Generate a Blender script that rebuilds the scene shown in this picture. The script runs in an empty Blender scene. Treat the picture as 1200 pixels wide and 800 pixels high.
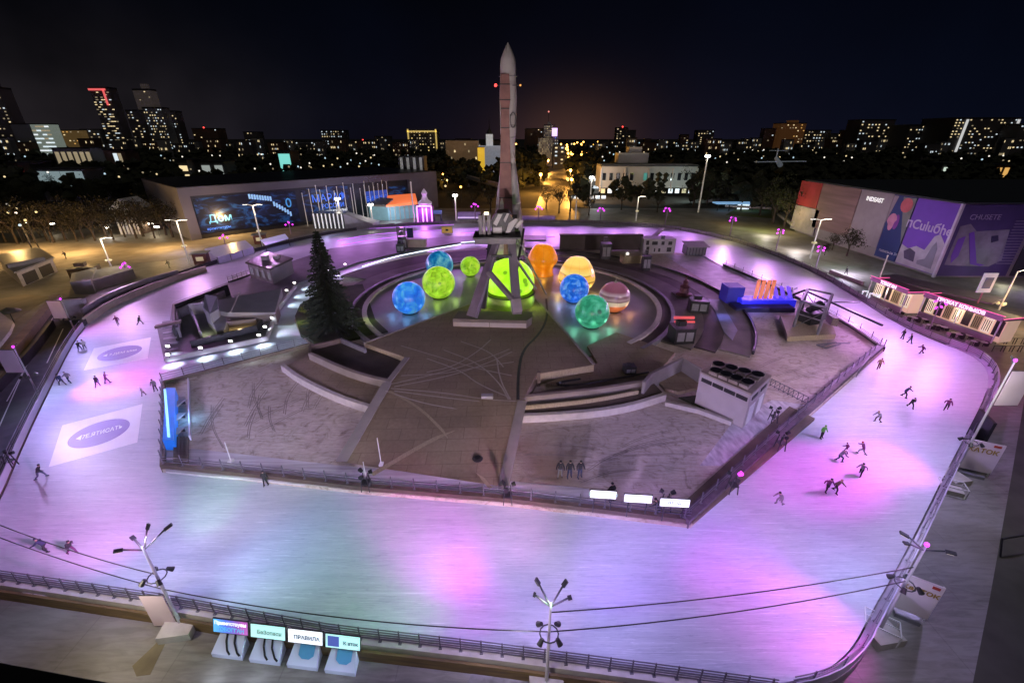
import bpy, math, random
from mathutils import Vector, Matrix
R = math.radians
rnd = random.Random(7)
sc = bpy.context.scene
COL = sc.collection
# ------------------------------------------------------------------ camera
CAMZ, FPX, PITCH = 28.0, 515.0, R(24.9)
cd = bpy.data.cameras.new('camera'); cam = bpy.data.objects.new('camera', cd); COL.objects.link(cam)
cam.location = (0, 0, CAMZ); cam.rotation_euler = (R(90) - PITCH, 0, 0)
cd.sensor_width = 36; cd.lens = FPX / 1200 * 36; cd.clip_start = .5; cd.clip_end = 9000
sc.camera = cam
# ------------------------------------------------------------------ world: clear night sky with town glow low over the horizon
w = bpy.data.worlds.new('World'); sc.world = w; w.use_nodes = True
nt = w.node_tree; nt.nodes.clear()
out = nt.nodes.new('ShaderNodeOutputWorld'); bg = nt.nodes.new('ShaderNodeBackground')
sky = nt.nodes.new('ShaderNodeTexSky'); sky.sky_type = 'NISHITA'; sky.sun_disc = False
sky.sun_elevation = R(35); sky.sun_rotation = R(160)
tc = nt.nodes.new('ShaderNodeTexCoord'); sep = nt.nodes.new('ShaderNodeSeparateXYZ')
nt.links.new(tc.outputs['Generated'], sep.inputs[0])
def wmath(op, a, b=None, c=None):
    n = nt.nodes.new('ShaderNodeMath'); n.operation = op
    for i, x in enumerate((a, b, c)):
        if x is None: continue
        if isinstance(x, (int, float)): n.inputs[i].default_value = x
        else: nt.links.new(x, n.inputs[i])
    return n.outputs[0]
# glow: falls with elevation, strongest over the avenue (slightly right of +Y)
el = wmath('ABSOLUTE', sep.outputs['Z'])
up = wmath('POWER', wmath('SUBTRACT', 1.0, wmath('MINIMUM', wmath('MULTIPLY', el, 2.6), 1.0)), 3.0)
dx = wmath('SUBTRACT', sep.outputs['X'], 0.12)
cen = wmath('POWER', 2.718, wmath('MULTIPLY', wmath('MULTIPLY', dx, dx), -7.0))
core = wmath('POWER', 2.718, wmath('MULTIPLY', wmath('ADD', wmath('MULTIPLY', dx, dx), wmath('MULTIPLY', wmath('MULTIPLY', el, el), 2.6)), -75.0))
def wrgb(col, fac):
    m = nt.nodes.new('ShaderNodeVectorMath'); m.operation = 'SCALE'; m.inputs[0].default_value = col
    nt.links.new(fac, m.inputs['Scale']); return m.outputs[0]
def wadd(a, b):
    m = nt.nodes.new('ShaderNodeVectorMath'); m.operation = 'ADD'; nt.links.new(a, m.inputs[0]); nt.links.new(b, m.inputs[1]); return m.outputs[0]
hz = wrgb((.0075, .0042, .0062), wmath('MULTIPLY', up, cen))
hc = wrgb((.042, .018, .008), core)
noi = nt.nodes.new('ShaderNodeTexNoise'); noi.inputs['Scale'].default_value = 3.2; noi.inputs['Detail'].default_value = 4
nt.links.new(tc.outputs['Generated'], noi.inputs['Vector'])
uneven = wmath('ADD', wmath('MULTIPLY', noi.outputs[0], 1.1), wmath('MULTIPLY', sep.outputs['X'], .35))
base = wrgb((.0011, .0021, .0068), wmath('MULTIPLY', uneven, wmath('ADD', .75, wmath('MULTIPLY', up, 1.1))))
# thin smoke-like cloud low in the left of the sky
dl = wmath('ADD', sep.outputs['X'], 0.66)
cl = wmath('POWER', 2.718, wmath('MULTIPLY', wmath('ADD', wmath('MULTIPLY', wmath('MULTIPLY', dl, dl), 26.0), wmath('MULTIPLY', wmath('MULTIPLY', el, el), 60.0)), -1.0))
cl = wmath('MULTIPLY', cl, wmath('MAXIMUM', wmath('SUBTRACT', wmath('MULTIPLY', noi.outputs[0], 3.0), .9), 0.0))
hcld = wrgb((.022, .017, .017), cl)
sks = nt.nodes.new('ShaderNodeVectorMath'); sks.operation = 'SCALE'; sks.inputs['Scale'].default_value = 0.00008
nt.links.new(sky.outputs[0], sks.inputs[0])
nt.links.new(wadd(wadd(wadd(base, hz), wadd(hc, hcld)), sks.outputs[0]), bg.inputs['Color'])
bg.inputs['Strength'].default_value = 1.0
nt.links.new(bg.outputs[0], out.inputs[0])
# one dim, very soft lamp for the light the town throws back from the clouds
sd = bpy.data.lights.new('sky_glow', 'SUN'); so = bpy.data.objects.new('sky_glow', sd); COL.objects.link(so)
sd.energy = 0.16; sd.angle = R(60); sd.color = (1.0, .9, .82); so.rotation_euler = (R(28), 0, R(25))
vs = sc.view_settings; vs.view_transform = 'Standard'; vs.look = 'None'; vs.exposure = 0; vs.gamma = 1; vs.use_curve_mapping = False
ICE_WASH = 1.0
# ------------------------------------------------------------------ picking places: rays of the surveying camera onto a level
def G(px, py, z=0.0):
    a = PITCH + math.atan((py - 400) / FPX)
    d = (CAMZ - z) / math.tan(a)
    zc = d * math.cos(PITCH) + (CAMZ - z) * math.sin(PITCH)
    return Vector(((px - 600) / FPX * zc, d, z))
def HT(py, Y):                       # height of what shows at row py and stands at distance Y
    return CAMZ - Y * math.tan(PITCH + math.atan((py - 400) / FPX))
def P(px, py, Y):
    z = HT(py, Y); zc = Y * math.cos(PITCH) + (CAMZ - z) * math.sin(PITCH)
    return Vector(((px - 600) / FPX * zc, Y, z))
def GX(px, Y, z=-1.0):               # x at distance Y
    zc = Y * math.cos(PITCH) + (CAMZ - z) * math.sin(PITCH); return (px - 600) / FPX * zc
# ------------------------------------------------------------------ materials
MATS = {}
def mat(name, col=(.5, .5, .5), rough=.7, metal=0, var=.25, scale=.6, bump=0, emit=None, strength=0, col2=None, stretch=None, detail=5, sample=False):
    if name in MATS: return MATS[name]
    m = bpy.data.materials.new(name); m.use_nodes = True; t = m.node_tree; b = t.nodes['Principled BSDF']
    b.inputs['Roughness'].default_value = rough; b.inputs['Metallic'].default_value = metal
    c = t.nodes.new('ShaderNodeTexCoord'); mp = t.nodes.new('ShaderNodeMapping'); n = t.nodes.new('ShaderNodeTexNoise')
    g = t.nodes.new('ShaderNodeNewGeometry')
    t.links.new(g.outputs['Position'], mp.inputs[0])
    if stretch: mp.inputs['Scale'].default_value = stretch
    t.links.new(mp.outputs[0], n.inputs['Vector']); n.inputs['Scale'].default_value = scale; n.inputs['Detail'].default_value = detail
    r = t.nodes.new('ShaderNodeValToRGB'); r.color_ramp.elements[0].position = .32; r.color_ramp.elements[1].position = .68
    c2 = col2 or tuple(x * (1 - var) for x in col)
    r.color_ramp.elements[0].color = (*c2, 1); r.color_ramp.elements[1].color = (*col, 1)
    t.links.new(n.outputs[0], r.inputs[0]); t.links.new(r.outputs[0], b.inputs['Base Color'])
    if bump:
        bp = t.nodes.new('ShaderNodeBump'); bp.inputs['Strength'].default_value = bump; bp.inputs['Distance'].default_value = .05
        t.links.new(n.outputs[0], bp.inputs['Height']); t.links.new(bp.outputs[0], b.inputs['Normal'])
    if emit:
        b.inputs['Emission Color'].default_value = (*emit, 1); b.inputs['Emission Strength'].default_value = strength
        if not sample: m.cycles.emission_sampling = 'NONE'
    MATS[name] = m; return m
def ramp_mat(name, build, rough=.5):
    m = bpy.data.materials.new(name); m.use_nodes = True; t = m.node_tree; b = t.nodes['Principled BSDF']; b.inputs['Roughness'].default_value = rough
    build(t, b); MATS[name] = m; return m
def node(t, kind, **kw):
    n = t.nodes.new(kind)
    for k, v in kw.items():
        if k in n.inputs: n.inputs[k].default_value = v
        else: setattr(n, k, v)
    return n
def ramp(t, src, stops):
    r = t.nodes.new('ShaderNodeValToRGB'); e = r.color_ramp.elements
    while len(e) < len(stops): e.new(.5)
    for i, (p, c) in enumerate(stops): e[i].position = p; e[i].color = (*c, 1)
    t.links.new(src, r.inputs[0]); return r.outputs[0]
def mixc(t, f, a, b, mode='MIX'):
    m = t.nodes.new('ShaderNodeMix'); m.data_type = 'RGBA'; m.blend_type = mode
    for s, x in ((0, f), (6, a), (7, b)):
        if isinstance(x, (int, float)): m.inputs[s].default_value = x
        elif isinstance(x, tuple): m.inputs[s].default_value = (*x, 1)
        else: t.links.new(x, m.inputs[s])
    return m.outputs[2]
def pos_noise(t, scale, stretch=(1, 1, 1), rot=0, detail=6, dist=0, rough=.55):
    g = t.nodes.new('ShaderNodeNewGeometry'); mp = t.nodes.new('ShaderNodeMapping'); mp.inputs['Scale'].default_value = stretch; mp.inputs['Rotation'].default_value = (0, 0, rot)
    n = node(t, 'ShaderNodeTexNoise', Scale=scale, Detail=detail, Distortion=dist, Roughness=rough)
    t.links.new(g.outputs['Position'], mp.inputs[0]); t.links.new(mp.outputs[0], n.inputs['Vector']); return n.outputs[0]
def bump(t, b, h, s, d=.05):
    bp = t.nodes.new('ShaderNodeBump'); bp.inputs['Strength'].default_value = s; bp.inputs['Distance'].default_value = d
    t.links.new(h, bp.inputs['Height']); t.links.new(bp.outputs[0], b.inputs['Normal'])
def ice_b(t, b):
    n1 = pos_noise(t, .5, (.35, 3.2, 1), .05, 8, .5)          # long skate-worn streaks
    n2 = pos_noise(t, .07, (1, 1, 1), 0, 4)
    n3 = pos_noise(t, 1.6, (.5, 5, 1), -.25, 7, 1.2, .7)
    c = ramp(t, n1, [(.3, (.42, .45, .52)), (.5, (.50, .53, .59)), (.7, (.56, .58, .63))])
    c = mixc(t, .38, c, ramp(t, n3, [(.36, (.30, .34, .42)), (.46, (.52, .55, .60)), (.62, (.60, .62, .66))]))
    c = mixc(t, .45, c, ramp(t, n2, [(.38, (.70, .76, .84)), (.62, (1, 1, 1))]), 'MULTIPLY')
    for rot_, sc2, thr in ((.35, 1.1, .655), (-.5, 1.4, .665), (1.2, .9, .665), (.05, 1.8, .65)):
        nn_ = pos_noise(t, sc2, (.22, 9, 1), rot_, 4, .6, .5)
        c = mixc(t, ramp(t, nn_, [(thr - .02, (0, 0, 0)), (thr, (.38, .38, .38)), (thr + .03, (.1, .1, .1))]), c, (.88, .9, .95))
        c = mixc(t, ramp(t, nn_, [(1 - thr - .03, (.28, .28, .28)), (1 - thr, (.0, .0, .0)), (1 - thr + .01, (0, 0, 0))]), c, (.22, .25, .32))
    t.links.new(c, b.inputs['Base Color']); b.inputs['Roughness'].default_value = .46; bump(t, b, n3, .35, .02)
ICE = ramp_mat('ice', ice_b, .3)
def snow_b(t, b):
    n1 = pos_noise(t, .55, (1, 1, 1), 0, 9, 2.2, .62)         # scraped, trodden snow
    n2 = pos_noise(t, .045, (1, 1, 1), 0, 3)
    n3 = pos_noise(t, 1.5, (.35, 3.6, 1), .9, 9, 1.4, .72)
    c = ramp(t, n3, [(.38, (.17, .13, .10)), (.47, (.42, .36, .31)), (.6, (.58, .52, .46))])
    c = mixc(t, .55, c, ramp(t, n1, [(.35, (.22, .165, .12)), (.44, (.46, .40, .34)), (.66, (.61, .54, .48))]))
    c = mixc(t, ramp(t, n2, [(.52, (0, 0, 0)), (.62, (.85, .85, .85))]), c, (.23, .17, .115))
    t.links.new(c, b.inputs['Base Color']); b.inputs['Roughness'].default_value = .75; bump(t, b, n3, .8, .12)
SNOW = ramp_mat('trodden_snow', snow_b)
def plaza_b(t, b):
    n1 = pos_noise(t, .12, (1, 1, 1), 0, 7, .6); n2 = pos_noise(t, 3.0, (1, 1, 1), 0, 6)
    # thin pale trails where vehicles turned
    g = t.nodes.new('ShaderNodeNewGeometry')
    wv = node(t, 'ShaderNodeTexWave', Scale=.05, Distortion=9.0, Detail=1.5)
    wv.wave_profile = 'SIN'; t.links.new(g.outputs['Position'], wv.inputs['Vector'])
    c = ramp(t, n1, [(.35, (.22, .17, .105)), (.65, (.34, .275, .18))])
    c = mixc(t, .35, c, ramp(t, n2, [(.3, (.14, .11, .07)), (.7, (.28, .23, .16))]))
    br = node(t, 'ShaderNodeTexBrick', Scale=.28, **{'Mortar Size': .008, 'Brick Width': .9, 'Row Height': .45}); br.inputs['Color1'].default_value = (1, 1, 1, 1); br.inputs['Color2'].default_value = (.88, .87, .86, 1); br.inputs['Mortar'].default_value = (.6, .58, .55, 1); t.links.new(g.outputs['Position'], br.inputs['Vector'])
    c = mixc(t, 1.0, c, br.outputs[0], 'MULTIPLY')
    t.links.new(c, b.inputs['Base Color']); b.inputs['Roughness'].default_value = .8; bump(t, b, n2, .3, .02)
PLAZA = ramp_mat('plaza_deck', plaza_b)
def conc_b(t, b):
    n1 = pos_noise(t, .09, (1, 1, 1), 0, 8, 1.0); n2 = pos_noise(t, 1.2, (.4, 2.5, 1), .35, 8, .8, .65); n3 = pos_noise(t, .03, (1, 1, 1), 0, 3)
    c = ramp(t, n1, [(.36, (.12, .11, .085)), (.5, (.23, .22, .19)), (.66, (.33, .32, .29))])
    c = mixc(t, .4, c, ramp(t, n2, [(.35, (.10, .095, .09)), (.6, (.3, .29, .27))]))
    c = mixc(t, ramp(t, n3, [(.55, (0, 0, 0)), (.66, (.5, .5, .5))]), c, (.13, .11, .07))
    br = node(t, 'ShaderNodeTexBrick', Scale=.16, **{'Mortar Size': .006, 'Brick Width': 1.1, 'Row Height': .8}); br.inputs['Color1'].default_value = (1, 1, 1, 1); br.inputs['Color2'].default_value = (.93, .93, .93, 1); br.inputs['Mortar'].default_value = (.8, .8, .8, 1)
    g = t.nodes.new('ShaderNodeNewGeometry'); t.links.new(g.outputs['Position'], br.inputs['Vector'])
    c = mixc(t, 1.0, c, br.outputs[0], 'MULTIPLY')
    t.links.new(c, b.inputs['Base Color']); b.inputs['Roughness'].default_value = .62; bump(t, b, n2, .3, .02)
CONC = ramp_mat('worn_concrete', conc_b)
ASPH = mat('asphalt', (.06, .06, .062), .8, col2=(.035, .035, .037), scale=.8, bump=.3)
GROUND = mat('dark_soil', (.035, .035, .03), .95, col2=(.02, .02, .018), scale=.05)
SAND = mat('sandy_paving', (.34, .30, .24), .8, col2=(.22, .19, .15), scale=.3)
GRASS = mat('turf', (.05, .07, .025), .95, col2=(.03, .035, .015), scale=.7, bump=.6)
WOODD = mat('weathered_planks', (.17, .13, .10), .7, col2=(.10, .075, .06), scale=1.5, stretch=(.3, 6, 1), bump=.4)
WOODL = mat('raw_timber', (.42, .36, .22), .7, col2=(.28, .24, .15), scale=2.5, stretch=(6, 1, 1))
WOODM = mat('brown_boards', (.12, .09, .07), .6, col2=(.07, .05, .04), scale=1.2, stretch=(1, 1, 6))
WHITEP = mat('white_paint', (.72, .72, .72), .5, var=.12, scale=1.5)
GREYP = mat('pale_grey_panel', (.42, .40, .41), .6, var=.2, scale=.8)
PALEC = mat('pale_concrete', (.52, .49, .45), .75, var=.2, scale=1.5, bump=.2)
MIDG = mat('grey_metal', (.26, .26, .28), .45, .4, var=.25, scale=1.2)
DARK = mat('dark_metal', (.05, .05, .055), .45, .3, var=.3, scale=2)
BLACK = mat('black_plastic', (.02, .02, .022), .4, var=.4, scale=2)
RAILM = mat('rail_steel', (.20, .19, .22), .4, .6, var=.2)
LILAC = mat('frosted_board', (.55, .52, .66), .35, var=.12, scale=.7)
GLASSD = mat('dark_glass', (.02, .022, .03), .12, var=.4, scale=.3)
REDP = mat('red_oxide_paint', (.33, .15, .13), .55, col2=(.22, .10, .09), scale=.8)
HULL = mat('rocket_grey_paint', (.55, .49, .48), .4, var=.16, scale=.5, bump=.05)
TRUNK = mat('bark', (.06, .045, .035), .9, var=.4, scale=4)
LEAF = mat('leaves_dull', (.03, .025, .012), .9, col2=(.012, .011, .006), scale=.9)
LEAFD = mat('leaves_dark', (.035, .042, .018), .9, col2=(.018, .02, .01), scale=.5)
NEEDLE = mat('needles', (.035, .055, .03), .85, col2=(.015, .024, .014), scale=1.6)
def em(name, c, s, sample=False): return mat(name, tuple(min(.8, x) for x in c), .5, emit=c, strength=s, var=.05, sample=sample)
E_WARM = em('warm_window_glow', (1, .78, .42), 1.0); E_COOL = em('cool_window_glow', (.8, .93, 1), .9); E_AMB = em('amber_window_glow', (1, .55, .15), .7)
E_DIMW = em('dim_window_glow', (1, .8, .5), .28); E_WHITE = em('white_lamp_glow', (1, .97, .9), 5); E_SOD = em('sodium_lamp_glow', (1, .48, .08), 9)
E_MAG = em('magenta_lamp_glow', (.85, .06, .95), 1.8); E_PINK = em('pink_strip_glow', (1, .12, .4), .9); E_PURP = em('violet_strip_glow', (.62, .2, 1), 1.1)
E_STRIP = em('cold_strip_glow', (.75, .9, 1), 2.5); E_RED = em('red_beacon_glow', (1, .06, .05), 3); E_GRN = em('green_glow', (.3, 1, .35), 2)
E_BLUE = em('blue_screen_glow', (.06, .2, 1), .55); E_CYAN = em('cyan_screen_glow', (.12, .55, 1), .5); E_LILAC = em('lilac_roof_glow', (.5, .45, 1), .35)
E_SCR = em('white_screen_glow', (.9, .95, 1), .95)
# ------------------------------------------------------------------ mesh builder
def V(p): return Vector((p[0], p[1], p[2] if len(p) > 2 else 0))
OFF = {}
class MB:
    def __init__(s): s.v = []; s.f = []; s.m = []
    def add(s, vs_, fs, m=0):
        k = len(s.v); s.v += [tuple(x) for x in vs_]
        for f in fs: s.f.append([i + k for i in f]); s.m.append(m)
        return s
    def box(s, c, sz, rz=0, m=0, rx=0):
        x, y, z = [a / 2 for a in sz]; M = Matrix.Rotation(rz, 3, 'Z') @ Matrix.Rotation(rx, 3, 'X'); c = V(c)
        vs_ = [c + M @ Vector((i * x, j * y, k * z)) for k in (-1, 1) for j in (-1, 1) for i in (-1, 1)]
        return s.add(vs_, [(0, 2, 3, 1), (4, 5, 7, 6), (0, 1, 5, 4), (2, 6, 7, 3), (0, 4, 6, 2), (1, 3, 7, 5)], m)
    def frame(s, p, q, up=(0, 0, 1)):
        d = (V(q) - V(p)).normalized(); u = Vector(up)
        if abs(d.dot(u)) > .98: u = Vector((0, 1, 0))
        a = d.cross(u).normalized(); return d, a, a.cross(d).normalized()
    def bar(s, p, q, w_, h=None, m=0, w2=None):
        h = h or w_; p, q = V(p), V(q); d, a, u = s.frame(p, q); vs_ = []
        for c, k in ((p, 1), (q, (w2 or w_) / w_)):
            for i, j in ((-1, -1), (1, -1), (1, 1), (-1, 1)): vs_.append(c + a * i * w_ / 2 * k + u * j * h / 2 * k)
        return s.add(vs_, [(3, 2, 1, 0), (4, 5, 6, 7), (0, 1, 5, 4), (1, 2, 6, 5), (2, 3, 7, 6), (3, 0, 4, 7)], m)
    def tube(s, p, q, r1, r2=None, n=8, m=0):
        r2 = r1 if r2 is None else r2; p, q = V(p), V(q); d, a, u = s.frame(p, q); vs_ = []
        for c, r in ((p, r1), (q, r2)):
            for i in range(n): t = 2 * math.pi * i / n; vs_.append(c + (a * math.cos(t) + u * math.sin(t)) * r)
        return s.add(vs_, [(i, (i + 1) % n, n + (i + 1) % n, n + i) for i in range(n)] + [tuple(range(n))[::-1], tuple(range(n, 2 * n))], m)
    def prism(s, poly, z0, z1, m=0, mt=None):
        """poly of points; z0/z1 numbers, or None to take each point's own z as the top"""
        n = len(poly)
        ar = sum(poly[i][0] * poly[(i + 1) % n][1] - poly[(i + 1) % n][0] * poly[i][1] for i in range(n))
        if ar < 0: poly = poly[::-1]
        lo = [(p[0], p[1], z0) for p in poly]; hi = [(p[0], p[1], p[2] if z1 is None else z1) for p in poly]
        k = len(s.v); s.v += lo + hi
        s.f.append([k + n + i for i in range(n)]); s.m.append(m if mt is None else mt)
        s.f.append([k + i for i in range(n)][::-1]); s.m.append(m)
        for i in range(n):
            j = (i + 1) % n; s.f.append([k + i, k + j, k + n + j, k + n + i]); s.m.append(m)
        return s
    def lathe(s, prof, n=24, c=(0, 0, 0), m=0, mf=None):
        c = V(c); k = len(s.v)
        for r, z in prof:
            for i in range(n): t = 2 * math.pi * i / n; s.v.append((c.x + r * math.cos(t), c.y + r * math.sin(t), c.z + z))
        for j in range(len(prof) - 1):
            for i in range(n):
                a = k + j * n + i; b = k + j * n + (i + 1) % n
                s.f.append([a, b, b + n, a + n]); s.m.append(mf(j) if mf else m)
        return s
    def sph(s, c, r, n=12, m=0, sz=1.0):
        s.lathe([(max(.001, r * math.sin(math.pi * i / (n // 2 + 2))), -r * sz * math.cos(math.pi * i / (n // 2 + 2))) for i in range(n // 2 + 3)], n, c, m); return s
    def band(s, pts, z0, z1, wdt, m=0, closed=False):
        """a wall of width wdt following pts"""
        L, Rr = offs(pts, wdt / 2, closed), offs(pts, -wdt / 2, closed); n = len(pts); k = len(s.v)
        for i in range(n):
            za = z0 if z0 is not None else pts[i][2]
            s.v += [(L[i][0], L[i][1], z0), (Rr[i][0], Rr[i][1], z0), (Rr[i][0], Rr[i][1], z1), (L[i][0], L[i][1], z1)]
        rng = range(n if closed else n - 1)
        for i in rng:
            a = k + 4 * i; b = k + 4 * ((i + 1) % n)
            for j in range(4): s.f.append([a + j, a + (j + 1) % 4, b + (j + 1) % 4, b + j]); s.m.append(m)
        if not closed:
            s.f.append([k, k + 3, k + 2, k + 1]); s.m.append(m); e = k + 4 * (n - 1); s.f.append([e, e + 1, e + 2, e + 3]); s.m.append(m)
        return s
    def build(s, name, mats, parent=None, loc=None, smooth=False):
        if not isinstance(mats, (list, tuple)): mats = [mats]
        o_ = OFF[parent.name] if parent else V(loc) if loc is not None else Vector((0, 0, 0))
        me = bpy.data.meshes.new(name); me.from_pydata([(x[0] - o_.x, x[1] - o_.y, x[2] - o_.z) for x in s.v], [], s.f)
        for m in mats: me.materials.append(m)
        for p, k in zip(me.polygons, s.m): p.material_index = k; p.use_smooth = smooth
        me.validate(); me.update()
        ob = bpy.data.objects.new(name, me); COL.objects.link(ob)
        if parent: ob.parent = parent
        else: ob.location = o_
        OFF[ob.name] = o_.copy(); return ob
def offs(pts, d, closed=False):
    n = len(pts); o = []
    for i in range(n):
        if closed: a, b = V(pts[i - 1]), V(pts[(i + 1) % n])
        else: a, b = V(pts[max(0, i - 1)]), V(pts[min(n - 1, i + 1)])
        t = b - a; t.z = 0; t = t.normalized() if t.length > 1e-6 else Vector((1, 0, 0))
        k = 1.0
        if 0 < i < n - 1 or closed:
            t1 = (V(pts[i]) - a); t1.z = 0
            if t1.length > 1e-6: k = 1 / max(.5, abs(t1.normalized().dot(t)))
        o.append((pts[i][0] - t.y * d * k, pts[i][1] + t.x * d * k))
    return o
def tag(o, label=None, cat=None, group=None, kind=None):
    if label: o['label'] = label
    if cat: o['category'] = cat
    if group: o['group'] = group
    if kind: o['kind'] = kind
    return o
def empty(name, loc, label=None, cat=None, group=None):
    o = bpy.data.objects.new(name, None); COL.objects.link(o); o.location = V(loc); o.empty_display_size = .3
    OFF[o.name] = V(loc); return tag(o, label, cat, group)
def kids(o): return [c for c in bpy.data.objects if c.parent == o]
CH = {}
def index_kids(o): CH[o.name] = kids(o); [index_kids(c) for c in CH[o.name]]
def copy_tree(o, loc=None, rz=None, parent=None, scale=None):
    if o.name not in CH: index_kids(o)
    c = o.copy(); COL.objects.link(c)
    if parent: c.parent = parent
    if loc is not None: c.location = V(loc)
    if rz is not None: c.rotation_euler = (0, 0, rz)
    if scale is not None: c.scale = scale if isinstance(scale, tuple) else (scale,) * 3
    OFF[c.name] = V(c.location)
    for ch in CH[o.name]: copy_tree(ch, parent=c)
    return c
ORD = ['first', 'second', 'third', 'fourth', 'fifth', 'sixth', 'seventh', 'eighth', 'ninth', 'tenth', 'eleventh', 'twelfth', 'thirteenth', 'fourteenth', 'fifteenth', 'sixteenth', 'seventeenth', 'eighteenth', 'nineteenth', 'twentieth',
       'twenty-first', 'twenty-second', 'twenty-third', 'twenty-fourth', 'twenty-fifth', 'twenty-sixth', 'twenty-seventh', 'twenty-eighth', 'twenty-ninth', 'thirtieth']
TENS = ['thirty', 'forty', 'fifty', 'sixty', 'seventy']
for _t in TENS:
    if _t != 'thirty': ORD.append(_t[:-1] + 'ieth')
    ORD += [_t + '-' + u for u in ORD[:9]]
def struct(name, mb, m): return tag(mb.build(name, m), kind='structure')
def resample(pts, step):
    out_ = [V(pts[0])]; acc = 0
    for a, b in zip(pts, pts[1:]):
        a, b = V(a), V(b); L = (b - a).length; t = step - acc
        while t < L: out_.append(a.lerp(b, t / L)); t += step
        acc = L - (t - step)
    return out_
def smooth(pts, it=2):
    for _ in range(it):
        q = [pts[0]]
        for a, b in zip(pts, pts[1:]): q += [V(a).lerp(V(b), .25), V(a).lerp(V(b), .75)]
        pts = q + [pts[-1]]
    return [V(p) for p in pts]
def text(name, s, size, m, parent, origin, xd, yd, ext=.02, bold=0.0, fit=None):
    cu = bpy.data.curves.new('lettering', 'FONT'); cu.body = s; cu.size = size; cu.extrude = ext; cu.align_x = 'CENTER'; cu.align_y = 'CENTER'; cu.offset = bold
    cu.resolution_u = 3
    to = bpy.data.objects.new('tmp_text', cu); COL.objects.link(to); bpy.context.view_layer.update()
    me = bpy.data.meshes.new_from_object(to.evaluated_get(bpy.context.evaluated_depsgraph_get()))
    bpy.data.objects.remove(to)
    if fit:
        xs = [v.co.x for v in me.vertices]; ys_ = [v.co.y for v in me.vertices]; me.transform(Matrix.Diagonal((fit[0] / (max(xs) - min(xs)), fit[1] / (max(ys_) - min(ys_)), 1, 1)))
    xd = V(xd).normalized(); yd = V(yd)
    if not fit: yd = yd - xd * xd.dot(yd)
    yd.normalize(); zd = xd.cross(yd).normalized()
    M = Matrix.Translation(V(origin) - OFF[parent.name]) @ Matrix((xd, yd, zd)).transposed().to_4x4()
    me.transform(M); me.materials.clear(); me.materials.append(m)
    o = bpy.data.objects.new(name, me); COL.objects.link(o); o.parent = parent; OFF[o.name] = OFF[parent.name].copy(); return o
def light(kind, loc, energy, color, target=None, angle=60, blend=.8, radius=.3):
    l = bpy.data.lights.new('lamp_light', kind); l.energy = energy; l.color = color; l.shadow_soft_size = radius
    o = bpy.data.objects.new('lamp_light', l); COL.objects.link(o); o.location = V(loc)
    if kind == 'SPOT':
        l.spot_size = R(angle); l.spot_blend = blend
        d = V(target) - V(loc); o.rotation_euler = d.to_track_quat('-Z', 'Y').to_euler()
    return o
def wash(loc, energy, color, target, angle=120, blend=1, radius=.5):
    o = light('SPOT', loc, energy, color, target, angle, blend, radius); l = o.data; l.use_nodes = True; t = l.node_tree; e = t.nodes['Emission']
    f = t.nodes.new('ShaderNodeLightFalloff'); f.inputs['Strength'].default_value = 1.0; f.inputs['Smooth'].default_value = 0
    t.links.new(f.outputs['Linear'], e.inputs['Strength']); return o
# ================================================================== SETTING
GZ = -1.0
struct('ground', MB().add([(-6000, -400, -1.12), (6000, -400, -1.12), (6000, 8000, -1.12), (-6000, 8000, -1.12)], [(0, 1, 2, 3)]), GROUND)
struct('pavement', MB().add([(-150, -30, GZ), (170, -30, GZ), (170, 205, GZ), (-150, 205, GZ)], [(0, 1, 2, 3)]), CONC)
# outer edge of the ice (clockwise from the lower left)
OUT_PX = [(-52, 706), (-40, 665), (0, 588), (32, 512), (62, 450), (82, 410), (96, 388), (113, 371), (140, 353), (180, 335), (230, 317), (270, 304), (330, 287), (400, 272), (470, 265), (540, 262), (620, 261),
          (700, 262), (780, 267), (850, 280), (900, 296), (960, 322), (1007, 351), (1050, 379), (1100, 401), (1135, 414), (1153, 427), (1159, 441), (1156, 460), (1138, 497), (1103, 563), (1082, 605), (1060, 648), (1040, 684),
          (1017, 724), (1000, 757), (975, 781), (945, 794), (920, 799), (900, 801)]
BOT_PX = [(905, 800), (860, 794), (700, 773), (560, 755), (400, 737), (200, 701), (0, 672), (-40, 668)]
OUTER = smooth([G(*p) for p in OUT_PX[1:-1]], 1)
BOTTOM = [G(*p) for p in BOT_PX]
ice_poly = OUTER + BOTTOM[:-1]
struct('ice_rink', MB().prism([tuple(p) for p in ice_poly], -.5, 0.0), ICE)
# road on the left between the rink and the planters
struct('service_road', MB().prism([G(-60, 560, GZ), G(-10, 470, GZ), G(30, 400, GZ), G(66, 350, GZ), G(100, 348, GZ), G(96, 372, GZ), G(60, 440, GZ), G(-20, 610, GZ)], GZ - .05, GZ + .01), ASPH)
lm = MB()
for a, b in (((62, 372), (8, 470)), ((74, 385), (55, 425)), ((30, 430), (-10, 520))):
    lm.bar(G(*a, GZ + .014), G(*b, GZ + .014), .12, .006)
struct('road_marking', lm, WHITEP)
struct('promenade', MB().prism([G(-300, 330, GZ), G(-40, 316, GZ), G(100, 313, GZ), G(200, 305, GZ), G(330, 280, GZ), G(420, 262, GZ), G(400, 253, GZ), G(230, 281, GZ), G(180, 285, GZ), G(-300, 285, GZ)], GZ - .05, GZ + .02), SAND)
struct('side_apron', MB().prism([G(1130, 378, GZ), G(1290, 400, GZ), G(1270, 372, GZ), G(1120, 352, GZ)], GZ - .05, GZ + .02), SAND)
struct('dark_verge', MB().prism([G(1200, 470, GZ), G(1400, 470, GZ), G(1400, 900, GZ), G(1120, 900, GZ), G(1160, 700, GZ), G(1185, 560, GZ)], GZ - .05, GZ + .012), mat('muddy_verge', (.075, .078, .055), .9, col2=(.05, .05, .035), scale=.4, bump=.5))
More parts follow.
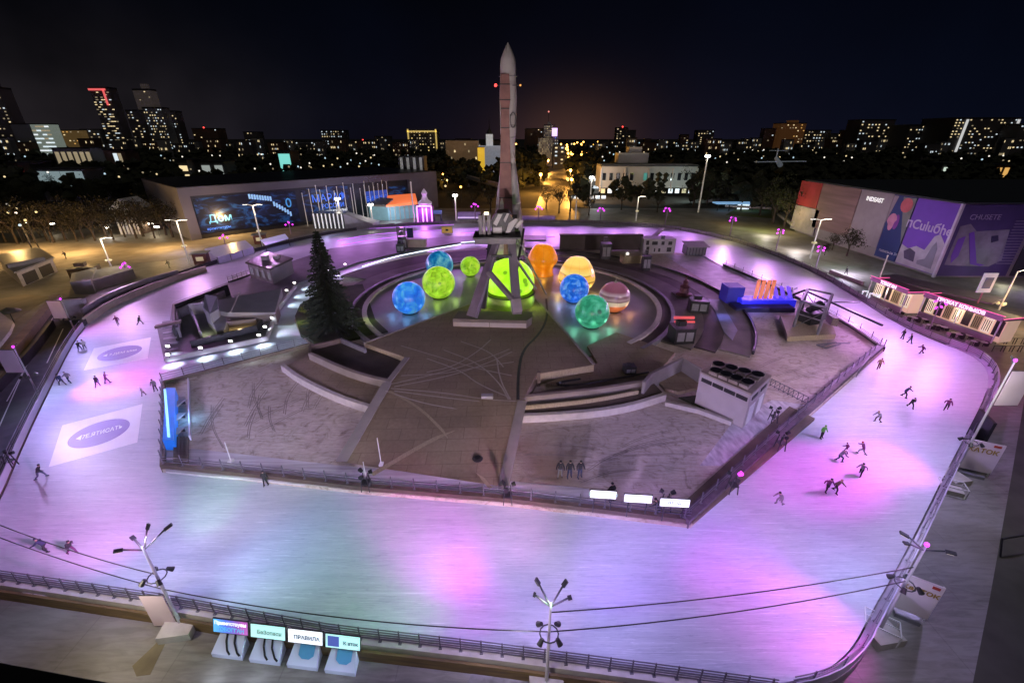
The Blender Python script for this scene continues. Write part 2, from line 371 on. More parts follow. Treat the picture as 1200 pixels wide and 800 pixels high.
struct('far_lawn', MB().prism([G(905, 256, GZ), G(925, 243, GZ), G(865, 243, GZ), G(850, 252, GZ)], GZ - .05, GZ + .02), mat('lit_lawn', (.12, .14, .03), .9, var=.3))
# plank deck round the bottom and the right (walkway between fence and fascia)
def deck_band(pts, wid, z0, z1):
    mb = MB(); mb.band(pts, z0, z1, wid); return mb
# ------------------------------------------------------------------ island
ISL_PX = [(190, 450), (190, 550), (300, 561), (420, 575), (600, 590), (720, 604), (810, 615), (925, 508), (1037, 408), (1000, 383), (960, 360), (900, 332), (850, 311), (815, 300), (770, 292), (700, 289), (640, 289), (560, 290), (500, 296), (450, 306), (415, 320),
          (380, 338), (355, 356), (345, 375), (352, 392), (366, 404), (280, 427)]
IZ = .35
ISL = [G(*p, IZ) for p in ISL_PX]
struct('island_ground', MB().prism(ISL, -.02, IZ), SNOW)
CC = Vector((0, 78.0, 0))
def ring(r0, r1, a0, a1, z, n=64, zb=None):
    p = [(CC.x + r1 * math.cos(R(a0 + (a1 - a0) * i / n)), CC.y + r1 * math.sin(R(a0 + (a1 - a0) * i / n))) for i in range(n + 1)]
    q = [(CC.x + r0 * math.cos(R(a0 + (a1 - a0) * i / n)), CC.y + r0 * math.sin(R(a0 + (a1 - a0) * i / n))) for i in range(n + 1)]
    mb = MB(); k = 0; zb = z - .3 if zb is None else zb
    for i in range(n + 1): mb.v += [(*p[i], zb), (*p[i], z), (*q[i], z), (*q[i], zb)]
    for i in range(n):
        a = 4 * i; b = a + 4
        for j in range(4): mb.f.append([a + j, a + (j + 1) % 4, b + (j + 1) % 4, b + j]); mb.m.append(0)
    mb.f += [[0, 3, 2, 1], [4 * n, 4 * n + 1, 4 * n + 2, 4 * n + 3]]; mb.m += [0, 0]
    return mb
TERR = mat('terrace_paving', (.17, .15, .13), .75, col2=(.11, .095, .085), scale=.35)
TERD = mat('dark_terrace_paving', (.085, .065, .058), .75, col2=(.05, .04, .036), scale=.35)
struct('stage_floor', MB().prism([(CC.x + 26 * math.cos(R(a)), CC.y + 26 * math.sin(R(a))) for a in range(0, 360, 4)], IZ - .1, .62), mat('stage_paint', (.25, .25, .25), .45, var=.25, scale=.2))
struct('stage_kerb', ring(26.02, 26.8, -50, 230, 1.0, zb=.2), PALEC)
struct('stage_walk', ring(26.82, 28.3, -50, 230, .72, zb=.2), TERD)
struct('stage_step', ring(28.32, 28.9, -50, 230, .95, zb=.2), MIDG)
struct('ring_terrace', ring(28.92, 33.4, -40, 215, .68, 80, zb=.2), TERR)
struct('ring_planter', ring(33.42, 36.4, -38, 62, .60, zb=.2), TERD)
struct('outer_terrace', ring(36.42, 40.6, -36, 100, .64, 80, zb=.2), TERR)
struct('outer_terrace_back', ring(33.42, 40.2, 100, 158, .66, 50, zb=.2), TERD)
struct('ring_curb', ring(40.62, 40.95, -34, 100, .9, 80, zb=.2), DARK)
struct('stage_apron', MB().prism([G(700, 428, .5), G(688, 408, .5), G(722, 392, .5), G(745, 400, .5), G(790, 416, .5), G(770, 440, .5), G(700, 448, .5), G(640, 452, .5)], .1, .90), PLAZA)
# lawn round the spruce
lawn = [G(346, 372, .5), G(352, 358, .5), G(372, 346, .5), G(395, 338, .5), G(425, 334, .5), G(432, 352, .5), G(440, 376, .5), G(455, 390, .5), G(405, 400, .5), G(368, 402, .5), G(352, 392, .5)]
struct('tree_lawn', MB().prism(lawn, .1, .78), GRASS)
# raised timber deck and the ramp down to the front
DZ = 1.9
dk = MB()
A, B_, C_, D_, E_, F_, G_, H_, I_, J_ = [G(*p) for p in ((562, 352, DZ), (427, 402, DZ), (477, 419, DZ), (454, 449, DZ), (400, 541, IZ + .02), (590, 570, IZ + .02), (612, 470, DZ), (629, 438, DZ), (696, 427, DZ), (628, 350, DZ))]
dk.prism([A, B_, C_, D_, G_, H_, I_, J_], .2, DZ)
k0 = [D_, E_, F_, G_]
dk.add([D_, E_, F_, G_, (D_.x, D_.y, .2), (E_.x, E_.y, .2), (F_.x, F_.y, .2), (G_.x, G_.y, .2)], [(0, 1, 2, 3), (0, 4, 5, 1), (3, 2, 6, 7), (1, 5, 6, 2)])
struct('plaza_deck', dk, PLAZA)
df = MB()
def planks(mb, a, b, z0, z1, n):
    a, b = V(a), V(b)
    nrm = Vector(((b - a).y, -(b - a).x, 0)).normalized()
    if nrm.y > 0: nrm = -nrm
    for i in range(n):
        p = a.lerp(b, (i + .06) / n); q = a.lerp(b, (i + .94) / n); c = (p + q) / 2 + nrm * .04
        mb.box((c.x, c.y, (z0 + z1) / 2), ((q - p).length, .06, z1 - z0), math.atan2((q - p).y, (q - p).x))
planks(df, B_, C_, .62, DZ - .06, 26); planks(df, H_, I_, .92, DZ - .06, 34)
tag(df.build('deck_skirting', WOODL), kind='structure')
# pale strips along the ramp edges
rs = MB()
for a, b, wd in ((D_, E_, 1.1), (G_, F_, 1.0)):
    rs.bar(a + Vector((0, 0, .03)), b + Vector((0, 0, .03)), wd, .1)
rs.bar(B_ + Vector((0, 0, .03)), A + Vector((0, 0, .03)), .35, .1); rs.bar(I_ + Vector((0, 0, .03)), J_ + Vector((0, 0, .03)), .35, .1)
rs.bar(C_ + Vector((0, 0, .03)), D_ + Vector((0, 0, .03)), .7, .1)
struct('ramp_border', rs, mat('border_stone', (.33, .30, .28), .7, var=.2))
# tyre tracks and timber strip laid in the ramp
def on_ramp(px, py):
    best = G(px, py, DZ)
    if best.y >= min(D_.y, G_.y) - .2: return best + Vector((0, 0, .012))
    for i in range(30):
        z = IZ + (DZ - IZ) * i / 29; p = G(px, py, z)
        t_ = (p.y - E_.y) / (D_.y - E_.y) * .5 + (p.y - F_.y) / (G_.y - F_.y) * .5
        zz = IZ + (DZ - IZ) * min(1, max(0, t_))
        if zz <= z + .03: return Vector((p.x, p.y, zz + .02))
    return best
tr = MB()
def track(mb, pts, wd):
    q = smooth([on_ramp(*p) for p in pts], 2)
    k = len(mb.v); L, Rt = offs(q, wd / 2), offs(q, -wd / 2)
    for i in range(len(q)): mb.v += [(L[i][0], L[i][1], q[i].z), (Rt[i][0], Rt[i][1], q[i].z)]
    for i in range(len(q) - 1): mb.f.append([k + 2 * i, k + 2 * i + 1, k + 2 * i + 3, k + 2 * i + 2]); mb.m.append(0)
for pts in ([(458, 450), (520, 436), (570, 420), (597, 409)], [(462, 453), (530, 440), (575, 424), (600, 412)], [(458, 455), (520, 460), (570, 468), (606, 470)], [(462, 458), (530, 467), (590, 473)],
            [(500, 420), (540, 434), (560, 450), (598, 466)], [(520, 410), (560, 425), (585, 448), (596, 468)], [(470, 405), (520, 420), (560, 432), (600, 440)], [(452, 458), (500, 474), (560, 482), (600, 478)],
            [(575, 398), (560, 412), (530, 430), (500, 436)], [(470, 440), (520, 438), (560, 430), (602, 424)], [(540, 400), (575, 412), (590, 430)], [(582, 420), (586, 445), (598, 468)]):
    track(tr, pts, .17)
struct('tyre_tracks', tr, mat('track_dust', (.50, .45, .37), .9, var=.2))
t2 = MB(); track(t2, [(456, 458), (490, 476), (520, 505), (545, 535), (575, 572)], .32); track(t2, [(436, 556), (500, 518), (560, 490), (600, 473)], .55)
struct('laid_timber_path', t2, WOODL)
t3 = MB(); track(t3, [(640, 350), (642, 372), (632, 392), (612, 410), (607, 440), (607, 468)], .35)
struct('cable_trench', t3, DARK)
sn = MB(); rk2 = random.Random(9)
def snow_track(a, b, bend, wd_):
    p, q = G(*a, IZ), G(*b, IZ); m_ = (p + q) / 2 + Vector((-(q - p).y, (q - p).x, 0)) * bend; pts = smooth([p, m_, q], 3); k = len(sn.v); L, Rt = offs(pts, wd_ / 2), offs(pts, -wd_ / 2)
    for i in range(len(pts)): sn.v += [(L[i][0], L[i][1], IZ + .016), (Rt[i][0], Rt[i][1], IZ + .016)]
    for i in range(len(pts) - 1): sn.f.append([k + 2 * i, k + 2 * i + 1, k + 2 * i + 3, k + 2 * i + 2]); sn.m.append(0)
for i in range(34):
    x, y = (rk2.uniform(240, 380), rk2.uniform(455, 512)) if i < 15 else (rk2.uniform(640, 790), rk2.uniform(500, 560)) if i < 27 else (rk2.uniform(880, 965), rk2.uniform(415, 455))
    a_ = rk2.gauss(.35 if i >= 15 else 1.3, .25); l_ = rk2.uniform(40, 80) * (.6 if i >= 27 else 1); a1 = (x - l_ * .6 * math.cos(a_), y + l_ * .35 * math.sin(a_)); b1 = (x + l_ * .6 * math.cos(a_), y - l_ * .35 * math.sin(a_)); bd = rk2.uniform(.02, .09)
    for o_ in ((0, 0), (2.2, 1.2)): snow_track((a1[0] + o_[0], a1[1] + o_[1]), (b1[0] + o_[0], b1[1] + o_[1]), bd, rk2.uniform(.05, .09))
struct('snow_tracks', sn, mat('track_mud', (.31, .265, .23), .9, var=.35, scale=3))
# left terraces: curved walls and sunk floors
def wall_thing(name, pxs, z0, z1, wd, m, label, cat='wall', it=1):
    pts = smooth([G(x, y, z1) for x, y in pxs], it); mb = MB(); mb.band(pts, z0, z1, wd)
    c = pts[len(pts) // 2]; return tag(mb.build(name, m, loc=(c.x, c.y, z0)), label, cat)
struct('lower_terrace', MB().prism([G(331, 428, 1.2), G(350, 442, 1.2), G(380, 457, 1.2), G(410, 469, 1.2), G(438, 477, 1.2), G(454, 452, 1.2), G(410, 440, 1.2), G(364, 416, 1.2)], .2, 1.05), PLAZA)
struct('upper_terrace', MB().prism([G(364, 416, 1.5), G(400, 433, 1.5), G(440, 446, 1.5), G(457, 448, 1.5), G(476, 424, 1.5), G(428, 404, 1.5), G(404, 396, 1.5), G(368, 403, 1.5)], .2, 1.3), TERD)
wall_thing('terrace_wall', [(331, 427), (350, 441), (380, 456), (410, 468), (437, 476)], .2, 1.25, .5, PALEC, 'pale curved retaining wall at the front of the left terraces')
wall_thing('terrace_wall', [(363, 413), (400, 430), (430, 440), (458, 446)], .2, 2.0, .5, mat('brown_concrete', (.27, .24, .2), .8, var=.2), 'brown curved wall between the two left terraces')
wall_thing('terrace_wall', [(363, 413), (363, 405), (399, 396)], .6, 2.0, .3, WOODM, 'straight brown panel wall behind the left terraces beside the lawn', it=0)
wall_thing('terrace_wall', [(399, 396), (428, 408)], .6, 2.0, .3, MIDG, 'short grey slatted wall between left terrace and timber deck', it=0)
wall_thing('terrace_wall', [(608, 486), (650, 484), (700, 480), (740, 473), (779, 461)], .2, 1.2, .55, PALEC, 'pale curved retaining wall in front of the right terraces')
struct('right_terrace', MB().prism([G(610, 482, 1), G(650, 480, 1), G(700, 476, 1), G(740, 469, 1), G(776, 459, 1), G(757, 440, 1), G(690, 448, 1), G(612, 462, 1)], .2, 1.0), mat('terrace_soil', (.13, .10, .08), .9, var=.35))
wall_thing('terrace_wall', [(614, 464), (660, 459), (700, 455), (755, 446)], .2, 1.9, .5, mat('tan_concrete', (.30, .26, .21), .8, var=.2), 'long tan wall behind the right terrace soil strip')
wall_thing('timber_screen', [(615, 475), (660, 471), (700, 466), (748, 457)], .9, 1.5, .2, WOODL, 'low raw timber screen standing in the right terrace soil', 'wall')
wall_thing('terrace_wall', [(755, 447), (763, 437), (800, 419), (822, 432)], .3, 2.6, .35, mat('grey_brown_wall', (.27, .25, .23), .8, var=.2), 'angled grey wall beside the ramp to the fan house', it=0)
struct('service_ramp', MB().prism([G(779, 458, .4), G(770, 448, .4), G(803, 428, .4), G(820, 445, .4), G(818, 456, .4), G(795, 462, .4)], .2, .75), PLAZA)
# brown board walk along the right edge of the island, pale ridged snow front
struct('board_walk', MB().prism([G(797, 592, .5), G(812, 612, .5), G(955, 490, .5), G(925, 476, .5)], .2, .52), mat('muddy_boards', (.15, .115, .075), .8, col2=(.08, .065, .045), scale=.5, bump=.4))
struct('cleared_strip', MB().prism([G(194, 531, .4), G(194, 552, .4), G(420, 573, .4), G(600, 588, .4), G(700, 600, .4), G(690, 572, .4), G(590, 562, .4), G(400, 545, .4), G(225, 525, .4)], .2, .362),
       mat('raked_snow', (.62, .60, .64), .6, col2=(.36, .34, .37), scale=.55, stretch=(.25, 5, 1), bump=.5, detail=7))
struct('cleared_strip_side', MB().prism([G(862, 490, .4), G(905, 468, .4), G(945, 474, .4), G(918, 482, .4), G(846, 545, .4), G(820, 545, .4)], .2, .362),
       mat('raked_snow_side', (.62, .60, .64), .6, col2=(.33, .31, .34), scale=.7, stretch=(3, 1.2, 1), bump=.5, detail=7))
struct('snow_flat', MB().prism([G(775, 297, .4), G(815, 300, .4), G(850, 313, .4), G(900, 336, .4), G(915, 348, .4), G(850, 345, .4), G(790, 306, .4)], .2, .364), mat('packed_snow', (.52, .5, .53), .6, var=.35, scale=.5, bump=.5, detail=8))
bi = MB().prism([G(822, 288, .4), G(850, 296, .4), G(905, 320, .4), G(935, 336, .4), G(925, 342, .4), G(885, 332, .4), G(840, 308, .4), G(818, 296, .4)], .2, .375)
struct('inner_ice_strip', bi, ICE)
# ------------------------------------------------------------------ fences
def post_mesh():
    mb = MB(); mb.box((0, 0, .58), (.07, .07, 1.16)); mb.box((0, 0, .03), (.2, .2, .06)); return mb
post_proto = None
def fence(pts, label, base=(-1.0, 0.12), bw=.7, h=1.1, rails=(.3, .55, .8, 1.08), step=3.0, rm=RAILM, bm=WOODD, kerb=None, panel=None, cat='fence', name='railing'):
    global post_proto
    c = pts[len(pts) // 2]; r = empty(name, (c[0], c[1], base[0]), label, cat)
    mb = MB(); mb.band(pts, base[0], base[1], bw); mb.build('base_board', bm, r)
    if kerb: k = MB(); k.band([(p[0], p[1]) for p in [(*q, 0) for q in offs(pts, kerb[0])]], base[0], base[1] + .06, kerb[1]); k.build('kerb', LILAC if len(kerb) > 2 else PALEC, r)
    for z in rails:
        mb = MB()
        for a, b in zip(pts, pts[1:]): mb.bar((a[0], a[1], base[1] + z), (b[0], b[1], base[1] + z), .05, .05)
        mb.build('rail', rm, r)
    if panel:
        pm, z0, z1, d = panel
        mb = MB(); mb.band([(*q, 0) for q in offs(pts, d)], base[1] + z0, base[1] + z1, .06); mb.build('panel', pm, r)
    q = resample(pts, step)
    if post_proto is None: _o = post_mesh().build('post_mesh', RAILM); post_proto = _o.data; bpy.data.objects.remove(_o)
    for p in q[:95]:
        o = bpy.data.objects.new('post', post_proto); COL.objects.link(o); o.parent = r; o.location = Vector((p.x, p.y, base[1])) - OFF[r.name]
    return r
oi = lambda px: min(range(len(OUTER)), key=lambda i: (OUTER[i] - G(*px)).length)
iA, iB, iC, iD, iE = oi((96, 388)), oi((400, 272)), oi((780, 267)), oi((1100, 401)), oi((1156, 460))
def outset(pts, d): return [Vector((*q, 0)) for q in offs(pts, d)]
LB = LILAC
fence(outset(OUTER[:iA + 1], .45), 'rink barrier along the left straight beside the dark road', (-1, .1), .7, panel=(LB, .0, .8, -.3), step=3.2)
fence(outset(OUTER[iA:iB + 1], .45), 'rink barrier curving past the planters at upper left', (-1, .1), .7, panel=(DARK, .0, .9, -.3), bm=LILAC, step=3.2)
fence(outset(OUTER[iB:iC + 1], .45), 'far rink barrier behind the rocket', (-1, .1), .8, panel=(GREYP, .0, .9, .3), bm=LILAC, step=4)
fence(outset(OUTER[iC:iD + 1], .45), 'rink barrier down the right side to the kiosks', (-1, .1), .8, panel=(GREYP, .0, .7, .3), bm=MIDG, step=3.2)
fence(outset(OUTER[iD:iE + 1], .45), 'curved rink barrier at the right corner beyond the kiosks', (-1, .1), .9, panel=(LB, .0, .8, .3), bm=LILAC, step=2.4)
fence(outset(OUTER[iE:], .35), 'rink barrier along the right straight below the corner', (-1, .1), .5, panel=(LB, .0, .9, .2), bm=MIDG, step=2.4)
bot = [V(p) + Vector((0, -.4, 0)) for p in BOTTOM[::-1]]
bot = resample(bot, 2.0)
fence([p + Vector((0, -.1, 0)) for p in bot], 'long railing above the foreground pavement', (-1, .12), .6, rails=(.2, .42, .64, .86, 1.1), step=1.25, bm=PALEC)
fa = MB(); fa.band([p + Vector((0, -.62, 0)) for p in bot], -1, -.12, .16)
tag(fa.build('plank_fascia', mat('ochre_planks', (.22, .15, .06), .7, col2=(.11, .075, .04), scale=1.0, stretch=(.4, 1, 6)), loc=bot[len(bot) // 2]), 'ochre plank fascia under the foreground railing', 'fascia')
# island fences
isf = lambda a, b: [G(*p, IZ) for p in ISL_PX[a:b]]
fence([p + Vector((0, .35, 0)) for p in isf(1, 7)], 'brown plank fence along the front of the island', (0, .75), .5, rails=(.25, .55, .8), step=2.0, bm=WOODM)
fence([p + Vector((-.5, .3, 0)) for p in isf(6, 9)], 'dark plank fence along the right front of the island', (0, .85), .9, rails=(.3, .6), step=2.4, bm=mat('plum_boards', (.12, .085, .11), .6, var=.4, scale=2))
fence([p + Vector((-.5, -.3, 0)) for p in isf(8, 13)], 'barrier on the far right edge of the island beside the narrow ice', (0, .7), .5, rails=(.3, .5), step=3, bm=DARK, panel=(GREYP, .0, .25, .4))
fence([G(192, 450, IZ), G(192, 549, IZ)], 'short fence at the left end of the island', (0, .8), .4, rails=(.3, .6), step=2, bm=WOODM)
fence([G(192, 450, IZ), G(280, 427, IZ), G(330, 414, IZ), G(364, 405, IZ)], 'fence between island snow and the lit ice channel', (0, .8), .4, rails=(.3, .6, .9), step=2.2, bm=WOODM)
# channel edge strips of light
def led_line(pxs, z, wd, m, label):
    pts = smooth([G(x, y, z) for x, y in pxs], 1); mb = MB(); mb.band(pts, z - .12, z, wd); c = pts[len(pts) // 2]
    return tag(mb.build('light_strip', m, loc=(c.x, c.y, z - .12)), label, 'light strip')
led_line([(425, 312), (460, 301), (500, 293), (540, 286)], .9, .35, E_STRIP, 'white light strip on the kerb behind the spruce')
led_line([(540, 284), (566, 282)], .9, .3, E_STRIP, 'short white light strip left of the launch frame')
for i, (pxs, lb) in enumerate([([(395, 282), (430, 275), (480, 271), (526, 269)], 'longest violet light line across the far ice left of the rocket'), ([(400, 287), (440, 280), (478, 276)], 'violet light line second from the near side of the far ice'),
                    ([(430, 268), (500, 264), (532, 263)], 'violet light line along the far barrier left of the rocket'), ([(540, 273), (580, 272)], 'short violet light line just left of the launch frame'), ([(622, 277), (650, 277)], 'violet light line just right of the rocket')]):
    led_line(pxs, .12, .25, E_PURP, lb)
# glowing violet side boards at the far ice
# ------------------------------------------------------------------ left pavilion island
PAV_PX = [(184, 384), (192, 421), (312, 396), (323, 362), (345, 333), (420, 307), (480, 293), (540, 284), (600, 281), (640, 281), (640, 276), (600, 275), (530, 277), (460, 282), (387, 291), (342, 306), (297, 321), (266, 331), (202, 355), (198, 384)]
struct('pavilion_base', MB().prism([G(*p, .3) for p in PAV_PX], -.02, .3), mat('pavilion_paving', (.16, .16, .18), .6, var=.25, scale=.4))
def thing_box(name, label, cat, loc): return empty(name, loc, label, cat)
pv = thing_box('play_pavilion', 'angular grey shell sculpture on the left pavilion island', 'sculpture', G(265, 375, .3))
GREYS = mat('shell_grey', (.24, .235, .26), .6, var=.15)
mb = MB(); q = [G(252, 352, 3.6), G(330, 338, 3.6), G(322, 366, 2.6), G(266, 366, 3.0), G(245, 362, 3.2)]
mb.prism(q, 2.3, None); mb.build('canopy_plate', GREYS, pv)
mb = MB(); mb.bar(G(280, 343, 3.75), G(270, 366, 3.1), .18, .12); mb.build('canopy_ridge', PALEC, pv)
mb = MB(); mb.prism([G(240, 345, 4.2), G(254, 347, 4.4), G(256, 362, 3.5), G(246, 368, 3.2), G(238, 360, 3.6)], .3, None); mb.build('leaning_slab', GREYS, pv)
mb = MB(); mb.prism([G(246, 368, 2.4), G(262, 366, 2.6), G(266, 376, 1.9), G(262, 388, 1.0), G(254, 389, 1.0), G(247, 378, 1.6)], .3, None); mb.build('star_block', mat('shell_dark', (.16, .155, .17), .6), pv)
mb = MB(); mb.band([G(222, 360, 1.6), G(238, 358, 1.6), G(246, 360, 1.6)], .3, 2.2, .5); mb.band([G(222, 361, 1.6), G(230, 376, 1.6), G(234, 388, 1.6)], .3, 1.6, .3); mb.build('curved_wall', GREYP, pv)
mb = MB(); mb.prism([G(262, 378, 1.4), G(300, 374, 1.4), G(300, 370, 1.4), G(266, 370, 1.4)], .3, 1.5); mb.prism([G(268, 366, 2.4), G(322, 366, 2.4), G(326, 356, 2.4), G(318, 350, 2.4)], .3, 2.3); mb.build('side_block', mat('shell_brown', (.14, .12, .12), .6), pv)
mb = MB(); mb.prism([G(262, 388, .4), G(298, 382, .4), G(300, 376, .4), G(266, 380, .4)], .3, .42); mb.build('amber_light_patch', mat('amber_floor_glow', (.5, .4, .2), .6, emit=(1, .7, .3), strength=.08), pv)  # bright amber patch, its light put into the floor as a glow
light('POINT', G(280, 382, 1.5), 120, (1, .75, .4)); light('POINT', G(238, 386, 1.2), 60, (.9, 1, .5))
for pxs, z1, lb, mm in (([(203, 384), (203, 357), (266, 333)], 2.4, 'tall dark wall on the far side of the pavilion island', DARK), ([(192, 419), (312, 394), (324, 362), (346, 333)], 1.0, 'low lit parapet of the pavilion island beside the ice channel', GREYP),
                    ([(222, 400), (300, 381), (306, 374)], 1.3, 'long low dark bench wall in front of the shell sculpture', DARK), ([(208, 384), (207, 362), (262, 340)], 1.9, 'inner pale edged wall of the pavilion corner', MIDG)):
    wall_thing('pavilion_wall', pxs, .3, z1, .35, mm, lb, it=0)
fence([G(268, 331, .3), G(297, 321, .3)], 'short open railing between pavilion corner and the flat roof booth', (0, .5), .3, rails=(.5, .9), step=1.2, bm=DARK)
# stairs + beam at pavilion's left tip
mb = MB()
for i in range(6): a = G(193, 386 + i * 5.2, .3 + 0); b = G(209, 383 + i * 5.2, .3); mb.bar((a.x, a.y, 1.5 - i * .2), (b.x, b.y, 1.5 - i * .2), .7, .12)
tag(mb.build('stair', MIDG, loc=G(200, 400, .3)), 'grey metal steps at the left tip of the pavilion island', 'stairs')
mb = MB(); mb.bar(G(182, 383, 2.2), G(212, 376, 2.6), .9, .35); mb.bar(G(208, 386, 0), G(208, 377, 2.4), .15); tag(mb.build('canopy_beam', mat('brown_beam', (.2, .15, .14), .6), loc=G(208, 386, .3)), 'brown canopy beam jutting over the ice at the pavilion tip', 'beam')
# flat roof booth
bo = thing_box('ticket_booth', 'grey flat roof booth with roof units beside the violet ice', 'booth', G(320, 330, .3))
q = [G(294, 325, .3), G(321, 333, .3), G(345, 320, .3), G(318, 312, .3)]
mb = MB(); mb.prism(q, .3, 3.4); mb.build('wall', GREYS, bo)
cen_ = sum((V(p) for p in q), Vector()) / 4
mb = MB(); mb.prism([cen_ + (V(p) - cen_) * 1.08 for p in q], 3.4, 3.75); mb.build('roof', DARK, bo)
mb = MB(); mb.box((cen_.x - .8, cen_.y, 4.2), (1.3, .9, .9)); mb.box((cen_.x + 1.2, cen_.y + 1, 4.0), (1, 1, .5)); mb.build('roof_unit', GREYP, bo)
mb = MB(); a, b = V(q[0]), V(q[1]); d_ = (b - a).normalized(); n_ = Vector((d_.y, -d_.x, 0))
for i in range(4): c = a.lerp(b, (i + .5) / 4) + n_ * .03; mb.box((c.x, c.y, 1.9), (1.0, .06, 1.5), math.atan2(d_.y, d_.x))
mb.build('window', mat('booth_window', (.3, .3, .33), .2, emit=(.8, .8, 1), strength=.12), bo)
# floods with pools of white light on the ice channel
FL = [(199, 419), (199, 409), (237, 411), (272, 403), (305, 396), (312, 386), (317, 375), (322, 364), (329, 353), (337, 343), (346, 334), (362, 327), (385, 319), (405, 312)]
proto = None
for i, (x, y) in enumerate(FL):
    p = G(x, y, .95)
    if proto is None:
        proto = empty('flood_lamp', p, '', 'flood lamp')
        m1 = MB(); m1.v = []; m1.tube(p, p + Vector((0, 0, .45)), .05); m1.build('bracket', DARK, proto)
        m1 = MB(); m1.box(p + Vector((0, 0, .6)), (.6, .3, .34)); m1.build('housing', BLACK, proto)
        m1 = MB(); m1.box(p + Vector((0, -.18, .56)), (.5, .06, .28)); m1.build('lens', E_WHITE, proto); o = proto
    else: o = copy_tree(proto, p)
    o['label'] = ORD[i] + ' small white flood lamp counted from the left tip along the pavilion parapet'; o['group'] = 'flood lamps on the pavilion parapet'
    pool = G(x + (4 if i < 5 else 26), y + (9 if i < 5 else 3), 0)
    light('SPOT', p + Vector((.3, -.35, .6)), 620 if i < 5 else 800, (.75, .9, 1), pool, 95, 1, .05)
for x, y in ((330, 412), (350, 400), (300, 415)): light('SPOT', G(x, y, 2.2), 250, (.8, .92, 1), G(x - 8, y - 8), 110, 1, .1)
# ================================================================== ROCKET AND ITS FRAME
RY = 77.0; RX = P(596, 296, RY).x
rk = empty('rocket', (RX, RY, 9.0), 'tall pale grey space rocket with pointed nose standing over the green globe', 'rocket')
def rad(px, py): z = HT(py, RY); zc = RY * math.cos(PITCH) + (CAMZ - z) * math.sin(PITCH); return px / 2 / FPX * zc
zt = HT(52, RY)
mb = MB(); prof = [(.75, 9.6), (1.0, 10.2), (1.15, 16), (1.15, 24), (1.12, 27.8), (1.25, 28.6), (1.28, 31), (1.34, 33.5), (1.22, 35.4), (1.12, 36.2)]
mb.lathe(prof, 28, (RX, RY, 0)); mb.build('core_stage', HULL, rk, smooth=True)
zn = HT(72, RY)
mb = MB(); mb.lathe([(1.3, 33.6), (1.2, 35.2), (1.17, zn - .9), (1.12, zn - .1)] + [(1.1 * (1 - f_ ** 1.35) + .01, zn + (zt - zn + .25) * f_) for f_ in (.12, .25, .4, .55, .7, .82, .92, 1)], 28, (RX, RY, 0)); mb.build('nose_fairing', mat('nose_paint', (.58, .53, .52), .4, var=.12), rk, smooth=True)
for z in (28.0, 31.2, 33.6, 36.3): mb = MB(); mb.lathe([(1.2, z - .03), (1.3 + (.06 if z > 30 else 0), z), (1.2, z + .03)], 28, (RX, RY, 0)); mb.build('joint_ring', MIDG, rk)
for k in range(4):
    a = R(45 + 90 * k); mb = MB(); u = Vector((math.cos(a), math.sin(a), 0)); c0 = Vector((RX, RY, 0))
    for (d0, r0, z0), (d1, r1, z1) in zip([(2.2, 1.35, 9.6), (2.05, 1.3, 11.5), (1.55, .95, 18), (1.1, .45, 24.2)], [(2.05, 1.3, 11.5), (1.55, .95, 18), (1.1, .45, 24.2), (.95, .06, 26.3)]):
        mb.tube(c0 + u * d0 + Vector((0, 0, z0)), c0 + u * d1 + Vector((0, 0, z1)), r0, r1, 20)
    b_ = mb.build('strap_on_booster', HULL, rk, smooth=True)
    mb = MB()
    for j in range(4):
        b2 = R(90 * j + 45); cc = c0 + u * 2.2 + Vector((.6 * math.cos(b2), .6 * math.sin(b2), 0)); mb.tube(cc + Vector((0, 0, 8.7)), cc + Vector((0, 0, 9.65)), .42, .2, 12)
    mb.build('nozzle', DARK, b_)
    mb = MB(); mb.bar(c0 + u * 3.5 + Vector((0, 0, 9.8)), c0 + u * 3.2 + Vector((0, 0, 13)), .1, .9); mb.build('fin', MIDG, b_)
mb = MB(); ap = []
for py, hw in ((88, .62), (100, .72), (118, .80), (128, .62), (150, .66), (190, .85), (230, 1.05), (262, 1.2), (296, 1.35)):
    z = HT(py, RY); back = 1.35 if z > 25 else 1.35 + (25 - z) * .085; ap.append((z, hw, back))
k = 0
for (z, hw, bk) in ap: mb.v += [(RX - .45 - hw, RY - bk - .05, z), (RX - .45 + hw, RY - bk - .05, z), (RX - .45 + hw, RY - bk + .6, z), (RX - .45 - hw, RY - bk + .6, z)]
for i in range(len(ap) - 1):
    for j in range(4): a = 4 * i + j; b = 4 * i + (j + 1) % 4; mb.f.append([a, a + 4, b + 4, b]); mb.m.append(0)
mb.f += [[0, 1, 2, 3]]; mb.m.append(0)
boom = mb.build('erector_boom', REDP, rk)
mb = MB()
for i in range(len(ap) - 1):
    z, hw, bk = ap[i + 1]; mb.bar((RX - .45 - hw - .03, RY - bk - .1, z), (RX - .45 + hw + .03, RY - bk - .1, z), .1, .12)
mb.build('cross_rib', DARK, boom)
mb = MB(); z = HT(101, RY); mb.bar((RX - 1.7, RY - 1, z), (RX + 1.9, RY - 1, z), .1); mb.build('lamp_bracket', DARK, rk)
for s_, mm in ((-1, E_RED), (1, em('amber_dot_glow', (1, .4, .1), 1.2))): mb = MB(); mb.sph((RX + s_ * 1.85, RY - 1.05, z), .22 if s_ < 0 else .14, 10); mb.build('beacon_lamp', mm, rk)
mb = MB()
for k in range(24):
    t0, t1 = 2 * math.pi * k / 24, 2 * math.pi * (k + 1) / 24; cz = HT(141, RY)
    f = lambda t: Vector((RX + .75 + .42 * math.cos(t), RY - 1.28 + .18 * math.cos(t), cz + 1.05 * math.sin(t))); mb.bar(f(t0), f(t1), .1, .08)
mb.build('hatch_rim', DARK, rk)
